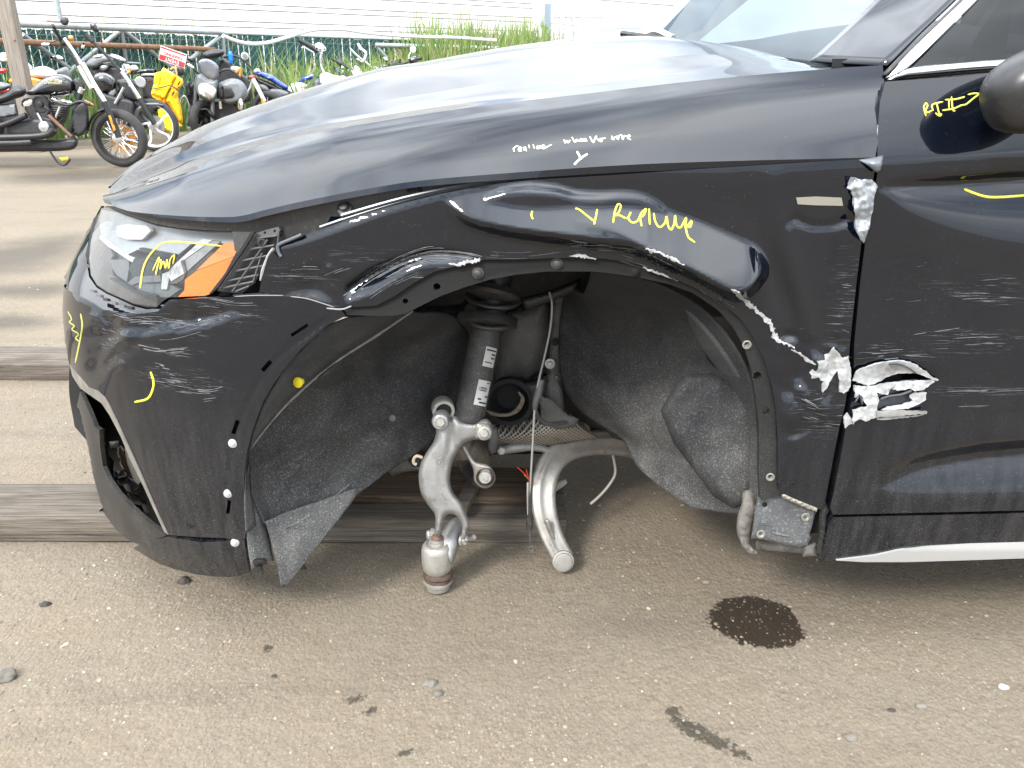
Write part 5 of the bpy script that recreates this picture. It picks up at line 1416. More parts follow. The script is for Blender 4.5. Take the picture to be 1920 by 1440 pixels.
while zb < 7.6:
    hgt = .155 if alt % 2 else .315
    c = (WA2 + WB) / 2 + Vector((0, 0, zb + hgt / 2))
    bm = bmesh.new()
    rot = Matrix((wd, Vector((-wd.y, wd.x, 0)), Vector((0, 0, 1)))).transposed()
    key = alt % 2
    if key not in mes_cache:
        box(bm, (0, 0, 0), (L_, .06, hgt - .026)); bmesh.ops.bevel(bm, geom=bm.edges[:], offset=.006, segments=1, affect='EDGES')
        o = bm_obj('siding_board', bm, m_siding, None); mes_cache[key] = o.data
    else:
        bm.free(); o = bpy.data.objects.new('siding_board', mes_cache[key]); COL.objects.link(o)
    o.matrix_world = Matrix.Translation(c) @ rot.to_4x4()
    bparts.append(o); zb += hgt; alt += 1
bparts.append(beam_box('wall_core', WA2 + Vector((0, 0, 3.8)) - wn_ * .16, WB + Vector((0, 0, 3.8)) - wn_ * .16, .25, 7.6, m_groove, None))
bparts.append(beam_box('corner_trim', WB + wd * .20 + Vector((0, 0, 0)), WB + wd * .20 + Vector((0, 0, 7.6)), .40, .42, M('corner_trim', (.62, .63, .63), .6), None, .01, upv=wn_))
bparts.append(beam_box('wall_sign', WB + wd * .20 + wn_ * .225 + Vector((-.14, 0, 2.68)), WB + wd * .20 + wn_ * .225 + Vector((.14, 0, 2.68)), .02, .09, m_galv, None))
bparts.append(beam_box('side_cabinet', WB + wd * .62 + Vector((0, .4, 0)), WB + wd * .62 + Vector((0, .4, 3.35)), .32, .32, M('blue_grey_panel', (.30, .37, .42), .5), None, .01, upv=wn_))
place(BLD, bparts)

# --- slatted chain-link fence
m_slat = M('green_slat', (.014, .085, .068), .55, var=.25, vscale=6)
m_wire = M('fence_wire', (.17, .24, .23), .5, metal=.3)
FZ = 1.72
def fpt(u, v, z):                         # point on the ray through (u,v) at height z
    d = rays(u, v); t = (z - CAM.z) / d[2]; return Vector(CAMN + d * t)
F0, F1, F2 = fpt(-560, 20, FZ), fpt(425, 62.5, FZ), fpt(985, 83, FZ)
def fence(a, b, n, label, wires, post_n, slat_h):
    a = Vector((a.x, a.y, 0)); b = Vector((b.x, b.y, 0))
    T = thing('slat_fence', label, 'fence', tuple(a), 'green slatted fence sections')
    d = (b - a); L = d.length; d.normalize(); nn = Vector((d.y, -d.x, 0))
    if nn.y > 0: nn = -nn
    ps = []
    pitch = L / n
    bm = bmesh.new(); box(bm, (0, 0, slat_h / 2), (pitch * .88, .012, slat_h))
    first = bm_obj('slat', bm, m_slat, None)
    r_ = random.Random(n)
    rot = Matrix((d, -nn, Vector((0, 0, 1)))).transposed().to_4x4()
    for i in range(n):
        o = first if i == 0 else bpy.data.objects.new('slat', first.data)
        if i: COL.objects.link(o)
        o.matrix_world = Matrix.Translation(a + d * (pitch * (i + .5)) + Vector((0, 0, .04 + r_.uniform(-.015, .015)))) @ rot @ Matrix.Rotation(r_.uniform(-.012, .012), 4, 'Y')
        ps.append(o)
    ps.append(tube('top_rail', [a + Vector((0, 0, FZ)), b + Vector((0, 0, FZ))], .030, m_galv, None, n=10, smooth_path=False))
    for i in range(post_n + 1):
        q = a + d * (L * i / post_n)
        ps.append(tube('post', [q + nn * -.05, q + nn * -.05 + Vector((0, 0, FZ + .05))], .034, m_galv, None, n=10, smooth_path=False))
    # woven wire: thin ribbons in front of the slats
    V = []; Fc = []
    h = FZ - .03; st = wires
    k = -h
    while k < L:
        for sgn in (1, -1):
            x0, x1 = (k, k + h) if sgn > 0 else (k + h, k)
            q0 = a + d * max(0, min(L, x0)) + nn * .02; q1 = a + d * max(0, min(L, x1)) + nn * .02
            def zz_(x): t = (x - x0) / (x1 - x0); return .03 + h * t
            q0.z = zz_(max(0, min(L, x0))); q1.z = zz_(max(0, min(L, x1)))
            w = Vector((0, 0, .006)); s0_ = len(V)
            V += [q0 - w, q0 + w, q1 + w, q1 - w, q0 + nn * .005, q1 + nn * .005]
            Fc += [(s0_, s0_ + 4, s0_ + 5, s0_ + 3), (s0_ + 4, s0_ + 1, s0_ + 2, s0_ + 5)]
        k += st
    ps.append(stuff(mesh_obj('chain_link', V, Fc, m_wire, smooth=False)))
    ps.append(tube('tension_wire', [a + nn * .02 + Vector((0, 0, FZ - .14)), b + nn * .02 + Vector((0, 0, FZ - .14))], .006, m_wire, None, n=5, smooth_path=False))
    place(T, ps)
    return T
fence(F0, F1, 96, 'green slatted chain-link fence section behind the leaning pipe truss', .16, 5, FZ - .10)
fence(F1, F2, 84, 'green slatted chain-link fence section overgrown with reeds', .16, 4, FZ - .06)

# --- pipe truss leaning in front of the fence
def truss(name, label, lines, Yf, r_, mats):
    T = thing(name, label, 'truss', tuple(at(*lines[0][0], Yf(lines[0][0][0]))))
    T.location.z = 0
    ps = []
    for (a, b_, nm, mi, k) in [(l[0], l[1], l[2], l[3], l[4] if len(l) > 4 else 1) for l in lines]:
        ps.append(tube(nm, [at(*a, Yf(a[0])), at(*b_, Yf(b_[0]))], r_ * k, mats[mi], None, n=8, smooth_path=False))
    place(T, ps); return T
Yt = lambda u: 13.3 + (u - 30) * .0088
truss('pipe_truss', 'grey pipe truss with a rusty middle rail leaning before the green fence', [((-60, 41), (418, 61), 'top_pipe', 0, 1.3), ((-40, 76), (402, 92.5), 'middle_rail', 1, 1.15), ((42, 65), (130, 128), 'brace', 0), ((226, 57), (120, 142), 'brace', 0), ((228, 57), (240, 140), 'upright', 0), ((231, 57), (340, 140), 'brace', 0), ((417, 66), (318, 140), 'brace', 0), ((418, 62), (422, 140), 'upright', 0)], Yt, .038, (m_galv, m_rust))
Yt2 = lambda u: 20.0 + (u - 700) * .006
truss('pipe_rail', 'grey pipe rail half hidden in the reeds at the right', [((704, 85), (935, 91), 'top_pipe', 0, 1.3), ((706, 87), (728, 112), 'brace', 0), ((813, 88), (812, 130), 'upright', 0), ((855, 91), (872, 104), 'brace', 0), ((935, 91), (936, 120), 'upright', 0)], Yt2, .042, (m_galv, m_rust))
# white cable strung along the fence
m_cable = M('white_cable', (.78, .80, .80), .5)
def catY(u): return 16.0 + (u - 420) * .009
tag(tube('white_cable', [at(u, v, catY(u)) for u, v in ((418, 67), (440, 76), (467, 82), (500, 80.5), (535, 71), (567, 61), (595, 55.5), (640, 55), (690, 62), (745, 67), (800, 69.5), (860, 71), (930, 76))], .034, m_cable, None, n=8), 'sagging white cable strung along the green fence top', 'cable')
# wooden utility pole at the left edge
def pole_wood():
    b = NB('weathered_pole')
    q = b.mapping(b.pos(), scale=(14, 14, .8)); g = b.noise(3, 6, .7, vec=q)
    b.set(color=b.mix(b.rng(g, .3, .7), (.15, .125, .10), (.34, .30, .255)), rough=.9, normal=b.bump(g, .6, .02)); return b.m
pb = at(31, 105, 11.6)
PO = thing('utility_pole', 'weathered square wooden pole at the left edge beside the motorcycles', 'pole', (pb.x, pb.y, 0))
place(PO, [beam_box('shaft', (pb.x, pb.y, 0), (pb.x, pb.y, 4.2), .20, .15, pole_wood(), None, .012, upv=(0, -1, 0)), lathe('knot_bolt', [(0, .012), (.01, .012), (.014, .006)], at(27, 75, 11.52), (0, -1, 0), m_rust, None, n=8)])
sp_ = at(115, 36, 15.6)
tag(tube('steel_post', [(sp_.x, sp_.y, 0), (sp_.x - .02, sp_.y, 2.25)], .045, m_galv, None, n=12, smooth_path=False), 'short grey steel post rising above the fence at the left', 'post')

# --- far pylon, poles and wires
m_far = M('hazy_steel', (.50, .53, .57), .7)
PYB = at(1053, 75, 210.0); PYB.z = 0
PY = thing('pylon', 'distant lattice transmission pylon right of the white building', 'pylon', tuple(PYB))
V = []; pl = []
def seg(a, b_, r_=.16, nm='lattice_bar'): pl.append(tube(nm, [PYB + Vector(a), PYB + Vector(b_)], r_, m_far, None, n=4, smooth_path=False, cap=False))
hw = lambda z: max(.9, 4.4 - z * .16)
zs_ = [0, 5, 9.5, 13.5, 17, 20, 23, 26, 29, 32]
for i in range(len(zs_) - 1):
    z0, z1 = zs_[i], zs_[i + 1]; a, b_ = hw(z0), hw(z1)
    for sx in (-1, 1):
        for sy in (-1, 1):
            seg((sx * a, sy * a, z0), (sx * b_, sy * b_, z1), .22, 'leg')
    seg((-a, -a, z0), (b_, -b_, z1), .13); seg((a, -a, z0), (-b_, -b_, z1), .13); seg((-a, a, z0), (b_, b_, z1), .11)
for z, w in ((12.2, 11), (21.5, 10.5), (29, 9)):
    seg((-w, 0, z), (w, 0, z), .26, 'cross_arm'); seg((-w, 0, z), (0, 0, z + 1.8), .15, 'arm_stay'); seg((w, 0, z), (0, 0, z + 1.8), .15, 'arm_stay')
    for s_ in (-1, 1): seg((s_ * w, 0, z), (s_ * w * .9, 0, z - 2.4), .10, 'insulator')
place(PY, pl)
def upole(u, vt, Y, arms, label):
    q = at(u, vt, Y); T = thing('utility_pole', label, 'pole', (q.x, q.y, 0))
    ps = [tube('shaft', [(q.x, q.y, 0), (q.x, q.y, q.z)], .18, m_far, None, n=6, smooth_path=False)]
    for dz, w in arms: ps.append(tube('cross_arm', [(q.x - w, q.y, q.z - dz), (q.x + w, q.y, q.z - dz)], .12, m_far, None, n=5, smooth_path=False))
    place(T, ps)
upole(1127, 38, 130, ((1.3, 2.2),), 'distant thin utility pole with one crossarm nearest the pylon')
upole(1188, 51, 130, ((.4, 1.6),), 'distant short utility pole beside the windshield base')
upole(1038, 60, 120, (), 'distant bare post at the pylon foot')
def wire(pts, r_, label):
    tag(tube('power_line', [at(*p) for p in pts], r_, M('line_grey', (.25, .26, .28), .7) if r_ > .02 else m_far, None, n=5), label, 'wire', 'overhead power lines')
wire([(1080, -4, 60), (1180, 4, 55), (1262, 10, 52)], .045, 'thick dark overhead line sloping down at the top edge')
wire([(1030, 43, 110), (1090, 49, 108), (1130, 52.5, 106), (1205, 53, 104)], .06, 'overhead line running between the distant poles')
wire([(1030, 38, 120), (1100, 40, 118), (1228, 36, 112)], .03, 'thin upper overhead line above the distant poles')

# --- reeds (uncountable) and a leafy shrub
def reed_mat(name, a, b_):
    n = NB(name)
    c = n.mix(n.rng(n.noise(3.0, 3, .6), .35, .65), a, b_)
    n.set(color=c, rough=.7, spec=.2)
    tr = n.n.new('ShaderNodeBsdfTranslucent'); n.put(tr.inputs[0], c)
    mx = n.n.new('ShaderNodeMixShader'); mx.inputs[0].default_value = .35
    n.l.new(n.bs.outputs[0], mx.inputs[1]); n.l.new(tr.outputs[0], mx.inputs[2]); n.l.new(mx.outputs[0], n.out.inputs[0])
    return n.m
RM = [reed_mat('reed_green', (.17, .26, .07), (.26, .34, .11)), reed_mat('reed_straw', (.36, .33, .18), (.46, .41, .25)), reed_mat('reed_deep', (.10, .18, .055), (.16, .24, .075))]
rg = random.Random(11)
V = []; Fc = []; mi = []
def blade(x, y, h, lean, az, w, m_):
    s = len(V); n = 5; dx, dy = math.cos(az), math.sin(az)
    for i in range(n + 1):
        t = i / n; o_ = lean * t * t; ww = w * (1 - t) ** .6 * (.6 + .8 * min(1, t * 4)) * .5 + .001
        V.append((x + dx * o_ - ww, y + dy * o_, h * t * (1 - .12 * (lean / max(h, .1)) * t))); V.append((x + dx * o_ + ww, y + dy * o_ + ww * .3, h * t * (1 - .12 * (lean / max(h, .1)) * t)))
    for i in range(n): Fc.append((s + 2 * i, s + 2 * i + 1, s + 2 * i + 3, s + 2 * i + 2)); mi.append(m_)
def fline(t, off=.5):
    p = F1.lerp(F2, t); d = (F2 - F1).normalized(); nn = Vector((d.y, -d.x, 0)); nn = -nn if nn.y > 0 else nn
    return p + nn * off
for _ in range(3600):
    t = rg.random() ** .9
    p = fline(t * 1.02 - .01, rg.uniform(.15, 2.2))
    tall = 1.15 + .55 * ss((t - .30) / .25) + .30 * mnoise.noise((t * 14, 0, 0))
    h = max(.5, tall * rg.uniform(.55, 1.25))
    if t < .08 and rg.random() < .3: continue
    blade(p.x, p.y, h, rg.uniform(.05, .55) * h, rg.uniform(0, 6.28), rg.uniform(.022, .05), rg.choice((0, 0, 0, 1, 2, 2)))
for _ in range(170):                                         # tall seed stems
    t = rg.uniform(.44, 1.0); p = fline(t, rg.uniform(.1, 1.6))
    blade(p.x, p.y, rg.uniform(2.1, 2.85), rg.uniform(.02, .25), rg.uniform(0, 6.28), .022, rg.choice((1, 0, 1)))
    for k in range(4):
        blade(p.x + rg.uniform(-.05, .05), p.y, rg.uniform(1.5, 2.4), rg.uniform(.2, .7), rg.uniform(0, 6.28), .04, rg.choice((0, 0, 2)))
for _ in range(60):                                          # thin weeds above the fence at the left
    p = F0.lerp(F1, rg.uniform(.5, 1)); blade(p.x, p.y + rg.uniform(-.2, .6), rg.uniform(1.4, 2.5), rg.uniform(.05, .5), rg.uniform(0, 6.28), .016, rg.choice((1, 0)))
for _ in range(260):
    p = F0.lerp(F1, rg.uniform(.3, 1)); blade(p.x + .2, p.y - rg.uniform(.2, .9), rg.uniform(.4, 1.3), rg.uniform(.1, .5), rg.uniform(0, 6.28), .03, rg.choice((0, 0, 2)))
o = stuff(mesh_obj('reeds', V, Fc, mats=RM, midx=mi, smooth=False)); o['label'] = 'tall green reeds and straw stems growing along the fence'; o['category'] = 'reeds'
# shrub with heart-shaped leaves
SH0 = at(1004, 80, 29.0); SH0.z = 0
SH = thing('leafy_shrub', 'bright green broad-leaved shrub at the white building corner', 'shrub', tuple(SH0))
V = []; Fc = []
for _ in range(900):
    a = rg.gauss(0, 1); c = SH0 + Vector((a * .62 - .1, rg.uniform(-.5, .3), 0))
    top = 2.15 - .45 * abs(a + .0) + (.45 if .5 < a < .95 else 0)
    c.z = rg.uniform(.9, max(1.0, top)); s = rg.uniform(.05, .10)
    t1 = Vector((rg.uniform(-1, 1), rg.uniform(-1, 1), rg.uniform(-.4, 1))).normalized(); t2 = t1.cross(Vector((rg.uniform(-1, 1), rg.uniform(-1, 1), rg.uniform(-1, 1)))).normalized()
    k = len(V)
    V += [c - t1 * s, c + t2 * s * .8 - t1 * s * .3, c + t1 * s, c - t2 * s * .8 - t1 * s * .3]; Fc += [(k, k + 1, k + 2), (k, k + 2, k + 3)]
crown = mesh_obj('crown', V, Fc, reed_mat('shrub_leaf', (.12, .25, .035), (.24, .36, .07)), smooth=False)
stems = [tube('stem', [SH0 + Vector((x, 0, 0)), SH0 + Vector((x * 2.2, 0, .9)), SH0 + Vector((x * 3.4, 0, 1.8))], [.03, .02, .01], M('shrub_stem', (.16, .13, .08), .8), None, n=5) for x in (-.2, 0, .22)]
place(SH, [crown] + stems)
# ------------------------------------------------------------------ motorcycles along the fence
B_black = M('bike_gloss_black', (.008, .008, .010), .12, coat=1.0)
B_satin = M('bike_satin_black', (.018, .018, .020), .45)
B_tyre = M('tyre_rubber', (.022, .022, .023), .75, dust=.25)
B_chrome = M('bike_chrome', (.90, .90, .91), .10, metal=1.0)
B_alu = M('bike_alloy', (.62, .62, .62), .32, metal=.8)
B_grey = M('bike_grey', (.16, .17, .18), .45, var=.15, vscale=20)
B_dark = M('bike_engine_dark', (.03, .03, .032), .5, var=.4, vscale=30)
B_white = M('bike_white', (.80, .79, .77), .25, coat=.6)
B_orange = M('bike_orange', (.80, .27, .02), .3, coat=.6)
B_yellow = M('bike_yellow', (.85, .62, .02), .3, coat=.6)
B_red = M('bike_red', (.55, .03, .03), .3, coat=.6)
B_blue = M('bike_blue', (.03, .07, .42), .25, coat=.8)
B_lens = M('bike_lens', (.70, .72, .73), .08, coat=1.0, var=.25, vscale=60)
B_amber = M('bike_amber', (.75, .30, .03), .2, coat=.6)
B_mirror = M('bike_mirror', (.88, .90, .92), .04, metal=1.0)
BIKES = []
class Bike:
    def __init__(s, label, Y, u, v, name='motorcycle', cat='motorcycle', group='motorcycles parked along the fence'):
        g = at(u, v, Y)
        s.T = thing(name, label, cat, (g.x, Y, 0), group); s.Y = Y; s.ps = []
    def add(s, o): s.ps.append(o); return o
    def poly(s, nm, pts, mat, thick=.12, rnd=4.0, dy=0.0, flat=False, step=3.5, smooth=True):
        P = spline(pts, 3, True) if smooth else pts
        return s.add(inflate(nm, P, mat, None, px_map(s.Y + dy), thick, rnd, step, flat=flat))
    def rod(s, nm, pts, r_, mat, dy=0.0, dy2=None, n=8, straight=False):
        k = len(pts)
        Q = [at(p[0], p[1], s.Y + dy + ((dy2 - dy) * i / max(1, k - 1) if dy2 is not None else 0)) for i, p in enumerate(pts)]
        return s.add(tube(nm, Q, r_, mat, None, n=n, per=4, smooth_path=not straight))
    def disc(s, nm, u, v, r_, h, mat, dy=0.0, axis=(0, -1, 0), prof=None, n=26):
        return s.add(lathe(nm, prof or [(-h, r_), (0, r_), (h * .3, r_ * .85)], at(u, v, s.Y + dy), axis, mat, None, n=n))
    def wheel(s, u, v, Ro, tw, rimR, mat_rim, spokes='wire', hub=None, dy=0.0, axis=(0, -1, 0), nsp=40, disc=None):
        c = at(u, v, s.Y + dy); ax = Vector(axis).normalized()
        a1 = ax.orthogonal().normalized(); a2 = ax.cross(a1)
        prof = [(-tw * .5, rimR), (-tw * .52, rimR + (Ro - rimR) * .35), (-tw * .45, rimR + (Ro - rimR) * .7), (-tw * .22, Ro * .985), (0, Ro), (tw * .22, Ro * .985), (tw * .45, rimR + (Ro - rimR) * .7), (tw * .52, rimR + (Ro - rimR) * .35), (tw * .5, rimR)]
        def ring(nm, pr, mat, n=48):
            V = []; Fc = []
            for (l, r_) in pr:
                for k in range(n):
                    a = 2 * math.pi * k / n; V.append(c + ax * l + (a1 * math.cos(a) + a2 * math.sin(a)) * r_)
            m_ = len(pr)
            for i in range(m_):
                j = (i + 1) % m_
                for k in range(n):
                    k2 = (k + 1) % n; Fc.append((i * n + k, i * n + k2, j * n + k2, j * n + k))
            o = mesh_obj(nm, V, Fc, mat); o.data.set_sharp_from_angle(angle=R(50)); return s.add(o)
        ring('tyre', prof, B_tyre)
        ring('rim', [(-tw * .40, rimR + .004), (-tw * .42, rimR - .012), (-tw * .2, rimR - .026), (tw * .2, rimR - .026), (tw * .42, rimR - .012), (tw * .40, rimR + .004)], mat_rim)
        s.add(lathe('hub', [(-.07, .035), (-.06, .055), (-.02, .035), (.02, .035), (.05, .06), (.065, .055), (.072, .03)], c, ax, hub or B_alu, None, n=20))
        if spokes == 'wire':
            V = []; Fc = []
            for k in range(nsp):
                a = 2 * math.pi * k / nsp; b_ = a + (.55 if (k // 2) % 2 else -.55); sd = .05 if k % 2 else -.05
                p0 = c + ax * sd + (a1 * math.cos(b_) + a2 * math.sin(b_)) * .05
                p1 = c + ax * sd * .3 + (a1 * math.cos(a) + a2 * math.sin(a)) * (rimR - .02)
                d = (p1 - p0).normalized(); q = d.cross(ax).normalized() * .0042; w = d.cross(q).normalized() * .0042
                i0 = len(V); V += [p0 + q, p0 + w, p0 - q, p0 - w, p1 + q, p1 + w, p1 - q, p1 - w]
                Fc += [(i0 + j, i0 + (j + 1) % 4, i0 + 4 + (j + 1) % 4, i0 + 4 + j) for j in range(4)]
            s.add(mesh_obj('wire_spokes', V, Fc, B_chrome, smooth=False))
        else:
            for k in range(spokes):
                a = 2 * math.pi * k / spokes
                pts = []
                for t in np.linspace(0, 1, 6):
                    r_ = .05 + (rimR - .07) * t; aa = a + .45 * math.sin(t * 2.2)
                    pts.append(c + (a1 * math.cos(aa) + a2 * math.sin(aa)) * r_)
                s.add(tube('cast_spoke', pts, [.022, .016, .014, .018], mat_rim, None, n=6, per=2))
        if disc: s.add(lathe('brake_disc', [(-.003, disc), (.003, disc), (.0031, disc * .6), (-.0029, disc * .6)], c + ax * -.085, ax, B_amber if disc > .13 else B_alu, None, n=36))
    def done(s): place(s.T, s.ps); BIKES.append(s.T); return s.T

# 1: black cruiser, near
b = Bike('nearest black cruiser motorcycle with spoked front wheel and long chrome forks', 9.75, 150, 250)
cz = at(224, 259, 9.75).z
b.wheel(224, 259, cz - .004, .105, cz * .755, B_satin, 'wire', B_chrome, nsp=44, disc=.15)
b.poly('front_fender', [(163, 244), (165, 232), (172, 217), (184, 206), (198, 203), (196, 208), (184, 213), (176, 222), (169, 236), (167, 246)], B_satin, .16, 2.5)
for dy in (-.12, .12):
    b.rod('fork_tube', [(154, 118), (174, 155), (196, 191)], .030, B_chrome, dy, straight=True)
    b.rod('fork_slider', [(196, 190), (210, 224), (223, 258)], .036, B_satin, dy, straight=True)
b.poly('fork_reflector', [(203, 217), (207, 216), (217, 243), (213, 246)], B_amber, .012, 1.2, dy=-.165, flat=True, smooth=False)
b.rod('fork_cover', [(147, 124), (158, 145), (170, 166)], .026, B_chrome, -.03, straight=True)
b.rod('handlebar_riser', [(112, 76), (122, 90), (135, 106), (150, 130)], .020, B_satin, 0)
b.rod('handlebar_riser', [(120, 72), (140, 100), (163, 140)], .020, B_chrome, -.12)
b.rod('handlebar', [(99, 47), (105, 58), (114, 74), (121, 84)], .017, B_satin, -.25, dy2=0)
b.rod('brake_lever', [(97, 60), (103, 66), (112, 78)], .009, B_chrome, -.28, dy2=-.1)
b.poly('switch_box', [(113, 76), (122, 74), (126, 82), (118, 86), (112, 82)], B_dark, .07, 3, dy=-.1)
b.poly('turn_signal', [(127, 68), (133, 66), (138, 70), (136, 76), (129, 76)], B_amber, .06, 3, dy=-.05)
b.rod('cable', [(110, 75), (95, 80), (84, 82)], .006, B_satin, -.15)
b.poly('mirror', [(77, 82), (84, 80), (92, 81), (95, 84), (90, 87), (80, 87)], B_mirror, .03, 2, dy=-.3)
b.poly('mirror', [(152, 90), (154, 83), (157, 80), (159, 84), (158, 90), (154, 96)], B_mirror, .03, 2, dy=.1)
b.rod('mirror_stem', [(153, 96), (148, 102), (142, 109)], .010, B_satin, .1)
b.poly('mirror', [(94, 107), (102, 104), (111, 103), (118, 108), (120, 114), (108, 113), (98, 110)], B_black, .05, 3, dy=-.2)
b.poly('mirror_glass', [(105, 105), (112, 104), (118, 109), (119, 113), (108, 112)], B_mirror, .01, 1.5, dy=-.23)
b.poly('mirror', [(114, 35), (119, 32), (126, 33), (129, 40), (126, 47), (119, 47), (114, 42)], B_dark, .05, 4, dy=.15)
b.rod('mirror_stem', [(89, 38), (100, 39.5), (114, 40)], .016, M('red_grey_stem', (.35, .22, .20), .5), .15, straight=True)
b.poly('fuel_tank', [(49, 175), (60, 164), (74, 152), (90, 143), (106, 139), (120, 140), (131, 145), (138, 154), (140, 168), (134, 178), (112, 181), (82, 181), (58, 180)], B_black, .27, 20, step=3)
b.poly('seat', [(-60, 172), (-30, 176), (-6, 177), (10, 172), (22, 163), (34, 160), (45, 163), (50, 172), (44, 180), (28, 186), (8, 193), (-20, 198), (-60, 198)], B_satin, .30, 10)
b.poly('rear_fender', [(-60, 152), (-20, 152), (4, 154), (22, 160), (8, 170), (-20, 172), (-60, 168)], B_grey, .2, 6, dy=.05)
b.poly('side_cover', [(-40, 198), (0, 196), (30, 193), (34, 216), (0, 223), (-40, 227)], B_grey, .26, 4, flat=True, smooth=False)
b.poly('engine_case', [(10, 232), (40, 222), (78, 220), (100, 226), (108, 240), (100, 252), (60, 258), (16, 256)], B_dark, .30, 8)
b.poly('rear_cylinder', [(40, 190), (60, 184), (72, 206), (78, 226), (64, 232), (52, 214)], B_dark, .22, 4)
b.poly('front_cylinder', [(96, 188), (130, 190), (126, 206), (108, 230), (96, 226), (102, 206)], B_dark, .22, 4)
b.poly('rocker_cover', [(40, 192), (58, 184), (64, 196), (46, 204)], B_chrome, .24, 3, flat=True)
b.poly('rocker_cover', [(94, 181), (132, 189), (132, 197), (98, 192)], B_chrome, .24, 3, flat=True)
for f in range(5): b.rod('cooling_fin', [(96 + f * .6, 199 + f * 4), (128 - f * 2.4, 201 + f * 4.4)], .012, B_dark, -.115, straight=True)
b.disc('air_cleaner', 76, 195, .095, .05, B_satin, -.15, prof=[(-.05, .095), (0, .097), (.012, .090), (.012, .075), (.002, .07), (.002, .035), (.02, .03), (.024, .012)])
b.rod('air_snorkel', [(84, 200), (92, 207), (88, 214), (92, 220)], .022, B_satin, -.17)
b.rod('push_rod_tube', [(70, 212), (80, 230)], .016, B_chrome, -.16, straight=True)
b.rod('push_rod_tube', [(113, 200), (103, 224)], .016, B_chrome, -.16, straight=True)
b.disc('cam_cover', 82, 238, .062, .04, B_alu, -.17, prof=[(-.04, .062), (0, .062), (.012, .05), (.012, .03), (.018, .02)])
b.rod('exhaust_pipe', [(91, 216), (104, 228), (128, 250), (134, 256)], .020, M('rusty_header', (.16, .085, .055), .6, var=.4, vscale=30), -.20)
b.rod('exhaust_pipe', [(-60, 261), (0, 258), (60, 256), (90, 252), (102, 243)], .040, B_satin, -.2)
b.rod('lower_muffler', [(-60, 268), (20, 268), (60, 266)], .035, B_dark, -.2)
b.rod('exhaust_pipe', [(-60, 246), (0, 236), (28, 226), (50, 216)], .032, B_satin, -.18)
b.rod('down_tube', [(155, 166), (147, 190), (140, 218), (131, 250)], .030, B_satin, -.08)
b.rod('frame_rail', [(-60, 276), (40, 279), (110, 278), (138, 268), (134, 250)], .028, B_dark, -.08)
b.poly('gearbox', [(-60, 262), (10, 262), (96, 262), (140, 258), (146, 270), (130, 282), (60, 284), (-60, 284)], B_dark, .28, 6)
b.poly('radiator', [(136, 205), (162, 190), (166, 236), (150, 256), (136, 246)], B_dark, .3, 4, dy=.03)
b.poly('steering_head', [(138, 150), (150, 148), (160, 166), (150, 178), (140, 170)], B_dark, .14, 4)
b.rod('crash_bar', [(100, 190), (128, 197), (150, 190), (168, 196)], .016, B_satin, -.2)
b.rod('horn_chrome', [(154, 166), (150, 174)], .03, B_chrome, -.16, straight=True)
b.poly('signal_lamp', [(158, 187), (166, 190), (176, 196), (174, 200), (160, 196)], B_orange, .06, 2.5, dy=.08)
b.rod('side_stand', [(94, 284), (102, 296), (110, 306), (122, 309), (132, 298)], .012, B_satin, -.2)
b.poly('stand_pad', [(111, 296), (127, 294), (128, 301), (117, 303)], B_yellow, .05, 1.5, dy=-.2, flat=True, smooth=False)
# raised tank lettering
def text_obj(nm, body, size, mat, extr=.002, sx=1.0, italic=0.0):
    cu = bpy.data.curves.new(nm, 'FONT'); cu.body = body; cu.size = size; cu.extrude = extr; cu.align_x = 'CENTER'; cu.align_y = 'CENTER'; cu.shear = italic
    tmp = bpy.data.objects.new(nm, cu); COL.objects.link(tmp)
    dg = bpy.context.evaluated_depsgraph_get()
    me = bpy.data.meshes.new_from_object(tmp.evaluated_get(dg))
    bpy.data.objects.remove(tmp)
    me.materials.clear(); me.materials.append(mat)
    o = bpy.data.objects.new(nm, me); COL.objects.link(o)
    return o
m_letter = M('gold_lettering', (.62, .56, .36), .4)
for (txt, u, v) in (('Harley', 99, 149), ('Davidson', 99, 154.5)):
    o = text_obj('tank_lettering', txt, .052, m_letter, .003)
    o.location = at(u, v, 9.75 - .134); o.rotation_euler = (R(90), R(2), 0); b.add(o)
b.done()

# 2: black cruiser behind, cast white-edged wheel
b = Bike('second black cruiser with pale cast front wheel behind the nearest one', 11.6, 240, 220)
c2 = at(288, 235, 11.6).z
b.wheel(288, 235, c2 - .004, .11, c2 * .82, B_white, 5, B_alu, disc=.12)
b.poly('front_fender', [(246, 214), (256, 200), (272, 192), (292, 191), (306, 195), (310, 199), (298, 200), (280, 200), (266, 206), (254, 220)], B_grey, .18, 3)
for dy in (-.12, .12):
    b.rod('fork_tube', [(225, 130), (243, 156), (262, 186)], .030, B_chrome, dy, straight=True)
    b.rod('fork_slider', [(261, 185), (276, 209), (290, 233)], .036, B_satin, dy, straight=True)
b.rod('handlebar', [(162, 66), (172, 76), (184, 88), (194, 98), (214, 120), (226, 134)], .020, B_satin, -.15)
b.rod('grip', [(161, 65), (174, 79)], .032, B_satin, -.15, straight=True)
b.rod('clutch_cable', [(184, 92), (200, 104), (220, 112), (232, 124)], .008, B_satin, -.12)
b.poly('mirror', [(168, 46), (172, 43), (179, 44), (184, 54), (185, 60), (178, 60), (171, 55)], B_black, .05, 4, dy=-.25)
b.rod('mirror_stem', [(184, 60), (188, 70), (191, 80)], .009, B_satin, -.2)
b.poly('fuel_tank', [(176, 140), (190, 136), (204, 139), (214, 147), (219, 160), (214, 172), (196, 174), (180, 166), (172, 152)], B_black, .27, 12)
b.poly('side_panel', [(204, 170), (216, 164), (220, 176), (212, 184), (202, 178)], B_grey, .22, 3)
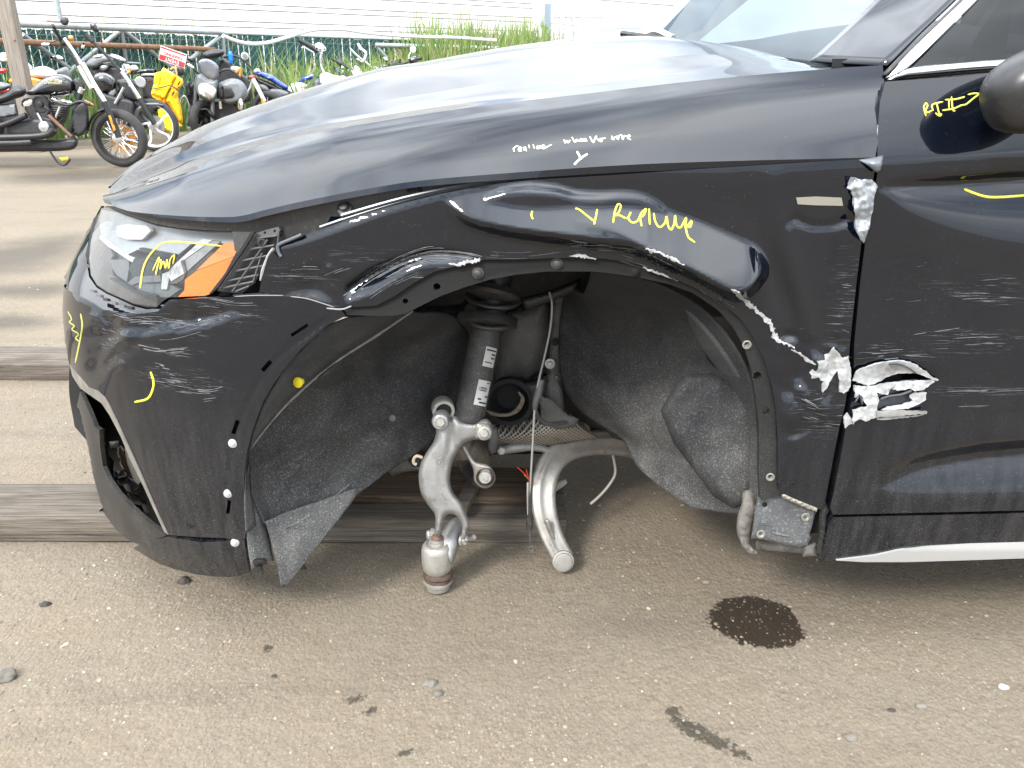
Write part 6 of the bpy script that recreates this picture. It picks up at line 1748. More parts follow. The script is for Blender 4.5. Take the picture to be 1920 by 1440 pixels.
b.poly('engine_case', [(186, 176), (220, 180), (252, 190), (250, 222), (232, 240), (196, 236)], B_dark, .3, 6)
b.rod('down_tube', [(232, 164), (224, 180), (216, 194)], .02, B_alu, -.16, straight=True)
b.rod('frame_rail', [(196, 178), (214, 186), (236, 198), (248, 210)], .024, B_satin, -.12)
b.poly('headlight', [(232, 124), (240, 120), (246, 128), (240, 138), (233, 134)], B_chrome, .18, 5)
b.poly('turn_signal', [(238, 134), (243, 130), (245, 136), (240, 140)], B_amber, .05, 2, dy=-.15)
b.disc('horn', 263, 154, .07, .06, B_alu, -.02, axis=(.5, -1, 0))
b.poly('engine_guard', [(220, 150), (252, 150), (262, 170), (268, 190), (240, 188), (226, 170)], B_dark, .25, 5, dy=.05)
b.done()

# 3: orange and white sports bike behind the first
b = Bike('white and orange sports motorcycle behind the black tank at far left', 12.3, 60, 200)
b.poly('tank_cover', [(52, 138), (58, 130), (70, 125), (84, 124), (96, 128), (106, 134), (112, 138), (100, 150), (84, 150), (60, 146)], B_white, .4, 10)
b.poly('side_fairing', [(14, 152), (34, 138), (50, 140), (84, 148), (84, 158), (66, 174), (52, 172), (36, 162)], B_orange, .36, 5)
b.poly('fairing_stripe', [(14, 152), (34, 138), (44, 138), (36, 144), (30, 157), (18, 155)], B_yellow, .40, 3, dy=-.01)
b.poly('red_wedge', [(77, 138), (86, 142), (96, 146), (84, 148)], B_red, .42, 2)
b.poly('tail_fairing', [(-60, 158), (0, 160), (28, 166), (40, 172), (10, 176), (-60, 172)], B_red, .3, 4)
b.poly('rear_grey', [(102, 134), (114, 128), (126, 126), (134, 140), (130, 150), (112, 142)], B_grey, .3, 6)
b.rod('fork_tube', [(36, 104), (48, 118), (58, 128)], .028, B_chrome, -.1, straight=True)
b.rod('fork_tube', [(32, 112), (42, 122), (52, 130)], .028, B_chrome, .1, straight=True)
b.rod('brake_lever', [(25, 95), (27, 90), (31, 90), (34, 98)], .010, B_chrome, -.1)
b.poly('control_cluster', [(22, 108), (28, 100), (36, 98), (36, 106), (30, 114), (20, 122), (14, 118)], B_dark, .12, 4)
b.disc('headlamp', 5, 107, .062, .08, B_chrome, -.1)
b.poly('red_cowl', [(-20, 130), (10, 128), (11, 136), (-20, 140)], B_red, .2, 3)
b.poly('engine_case', [(6, 170), (60, 176), (110, 180), (130, 200), (110, 240), (10, 240)], B_dark, .34, 8)
b.wheel(-30, 222, .30, .14, .21, B_satin, 5, B_dark)
b.done()

# 4: silver bike in the gap between the two cruisers
b = Bike('dull silver motorcycle with bare bars between the cruisers and the fence', 13.4, 190, 210)
b.poly('fuel_tank', [(160, 122), (166, 112), (178, 104), (192, 101), (206, 103), (216, 110), (214, 118), (196, 120), (176, 130)], B_grey, .3, 8)
b.poly('tank_top', [(170, 108), (182, 102), (192, 102), (190, 110), (176, 112)], B_alu, .26, 4, dy=-.03)
b.poly('seat', [(206, 101), (222, 104), (236, 112), (236, 116), (214, 112)], B_white, .2, 3)
b.rod('handlebar', [(172, 122), (184, 116), (196, 118), (214, 116)], .014, B_alu, -.1)
b.poly('engine_case', [(170, 132), (200, 122), (230, 130), (236, 170), (180, 176)], B_dark, .3, 5, dy=.1)
b.poly('instrument', [(186, 124), (196, 120), (204, 126), (196, 134), (188, 132)], B_alu, .1, 3, dy=-.08)
b.rod('rack_bar', [(232, 118), (246, 118), (262, 119)], .016, B_grey, 0)
b.wheel(250, 205, .30, .13, .21, B_satin, 5, B_dark)
b.done()
b = Bike('dark motorcycle tail with pale chrome light behind the yellow box', 13.0, 275, 210)
b.poly('seat', [(244, 136), (258, 132), (276, 129), (292, 131), (291, 136), (268, 137), (248, 140)], B_black, .25, 3)
b.poly('tail_light', [(262, 138), (276, 135), (290, 137), (290, 143), (266, 144)], B_lens, .2, 3)
b.poly('rear_cowl', [(228, 122), (236, 120), (244, 126), (242, 136), (232, 132)], B_white, .18, 4)
b.poly('rear_cowl', [(244, 124), (254, 122), (260, 128), (258, 133), (246, 134)], B_white, .18, 3)
b.poly('rear_fender', [(264, 144), (290, 144), (296, 160), (290, 186), (274, 184), (266, 166)], B_dark, .24, 4)
b.poly('plate_light', [(273, 148), (282, 148), (282, 152), (273, 152)], B_red, .2, 1.5, dy=-.04, flat=True)
b.wheel(285, 205, .30, .14, .2, B_satin, 5, B_dark, dy=.1)
b.done()

# yellow box on the ground stack
m_box = M('yellow_plastic', (.88, .68, .02), .42); m_box2 = M('orange_yellow_plastic', (.85, .42, .01), .42)
YB = 12.6
T = thing('tool_case', 'bright yellow plastic case with black slots tied on by a cord', 'case', (at(315, 180, YB).x, YB, 0))
ps = [inflate('front_panel', [(306, 126), (331, 141), (309, 187), (283, 176), (288, 157), (293, 158), (300, 137)], m_box, None, px_map(YB), .16, 2, 4, flat=True),
      inflate('side_panel', [(332, 141), (343, 149), (344, 156), (335, 170), (334, 180), (341, 206), (343, 230), (334, 228), (322, 204), (310, 188)], m_box2, None, px_map(YB + .02), .30, 2, 4, flat=True),
      inflate('bottom_rim', [(283, 176), (309, 187), (312, 194), (300, 190), (286, 182)], m_box2, None, px_map(YB + .01), .2, 2, 4, flat=True),
      inflate('latch', [(290, 137), (301, 134), (297, 157), (288, 156)], m_box, None, px_map(YB - .10), .03, 1.5, 4, flat=True),
      inflate('slot', [(337, 152), (339, 153), (335, 160), (332, 159)], B_satin, None, px_map(YB - .16), .03, 1, 4, flat=True),
      inflate('slot', [(325, 171), (328, 172), (324, 180), (321, 179)], B_satin, None, px_map(YB - .16), .03, 1, 4, flat=True),
      inflate('lower_box', [(296, 206), (312, 198), (330, 214), (342, 236), (320, 250), (300, 240)], m_box, None, px_map(YB + .06), .3, 3, 4, flat=True)]
ps.append(tube('cord', [at(286, 167, YB - .1), at(306, 163, YB - .11), at(322, 161, YB - .16), at(340, 174, YB - .14)], .008, B_satin, None, n=5))
place(T, ps)
T = thing('black_helmet', 'round black padded cup hanging above the yellow case', 'helmet', (at(338, 133, 12.9).x, 12.9, 0))
place(T, [inflate('shell', spline([(332, 127), (338, 124), (344, 128), (346, 138), (341, 142), (334, 138)], 3, True), B_satin, None, px_map(12.9), .13, 5, 3), tube('strap', [at(320, 130, 12.9), at(328, 127, 12.88), at(332, 138, 12.88)], .016, M('tan_strap', (.55, .36, .16), .7), None, n=5)])
# red and white sign, upside down
SG = thing('event_parking_sign', 'red and white event parking board leaning upside down on the truss', 'sign', (at(325, 109, 13.2).x, 13.2, 0))
sc_ = at(324, 107, 13.2)
ang = math.atan2(at(339.5, 122, 13.2).z - at(302, 109, 13.2).z, at(339.5, 122, 13.2).x - at(302, 109, 13.2).x)
m_sred = M('sign_red', (.55, .03, .04), .5); m_swht = M('sign_white', (.82, .80, .79), .5)
sgp = []
SW, SH_ = .40, .21
def sgn_piece(nm, x, z, w, h, mat, dy):
    bm = bmesh.new(); box(bm, (x, dy, z), (w, .006, h)); return bm_obj(nm, bm, mat, None)
for o in (sgn_piece('board', 0, 0, SW, SH_, m_swht, 0), sgn_piece('event_band', 0, SH_ * .27, SW * .96, SH_ * .36, m_sred, -.005), sgn_piece('lower_band', 0, -SH_ * .40, SW * .96, SH_ * .10, m_sred, -.005)): sgp.append(o)
for (tx, z, m_, s_) in (('EVENT', SH_ * .27, m_swht, .072), ('PARKING', -SH_ * .10, m_sred, .068)):
    o = text_obj('sign_lettering', tx, s_, m_, .002); o.rotation_euler = (R(90), 0, 0); o.location = (0, -.010, z); sgp.append(o)
rotS = Matrix.Translation(sc_) @ Matrix.Rotation(-(math.pi + ang), 4, 'Y')
for o in sgp: o.matrix_world = rotS @ o.matrix_basis
place(SG, sgp)

# 5: naked black bike facing the camera
b = Bike('black naked motorcycle facing the camera with oval headlight and smoky flyscreen', 13.5, 395, 230)
b.poly('flyscreen', [(371, 118), (382, 110), (396, 113), (408, 122), (411, 134), (406, 149), (392, 148), (378, 138)], M('smoked_screen', (.12, .125, .15), .15, coat=1), .06, 4, dy=-.12)
b.poly('headlight_cowl', [(366, 144), (376, 138), (392, 149), (406, 149), (409, 166), (404, 186), (392, 191), (376, 184), (366, 166)], B_grey, .22, 7, dy=-.05)
b.poly('headlight', [(371, 164), (376, 157), (388, 156), (402, 164), (406, 172), (400, 184), (391, 188), (381, 182), (373, 176)], B_lens, .10, 4, dy=-.16)
b.poly('lamp_bar', [(380, 167), (399, 173), (396, 186), (384, 183)], B_alu, .05, 2, dy=-.19)
b.poly('fuel_tank', [(410, 160), (418, 152), (434, 147), (450, 150), (460, 160), (464, 174), (456, 190), (436, 198), (416, 192)], B_grey, .45, 10, dy=.15)
b.poly('air_scoop', [(408, 160), (418, 160), (420, 184), (408, 184), (406, 172)], B_satin, .12, 3, dy=-.05)
b.poly('air_scoop', [(416, 160), (432, 162), (440, 172), (440, 184), (418, 186)], B_satin, .2, 5, dy=0)
b.poly('air_scoop', [(348, 156), (356, 154), (358, 180), (350, 180)], B_satin, .12, 3, dy=-.05)
b.poly('radiator', [(356, 160), (372, 152), (372, 196), (356, 196), (346, 176)], B_dark, .2, 5, dy=.1)
b.poly('engine_case', [(360, 190), (410, 186), (450, 196), (452, 226), (430, 246), (392, 246), (362, 226)], B_dark, .4, 6, dy=.25)
for (u0, u1) in ((367, 361), (400, 398)):
    b.rod('fork_tube', [(u0 + 1, 150), (u0 - 1, 186), (u1, 236)], .030, B_grey, -.02, straight=True)
b.poly('front_fender', [(372, 206), (380, 202), (392, 204), (402, 218), (398, 222), (386, 208), (376, 212), (372, 230), (366, 238)], B_satin, .2, 3, dy=-.05)
b.wheel(383, 226, .31, .13, .22, B_satin, 5, B_dark, axis=(.93, -.36, 0))
b.rod('handlebar', [(322, 104), (338, 108), (350, 116), (366, 132), (376, 140)], .016, B_satin, -.05)
b.rod('handlebar', [(406, 140), (424, 130), (440, 136), (450, 146)], .016, B_satin, -.05)
b.poly('brake_reservoir', [(346, 103), (354, 106), (363, 110), (360, 118), (350, 112)], B_black, .08, 3)
b.poly('mirror', [(347, 118), (356, 120), (364, 126), (362, 130), (350, 125)], M('sky_mirror', (.75, .80, .85), .05, metal=1), .03, 2, dy=-.1)
b.rod('brake_line', [(340, 186), (346, 180), (352, 190), (356, 210), (350, 232)], .014, B_alu, -.05)
b.poly('exhaust_can', [(446, 186), (454, 184), (456, 204), (446, 208), (442, 200)], B_chrome, .14, 4, dy=-.05)
b.rod('side_strut', [(412, 190), (414, 204)], .022, M('tan_strut', (.42, .38, .33), .6), -.08, straight=True)
b.done()
# 6: black topbox bike behind it
b = Bike('motorcycle with black seat pad and blue clutch lever behind the naked bike', 14.6, 420, 220)
b.poly('seat_pad', [(380, 100), (392, 94), (408, 92), (420, 95), (420, 102), (408, 108), (388, 112), (381, 108)], B_satin, .35, 5)
b.poly('blue_lever', [(428, 98), (432, 93), (436, 102), (437, 116), (433, 122), (429, 112)], M('sky_blue_plastic', (.02, .22, .75), .35), .08, 3, dy=-.2)
b.poly('white_cowl', [(432, 126), (442, 124), (452, 128), (450, 134), (436, 134)], B_white, .2, 3)
b.rod('handlebar', [(420, 108), (434, 104), (448, 108), (460, 116), (474, 130)], .018, B_satin, -.1)
b.disc('mirror', 459, 105, .058, .02, B_white, -.15, axis=(.1, -1, .1))
b.disc('mirror_glass', 459, 105, .046, .004, B_grey, -.172, axis=(.1, -1, .1))
b.rod('gold_bracket', [(440, 138), (448, 132), (452, 128), (449, 144)], .020, B_amber, -.1)
b.poly('body', [(412, 112), (432, 116), (450, 136), (466, 150), (470, 190), (430, 190), (410, 150)], B_dark, .3, 6, dy=.15)
b.rod('fork_tube', [(474, 148), (484, 166), (496, 190)], .034, B_white, -.15, straight=True)
b.rod('gold_reflector', [(492, 184), (494, 196)], .03, B_amber, -.16, straight=True)
b.rod('brake_line', [(466, 170), (470, 164), (472, 156)], .012, B_alu, -.12)
b.rod('swing_link', [(460, 182), (468, 166), (472, 154)], .020, B_alu, -.1)
b.wheel(505, 205, .30, .1, .23, B_satin, 'wire', B_dark, nsp=24)
b.done()
# 7: blue dirt bike
b = Bike('blue dirt bike with long sloping tail beside the hood', 15.2, 500, 210)
b.poly('tail_fairing', [(474, 137), (486, 134), (500, 137), (512, 142), (526, 152), (540, 162), (538, 168), (522, 162), (506, 152), (488, 144)], B_blue, .24, 3)
b.poly('tail_panel', [(492, 142), (510, 142), (520, 150), (500, 149)], M('pale_blue', (.12, .22, .62), .3, coat=.6), .26, 2, dy=-.01)
b.poly('seat', [(476, 132), (482, 128), (488, 132), (488, 136), (478, 136)], B_white, .2, 2)
b.poly('red_subframe', [(466, 142), (476, 141), (482, 148), (476, 152), (468, 148)], B_red, .2, 3)
b.poly('seat_base', [(480, 146), (506, 154), (530, 168), (536, 172), (508, 168), (488, 158)], B_satin, .26, 4)
b.poly('side_case', [(504, 170), (512, 166), (530, 168), (542, 176), (530, 184), (510, 182)], B_grey, .3, 4, dy=-.1)
b.poly('engine_case', [(484, 160), (504, 160), (508, 186), (486, 192), (476, 176)], B_dark, .28, 5)
b.poly('exhaust_can', [(486, 158), (498, 160), (506, 170), (496, 174), (488, 168)], B_grey, .16, 4, dy=-.12)
b.wheel(530, 200, .31, .11, .24, B_satin, 'wire', B_dark, nsp=24)
b.done()
# 8: white touring cruiser
b = Bike('white touring cruiser with tall chrome handlebar and round chrome lamps', 16.2, 600, 210)
b.poly('nacelle', [(598, 146), (602, 138), (612, 135), (624, 140), (636, 142), (648, 146), (656, 152), (640, 162), (620, 166), (602, 168)], B_white, .36, 6)
b.disc('lamp', 609, 150, .105, .08, B_chrome, -.2, axis=(.25, -1, .05))
b.disc('lamp_glass', 609, 150, .088, .01, B_lens, -.28, axis=(.25, -1, .05))
b.disc('lamp', 643, 152, .095, .08, B_chrome, -.15, axis=(.25, -1, .05))
b.disc('lamp_glass', 643, 152, .078, .01, B_lens, -.23, axis=(.25, -1, .05))
b.rod('handlebar', [(608, 138), (602, 126), (601, 112), (602, 100), (598, 97), (590, 92), (578, 84)], .026, B_chrome, -.1)
b.rod('grip', [(561, 75), (574, 82), (588, 90)], .040, B_satin, -.12, straight=True)
b.poly('switch_box', [(588, 88), (596, 86), (600, 96), (594, 100), (586, 96)], B_dark, .08, 3, dy=-.1)
b.poly('mirror', [(590, 84), (596, 80), (604, 82), (611, 90), (610, 96), (600, 97), (592, 92)], B_white, .08, 4, dy=-.16)
b.poly('mirror_glass', [(592, 90), (600, 88), (609, 91), (607, 95), (598, 95)], B_mirror, .02, 2, dy=-.21)
b.rod('clutch_lever', [(566, 90), (570, 88), (580, 94), (588, 98)], .012, B_alu, -.15)
b.poly('front_fender', [(539, 168), (545, 158), (556, 154), (570, 156), (578, 164), (574, 176), (556, 180), (540, 178)], B_white, .22, 8)
b.poly('fender_badge', [(562, 157), (575, 158), (575, 165), (562, 164)], M('cream_badge', (.85, .76, .60), .4), .24, 1.5, dy=-.01, flat=True)
b.poly('headlamp_shell', [(574, 166), (578, 154), (590, 147), (600, 150), (602, 166), (588, 172)], B_grey, .24, 6)
b.poly('blue_tail', [(560, 154), (566, 146), (578, 140), (592, 140), (600, 144), (588, 148), (572, 152)], B_blue, .26, 4, dy=.1)
b.poly('tail_stripe', [(572, 144), (582, 140), (592, 140), (580, 146)], B_white, .28, 2, dy=.09)
b.wheel(560, 215, .31, .13, .22, B_chrome, 'wire', B_chrome, nsp=24)
b.poly('body', [(580, 170), (640, 160), (660, 180), (640, 220), (590, 225)], B_dark, .3, 8, dy=.1)
b.done()
# 9: blue motocross front behind it
b = Bike('blue and white motocross bike with bare black bar behind the white cruiser', 17.3, 660, 210)
b.poly('front_mudguard', [(626, 128), (632, 128), (642, 136), (652, 144), (661, 149), (656, 151), (642, 143), (630, 135)], B_blue, .2, 2.5)
b.poly('number_plate', [(640, 124), (645, 122), (643, 139), (639, 139)], B_white, .05, 1.5, dy=-.12)
b.rod('handlebar', [(620, 109), (630, 115), (640, 120), (652, 127), (664, 132)], .018, B_satin, -.05)
b.poly('control_cluster', [(632, 116), (640, 114), (646, 120), (640, 126), (634, 122)], B_dark, .12, 3)
b.poly('fork_guard', [(650, 130), (660, 128), (672, 136), (678, 146), (670, 150), (658, 140)], B_white, .14, 4)
b.poly('side_cover', [(664, 126), (670, 124), (678, 134), (680, 146), (674, 146)], B_white, .12, 3, dy=.06)
b.poly('fuel_tank', [(640, 142), (680, 146), (690, 170), (650, 180)], B_dark, .26, 5, dy=.1)
b.wheel(655, 205, .32, .1, .25, B_satin, 'wire', B_dark, nsp=24)
b.done()
# 10: chrome-handled chopper
b = Bike('chrome bar and round fender of a motorcycle standing in the reeds', 18.2, 700, 200)
b.rod('handlebar', [(657, 92), (668, 103), (680, 113), (692, 122), (700, 130)], .024, B_alu, -.05)
b.rod('lever_guard', [(671, 82), (678, 92), (686, 99), (684, 110), (680, 116)], .026, B_white, -.1)
b.poly('mirror', [(670, 83), (673, 81), (679, 90), (677, 96), (672, 90)], B_white, .05, 2, dy=-.12)
b.poly('control_cluster', [(666, 112), (672, 108), (684, 112), (688, 118), (680, 122), (670, 116)], B_alu, .1, 2.5)
b.poly('front_fender', [(694, 132), (700, 124), (706, 125), (712, 134), (708, 144), (698, 142)], B_white, .14, 4)
b.wheel(700, 190, .33, .12, .24, B_chrome, 'wire', B_chrome, nsp=24)
b.poly('body', [(686, 140), (714, 140), (730, 170), (690, 180)], B_dark, .25, 5, dy=.1)
b.done()
# 11: black naked bike at the right end
b = Bike('black motorcycle with two round mirrors at the right end of the row', 18.0, 750, 200)
b.rod('handlebar', [(718, 134), (734, 126), (752, 121), (770, 114), (790, 108)], .020, B_satin, 0)
b.rod('grip', [(772, 114), (791, 108)], .032, B_satin, 0, straight=True)
b.disc('mirror', 774.5, 92.5, .062, .02, B_white, -.05, axis=(-.1, -1, .1))
b.rod('mirror_stem', [(770, 98), (767, 104), (766, 110)], .012, B_white, -.05)
b.poly('mirror', [(719, 108), (723, 107), (727, 112), (726, 117), (721, 115)], B_mirror, .03, 2, dy=-.05)
b.poly('control_cluster', [(766, 110), (774, 106), (782, 105), (783, 112), (782, 120), (770, 121)], B_black, .16, 4)
b.poly('instrument', [(724, 118), (732, 114), (744, 115), (750, 124), (742, 130), (730, 128)], B_dark, .2, 4)
b.poly('headlight_cowl', [(708, 126), (718, 121), (726, 124), (728, 132), (714, 136)], B_black, .2, 4)
b.poly('body', [(712, 132), (744, 124), (770, 128), (780, 160), (720, 170)], B_dark, .3, 6, dy=.1)
b.poly('fly_bracket', [(747, 114), (751, 110), (752, 117), (748, 118)], B_satin, .04, 1.2, dy=-.05)
b.wheel(735, 185, .31, .14, .22, B_satin, 5, B_dark)
b.done()
# ------------------------------------------------------------------ headlight
def cvt(pts, u0, v0, s): return [(u0 + x / s, v0 + y / s) for x, y in pts]
HA = lambda pts: cvt(pts, 150, 370, 4.8)
hl_out = HA([(190, 95), (250, 85), (330, 125), (500, 190), (700, 250), (900, 285), (1150, 305), (1560, 312), (1530, 350), (1440, 480), (1300, 700), (1180, 860), (1130, 890), (1000, 890), (870, 900), (800, 900), (740, 940), (690, 990), (600, 990), (480, 960), (350, 900), (240, 850), (150, 790), (95, 700), (82, 550), (95, 400), (130, 250), (170, 150)])
hl_out = clip_sil(hl_out)
def shrink(poly, k):
    P = np.array(poly); c = P.mean(0); return [tuple(c + (q - c) * k) for q in P]
m_lens = glass_mat('headlight_lens', (.93, .95, .96), dens=.045)
m_refl = M('lamp_reflector', (.30, .31, .32), .32, metal=.4, var=.15, vscale=18)
m_lampw = M('lamp_white', (.42, .42, .42), .35)
m_lampg = M('lamp_grey', (.10, .10, .105), .35, var=.2, vscale=20)
m_lampk = M('lamp_black', (.018, .019, .022), .25)
m_lampb = M('lamp_brown_tint', (.075, .066, .06), .4, var=.45, vscale=25)
m_amb = M('amber_reflector', (.80, .16, .003), .4, coat=.0, bump=.4, bscale=400); m_amb2 = M('pale_amber_reflector', (.72, .22, .06), .4, coat=.0)
HEAD = part(panel('headlight', hl_out, m_lens, None, surf(None, .004), step=8, flange=0))
HEAD['label'] = 'clear left headlight with amber corner reflector and pen marks'
hsub = []
def hp(nm, pts, mat, off, fl=.006, step=8, tilt=None):
    o = panel(nm, pts, mat, None, surf(tilt, off), step=step, flange=fl); hsub.append(o); return o
hp('lamp_housing', shrink(hl_out, .99), m_lampg, .085, .0)
hp('side_bezel', clip_sil(HA([(100, 420), (190, 350), (260, 430), (300, 520), (275, 560), (300, 700), (420, 800), (700, 900), (690, 985), (480, 955), (240, 845), (100, 700), (85, 550)])), m_lampb, .06)
hp('upper_reflector', HA([(195, 110), (330, 135), (700, 262), (1150, 318), (1530, 325), (1440, 430), (1250, 410), (1000, 420), (880, 520), (700, 500), (520, 470), (420, 520), (300, 430), (190, 340), (170, 200)]), m_refl, .045, tilt=Dents().shelf([(150, 385), (330, 385), (500, 400)], [(150, 470), (330, 480), (500, 480)], 25, 1, keep=True))
hp('light_blade', HA([(180, 340), (260, 400), (420, 520), (490, 545), (470, 585), (430, 560), (250, 440), (175, 370)]), m_lampw, .034)
hp('inner_bowl', HA([(330, 260), (420, 240), (600, 255), (640, 300), (560, 380), (420, 380), (330, 340)]), m_lampw, .042)
hp('fin', HA([(780, 690), (860, 595), (1100, 375), (1190, 385), (925, 570), (945, 680), (820, 755)]), m_lampw, .028)
hp('fin', HA([(920, 580), (1190, 388), (1260, 400), (970, 660), (945, 650)]), m_refl, .030)
hp('fin_edge', HA([(905, 572), (925, 565), (952, 675), (938, 690)]), m_lampg, .024)
hp('fin_foot', HA([(820, 755), (945, 685), (930, 740), (870, 775), (815, 775)]), m_lampb, .030)
hp('amber_reflector', HA([(885, 895), (940, 835), (945, 740), (1050, 662), (1380, 535), (1300, 695), (1170, 870), (1120, 885)]), m_amb, .024)
hp('pale_amber_band', HA([(1050, 655), (1300, 410), (1450, 412), (1385, 530)]), m_amb2, .027)  # paler amber zone above the orange one
hp('projector', HA([(440, 640), (480, 570), (560, 545), (720, 600), (740, 690), (600, 720), (470, 715)]), m_lampk, .036)
hp('projector_step', HA([(430, 770), (490, 715), (720, 700), (730, 760), (520, 770), (470, 790)]), m_lampg, .034)
hp('plate', HA([(275, 560), (440, 560), (440, 640), (420, 760), (330, 700), (290, 640)]), m_lampg, .045)
hp('post', HA([(740, 690), (790, 670), (800, 740), (780, 830), (730, 825)]), m_alum, .036)
hp('floor', HA([(480, 790), (720, 770), (820, 790), (900, 830), (800, 900), (690, 900), (560, 850)]), M('lamp_floor', (.10, .115, .12), .4), .042)
hp('dark_line', HA([(262, 735), (280, 720), (500, 830), (690, 880), (690, 905), (640, 905), (480, 850)]), m_lampk, .022)
hp('ribs', HA([(530, 455), (560, 450), (850, 510), (860, 535), (700, 520), (540, 485)]), m_lampk, .034)
hp('edge_trim', HA([(1535, 318), (1570, 312), (1500, 430), (1250, 800), (1200, 845), (1160, 870), (1300, 690), (1440, 470)]), m_lampk, -.001)
part(panel('headlight_gasket', [(200, 386), (250, 396), (330, 402), (403, 405), (451, 403), (505, 390), (520, 400), (500, 428), (474, 434), (390, 432), (337, 428), (296, 421), (254, 409), (219, 395)], m_black, None, surf(None, .024), step=12, flange=0))
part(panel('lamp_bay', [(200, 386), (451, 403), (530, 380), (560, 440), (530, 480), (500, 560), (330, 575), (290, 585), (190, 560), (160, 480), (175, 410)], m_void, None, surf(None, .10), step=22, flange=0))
# plastic ladder bracket between headlight and fender
m_brkt = M('grey_plastic_bracket', (.075, .077, .082), .5, dust=.25)
BRK2 = part(panel('headlight_bracket', HA([(1575, 315), (1700, 280), (1785, 262), (1808, 290), (1785, 430), (1705, 495), (1640, 640), (1575, 770), (1450, 868), (1235, 842)]), M('bracket_back', (.016, .016, .018), .5), None, surf(None, .022), step=9, flange=.004))
ksub = []
bpos = surf(None, .014)
def bar(nm, a, b_, w): ksub.append(strokes(nm, [([a, b_], w)], w, m_brkt, None, bpos, lift=.006, smooth=False, taper=1.0))
for (a, b_) in (((1590, 330), (1260, 830)), ((1690, 380), (1370, 850)), ((1790, 300), (1780, 430)), ((1640, 500), (1560, 760))):
    bar('rail', HA([a])[0], HA([b_])[0], 4)
for (x0, y0, x1, y1) in ((1570, 372, 1770, 345), (1515, 470, 1745, 432), (1450, 572, 1690, 525), (1395, 664, 1640, 618), (1330, 752, 1600, 700), (1290, 815, 1560, 760), (1400, 850, 1520, 800)):
    bar('rung', HA([(x0, y0)])[0], HA([(x1, y1)])[0], 4.5)
ksub.append(panel('mount_tab', HA([(1590, 320), (1700, 285), (1785, 266), (1800, 295), (1792, 340), (1580, 372)]), m_brkt, None, surf(None, .012), step=9, flange=.006, holes=[circ(*HA([(1663, 318)])[0], 2.5, 8), circ(*HA([(1752, 303)])[0], 2.5, 8)]))
p_ = Vector(bpos(*HA([(1640, 402)])[0])[0]); ksub.append(lathe('grommet', [(0, .0075), (.004, .0075), (.0045, .004), (.001, .0035)], p_, facing(p_), m_black, None, n=16))
part(inflate('bracket_post', [(523, 424), (530, 396), (542, 396), (545, 440), (530, 446), (525, 440)], m_black, None, px_map(1.33), .03, 4, 6))
p_ = Vector(surf(None, .018)(646, 391)[0]); part(lathe('fender_bolt', [(0, .012), (.002, .012), (.003, .007), (.009, .0065), (.010, .004)], p_, (-.1, -.8, .6), m_fbolt, None, n=18))
p_ = Vector(surf(None, .02)(777, 354)[0]); part(lathe('fender_bolt', [(0, .012), (.002, .012), (.003, .007), (.008, .006)], p_, (-.1, -.8, .6), m_black, None, n=18))
part(panel('fender_ear', [(612, 420), (622, 402), (634, 388), (650, 382), (664, 390), (660, 402), (640, 412), (628, 424)], m_paint, None, surf(Dents().shelf([(600, 380), (680, 380)], [(600, 430), (680, 430)], 35, 1, keep=True), .006), step=7, flange=.004))
# bright folded lip at the fender's front corner
part(tube('folded_lip', [Vector(surf(None, -.002)(u, v)[0]) for u, v in ((566, 440), (545, 449), (528, 456), (521, 462), (523, 474), (527, 481))], .003, M('bent_lip', (.10, .11, .12), .35, metal=.3), None, n=8))
part(tube('torn_front_edge', [Vector(surf(None, .0)(u, v)[0]) for u, v in ((513, 466), (503, 478), (496, 496), (492, 510), (488, 526))], [.0028, .0015, .0022, .0028, .0012], m_primer, None, n=6))
part(panel('bumper_tab_strip', [(436, 553), (520, 548), (560, 550), (600, 562), (640, 570), (648, 576), (620, 577), (575, 564), (530, 557), (440, 558)], m_black, None, surf(None, .004), step=8, flange=.004, holes=[slot(560, 557, 576, 561, 3)]))
part(strokes('torn_skin_edge', [([(440, 556), (480, 554), (531, 554)], 1.6), ([(545, 556), (575, 560), (608, 570), (626, 576)], 1.8), ([(612, 578), (640, 580), (659, 574)], 3.0)], 2, M('torn_edge_pale', (.22, .23, .245), .4), None, surf(None, -.0015)))
# upper tilted rim of the bumper under the headlight, with broken clip row
for (u, v) in ((172, 545), (184, 554), (197, 561), (212, 568), (228, 573), (243, 577)):
    pp = [(u - 5, v - 3), (u + 4, v - 1), (u + 5, v + 4), (u - 3, v + 3)]
    part(panel('broken_clip', pp, m_black if u % 2 else m_lampg, None, surf(None, -.004), step=4, flange=.006))

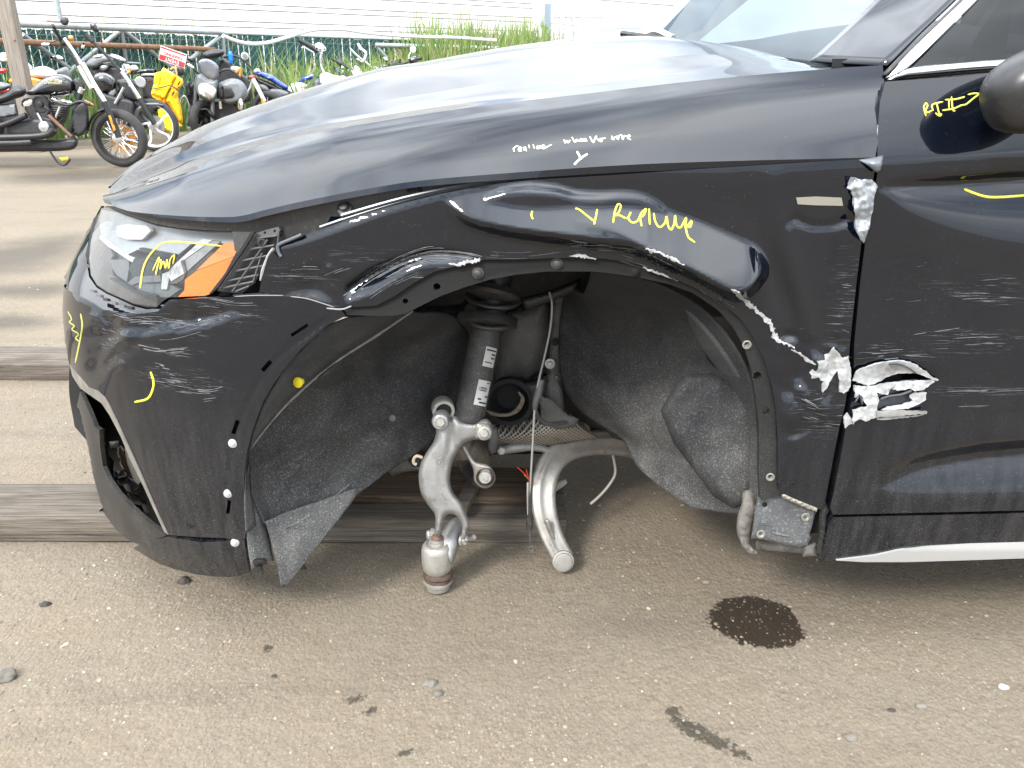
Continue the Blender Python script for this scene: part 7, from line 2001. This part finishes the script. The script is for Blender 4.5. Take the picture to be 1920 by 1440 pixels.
# ------------------------------------------------------------------ torn metal and primer
TB = lambda pts: cvt(pts, 1440, 620, 5.3333)
def torn(nm, pts, mat, base, lift, amp=.004, sc=.06, step=5):
    def pos(u, v):
        X = base(u, v); d = CAMN - X; d /= np.linalg.norm(d, axis=1)[:, None]
        n_ = np.array([mnoise.noise((a * sc, b_ * sc, lift * 900)) + .5 * mnoise.noise((a * sc * 2.3, b_ * sc * 2.3, 4.0)) for a, b_ in zip(np.atleast_1d(u), np.atleast_1d(v))])
        return X + d * (lift + amp * n_)[:, None]
    r_ = random.Random(int(pts[0][0] * 7))
    P = resample(pts, 6); P = [(q[0] + r_.uniform(-.9, .9), q[1] + r_.uniform(-.9, .9)) for q in P]
    return part(panel(nm, P, mat, None, pos, step=step, flange=.003))
torn('peeled_primer', TB([(655, 160), (690, 210), (750, 275), (790, 260), (805, 250), (812, 300), (830, 400), (830, 470), (820, 560), (800, 600), (760, 625), (715, 610), (720, 520), (700, 450), (695, 400), (640, 470), (590, 570), (545, 620), (535, 600), (560, 500), (525, 500), (510, 470), (440, 480), (440, 450), (415, 420), (430, 395), (490, 410), (510, 350), (490, 310), (575, 290), (565, 235), (610, 230)]), m_primer, fender_pos, .004)
torn('door_tear_upper', TB([(870, 440), (900, 400), (980, 370), (1100, 330), (1200, 315), (1300, 305), (1400, 310), (1500, 350), (1600, 430), (1640, 470), (1710, 490), (1690, 505), (1640, 490), (1560, 450), (1450, 425), (1300, 430), (1180, 470), (1080, 530), (1000, 550), (900, 520), (860, 500)]), m_primer, door_pos, .010, .003)
torn('door_tear_lower', TB([(862, 545), (1000, 560), (1080, 545), (1250, 515), (1450, 500), (1640, 495), (1670, 510), (1560, 590), (1470, 610), (1430, 580), (1300, 600), (1250, 590), (1270, 550), (1220, 590), (1200, 640), (1130, 640), (1090, 620), (1110, 700), (1090, 780), (1085, 870), (980, 905), (920, 890), (870, 910), (852, 950), (845, 900), (855, 790), (900, 780), (990, 750), (960, 720), (950, 660), (910, 640), (880, 670), (866, 600)]), m_primer, door_pos, .012, .005)
torn('door_tear_flake', TB([(1410, 650), (1470, 620), (1585, 615), (1580, 690), (1500, 740), (1400, 780), (1200, 800), (1130, 790), (1200, 760), (1340, 740), (1450, 700)]), m_primer, door_pos, .007, .003)
torn('scraped_strip', TB([(1090, 805), (1150, 795), (1400, 800), (1600, 808), (1590, 830), (1300, 852), (1090, 866)]), m_baremetal, door_pos, .016, .001)
torn('primer_edge', TB([(1090, 872), (1300, 858), (1560, 845), (1400, 868), (1280, 880), (1150, 890), (1090, 890)]), m_primer, door_pos, .006, .002)
torn('torn_tip', TB([(760, 880), (795, 820), (830, 870), (845, 930), (800, 945), (775, 985), (765, 930)]), m_primer, fender_pos, .006, .003)
part(strokes('grey_gouge', [(TB([(1210, 335), (1290, 330), (1400, 370), (1480, 425)]), 5.5), (TB([(870, 720), (920, 650), (945, 740)]), 5), (TB([(1120, 690), (1200, 660), (1330, 640), (1440, 600)]), 6)], 5, M('dark_gouge', (.06, .063, .07), .5), None, lambda u, v: door_pos(u, v) , lift=.0165))
torn('peeled_tab', [(1587, 352), (1597, 334), (1615, 337), (1633, 336), (1645, 347), (1640, 370), (1637, 392), (1631, 420), (1620, 457), (1612, 446), (1605, 430), (1603, 400), (1601, 375), (1597, 357)], M('bent_grey_steel', (.22, .235, .25), .3, metal=.25, var=.35, vscale=40, coat=.5), surf(None, 0.0), .012, .012, .04, 4)
part(patch('torn_corner', [[at(1608, 300, 1.255), at(1632, 297, 1.25), at(1656, 292, 1.25)], [at(1626, 309, 1.245), at(1640, 308, 1.238), at(1654, 306, 1.24)], [at(1643, 322, 1.242), at(1646, 323, 1.242), at(1650, 320, 1.242)]], 8, 8, M('bent_grey_steel_dark', (.12, .135, .15), .3, metal=.25), None, thick=.002))
part(panel('foam_pad', [(1493, 371), (1530, 369), (1578, 371), (1581, 386), (1530, 385), (1496, 383)], M('taupe_foam', (.20, .185, .155), .8), None, surf(fd, -.003), step=6, flange=.004))
def edge_ribbon(nm, pts, wid, base, lift=.004, mat=None):
    S = spline(pts, 5); t = np.gradient(S, axis=0); t /= np.linalg.norm(t, axis=1)[:, None]; n_ = np.stack([-t[:, 1], t[:, 0]], 1)
    r_ = random.Random(int(pts[0][0])); w = np.interp(np.linspace(0, 1, len(S)), np.linspace(0, 1, len(wid)), wid)
    a = [tuple(S[i] + n_[i] * w[i] * 1.35 * r_.uniform(.15, 1.1)) for i in range(len(S))]; b_ = [tuple(S[i] - n_[i] * w[i] * 1.35 * r_.uniform(.15, 1.1)) for i in range(len(S))]
    return torn(nm, a + b_[::-1], mat or m_primer, base, lift, .0022, .12, 4)
edge_ribbon('torn_primer_edge', [(1372, 544), (1384, 552), (1398, 566), (1412, 576), (1426, 588), (1440, 600), (1448, 614), (1452, 628), (1460, 638), (1474, 644), (1490, 652)], [1, 4, 3, 5, 3, 5, 4, 5, 3, 3, 1], fender_pos)
edge_ribbon('torn_primer_edge', [(1210, 466), (1222, 471), (1236, 473), (1248, 480), (1262, 485), (1274, 493), (1284, 498)], [1, 4, 1.5, 3.5, 4, 2, .5], fender_pos, .003)
edge_ribbon('torn_primer_edge', [(1068, 481), (1084, 479), (1100, 482), (1118, 486)], [.5, 2.5, 3, 1], fender_pos, .003)
edge_ribbon('torn_primer_edge', [(1206, 502), (1222, 508), (1240, 514), (1270, 527)], [.8, 2.6, 1.6, .5], fender_pos, .003)
edge_ribbon('torn_primer_edge', [(840, 494), (858, 496), (870, 492), (886, 490), (900, 486)], [1, 3, 5, 4, 2], fender_pos, .004)
edge_ribbon('torn_primer_edge', [(1484, 656), (1500, 664), (1514, 676), (1530, 684)], [1, 2, 2.5, 1], fender_pos, .003)

# ------------------------------------------------------------------ scuffs
sr = random.Random(21)
def scuff(nm, curves, base, mat=m_scuff, lift=.0012):
    lines = []
    for (pts, n, spread, w) in curves:
        S = spline(pts, 8)
        for _ in range(n):
            a = sr.uniform(0, .7); b_ = min(1, a + sr.uniform(.12, .6))
            i0, i1 = int(a * (len(S) - 1)), max(int(a * (len(S) - 1)) + 2, int(b_ * (len(S) - 1)))
            off = np.array([sr.gauss(0, spread * .3), sr.gauss(0, spread)])
            q = S[i0:i1 + 1] + off
            lines.append(([tuple(x) for x in q[::2]] if len(q) > 4 else [tuple(q[0]), tuple(q[-1])], w * sr.uniform(.35, .95)))
    return part(stuff(strokes(nm, lines, 1.0, mat, None, base, lift=lift, smooth=True, taper=.15)))
scuff('bumper_scuffs', [([(235, 602), (300, 600), (380, 612)], 9, 7, 1.1), ([(255, 615), (320, 622), (400, 602), (430, 596)], 7, 7, 1.1), ([(258, 650), (300, 658), (352, 655)], 6, 4, 1.3), ([(262, 662), (310, 664), (345, 662)], 3, 3, 1.2), ([(270, 705), (330, 716), (368, 722)], 9, 6, 1.1), ([(330, 726), (390, 732), (432, 720)], 6, 4, 1.2), ([(380, 752), (432, 746)], 2, 3, 1.0), ([(330, 585), (380, 572), (440, 580), (490, 580)], 5, 7, 1.0), ([(420, 590), (486, 592)], 2, 2, 1.0), ([(285, 682), (300, 686), (318, 690)], 5, 3, 1.6), ([(200, 585), (240, 596), (280, 604)], 4, 5, 1.0), ([(430, 610), (470, 600)], 2, 5, .8)], bumper_pos)
scuff('fender_scuffs', [([(645, 562), (700, 522), (760, 490), (812, 476), (870, 480), (904, 488)], 19, 7, 1.5), ([(690, 560), (740, 528), (800, 502)], 6, 6, 1.2), ([(485, 515), (560, 505), (600, 505)], 4, 3, 1.1), ([(560, 545), (620, 515), (664, 500)], 2, 3, 1.0), ([(900, 478), (980, 480), (1060, 470)], 4, 3, .9), ([(1050, 462), (1130, 462), (1200, 468)], 7, 5, 1.0), ([(1160, 480), (1240, 505)], 5, 6, 1.0), ([(734, 420), (744, 430)], 2, 6, 1.4), ([(1300, 520), (1380, 580)], 5, 8, .9), ([(1500, 770), (1575, 790)], 4, 12, 1.0), ([(1485, 735), (1530, 760), (1570, 782)], 2, 2, 1.8), ([(1560, 530), (1600, 535)], 2, 10, .9), ([(1570, 600), (1596, 610)], 3, 18, .9)], fender_pos)
scuff('door_scuffs', [([(1700, 632), (1800, 617)], 2, 2, 1.0), ([(1632, 660), (1720, 655)], 4, 5, 1.2), ([(1645, 674), (1700, 668)], 2, 3, 1.4), ([(1785, 557), (1925, 553)], 2, 3, .9), ([(1840, 525), (1930, 520)], 2, 2, .9), ([(1790, 640), (1925, 632)], 3, 8, .9), ([(1750, 735), (1925, 731)], 4, 3, .9), ([(1720, 500), (1750, 494)], 2, 3, .9), ([(1650, 570), (1730, 560)], 2, 6, .8), ([(1780, 760), (1900, 756)], 2, 8, .7)], door_pos)

# ------------------------------------------------------------------ paint-pen writing
HW = lambda pts: cvt(pts, 940, 230, 5.053)
part(strokes('pen_writing', [HW(q) for q in (
    [(112, 240), (122, 275), (118, 250), (138, 226), (162, 222)], [(165, 262), (190, 246), (178, 232), (162, 250), (172, 270), (196, 266)], [(205, 240), (222, 236), (228, 252), (210, 262)], [(228, 226), (238, 272)], [(258, 208), (268, 242)], [(300, 205), (314, 245)], [(348, 216), (336, 240), (354, 246), (372, 216), (376, 245)], [(388, 240), (410, 226), (398, 214), (386, 234), (402, 248), (440, 226), (478, 208)],
    [(595, 158), (606, 195), (620, 170), (632, 192), (652, 164)], [(668, 135), (698, 186), (714, 160), (736, 182)], [(744, 174), (766, 160), (752, 154), (746, 174), (776, 178)], [(784, 172), (802, 158), (786, 154), (786, 174), (816, 174)], [(838, 130), (872, 190), (888, 145), (905, 126), (898, 142), (940, 180), (956, 162), (934, 154), (990, 148)],
    [(1046, 124), (1056, 160), (1076, 154)], [(1040, 156), (1100, 126)], [(1090, 130), (1106, 160), (1116, 126), (1140, 120), (1150, 160), (1166, 126), (1190, 130)], [(1192, 150), (1220, 130), (1206, 118), (1196, 144), (1228, 163)])], 2.5, m_pen_w, None, hood_pos))
CARP[-1]['label'] = 'pale handwriting on the hood flank reading replace wheel and tire'
part(strokes('pen_arrow', [HW([(715, 270), (738, 310), (756, 350)]), HW([(818, 296), (762, 330), (718, 370), (690, 400)])], 4.0, m_pen_w, None, hood_pos))
part(strokes('pen_tick', [HW([(294, 835), (285, 878), (300, 915)])], 3.6, m_pen_y, None, fender_pos, lift=.002))
part(strokes('pen_arrow', [HW(q) for q in ([(700, 812), (740, 825), (810, 880), (880, 935)], [(910, 818), (896, 890), (880, 966)])], 3.6, m_pen_y, None, fender_pos, lift=.002))
part(strokes('pen_writing', [HW(q) for q in (
    [(1060, 950), (1074, 850), (1104, 775), (1132, 788), (1112, 850), (1078, 878), (1120, 878), (1190, 906), (1228, 848), (1204, 904), (1240, 946), (1290, 930), (1332, 850), (1372, 818), (1352, 870), (1318, 902)], [(1310, 890), (1320, 930), (1330, 982)], [(1400, 812), (1402, 890), (1408, 966)], [(1444, 856), (1460, 940), (1500, 990), (1550, 950), (1566, 888), (1580, 975), (1610, 1014), (1640, 950), (1646, 880), (1660, 970), (1700, 992), (1752, 900), (1744, 1000), (1802, 930), (1790, 990), (1750, 985), (1770, 1080), (1835, 1135)])], 3.6, m_pen_y, None, fender_pos, lift=.002))
CARP[-1]['label'] = 'yellow handwriting in the fender dent reading replace'
part(strokes('pen_mark', [[(282, 697), (287, 712), (287, 727), (277, 747), (252, 754)]], 4.0, m_pen_y, None, bumper_pos, lift=.002))
part(strokes('pen_mark', [([(151, 588), (154, 612), (148, 647), (141, 680)], 3.0), ([(127, 584), (134, 598), (130, 604), (139, 611), (135, 618), (147, 626), (142, 634), (148, 640)], 2.4)], 2.6, M('dull_pen', (.33, .34, .08), .5), None, bumper_pos, lift=.002))
HEADP = surf(None, .002)
hsub.append(strokes('pen_mark', [(HA([(1272, 438), (1050, 415), (830, 400), (720, 425), (620, 530), (565, 650), (540, 818)]), 3.2), (HA([(655, 660), (690, 580), (712, 540), (705, 600), (680, 700), (700, 610), (728, 560), (722, 650), (750, 575), (770, 640), (782, 560), (800, 640), (812, 560), (850, 520), (836, 600)]), 2.4)], 3, M('bright_pen', (.62, .56, .08), .45), None, HEADP, lift=.002))
DW = lambda pts: cvt(pts, 1680, 140, 5.5375)
part(strokes('pen_writing', [DW(q) for q in ([(312, 430), (290, 345), (308, 298), (328, 320), (306, 380), (330, 392), (372, 372)], [(384, 376), (380, 312), (490, 280)], [(420, 286), (432, 340), (448, 400), (470, 412), (450, 428), (408, 396)], [(548, 252), (552, 350)], [(576, 226), (590, 360), (616, 378)], [(508, 262), (620, 255), (715, 230)], [(480, 372), (600, 352), (680, 318), (728, 308), (800, 250), (860, 205)], [(745, 208), (820, 194), (880, 206), (908, 250), (914, 286)], [(908, 252), (936, 204)])], 3.2, M('door_pen', (.60, .59, .10), .45), None, door_pos, lift=.002))
CARP[-1]['label'] = 'yellow note and arrow on the door pointing at the mirror'
part(strokes('pen_mark', [DW([(708, 1188), (830, 1236), (950, 1268), (1100, 1270), (1330, 1254), (1500, 1240)])], 4.5, m_pen_y, None, door_pos, lift=.002))
place(CAR, [o for o in CARP if o is not None])
place(STRUT, STRUT_SUB)
place(FORK, fsub)
place(HEAD, hsub)
place(BRK2, ksub)
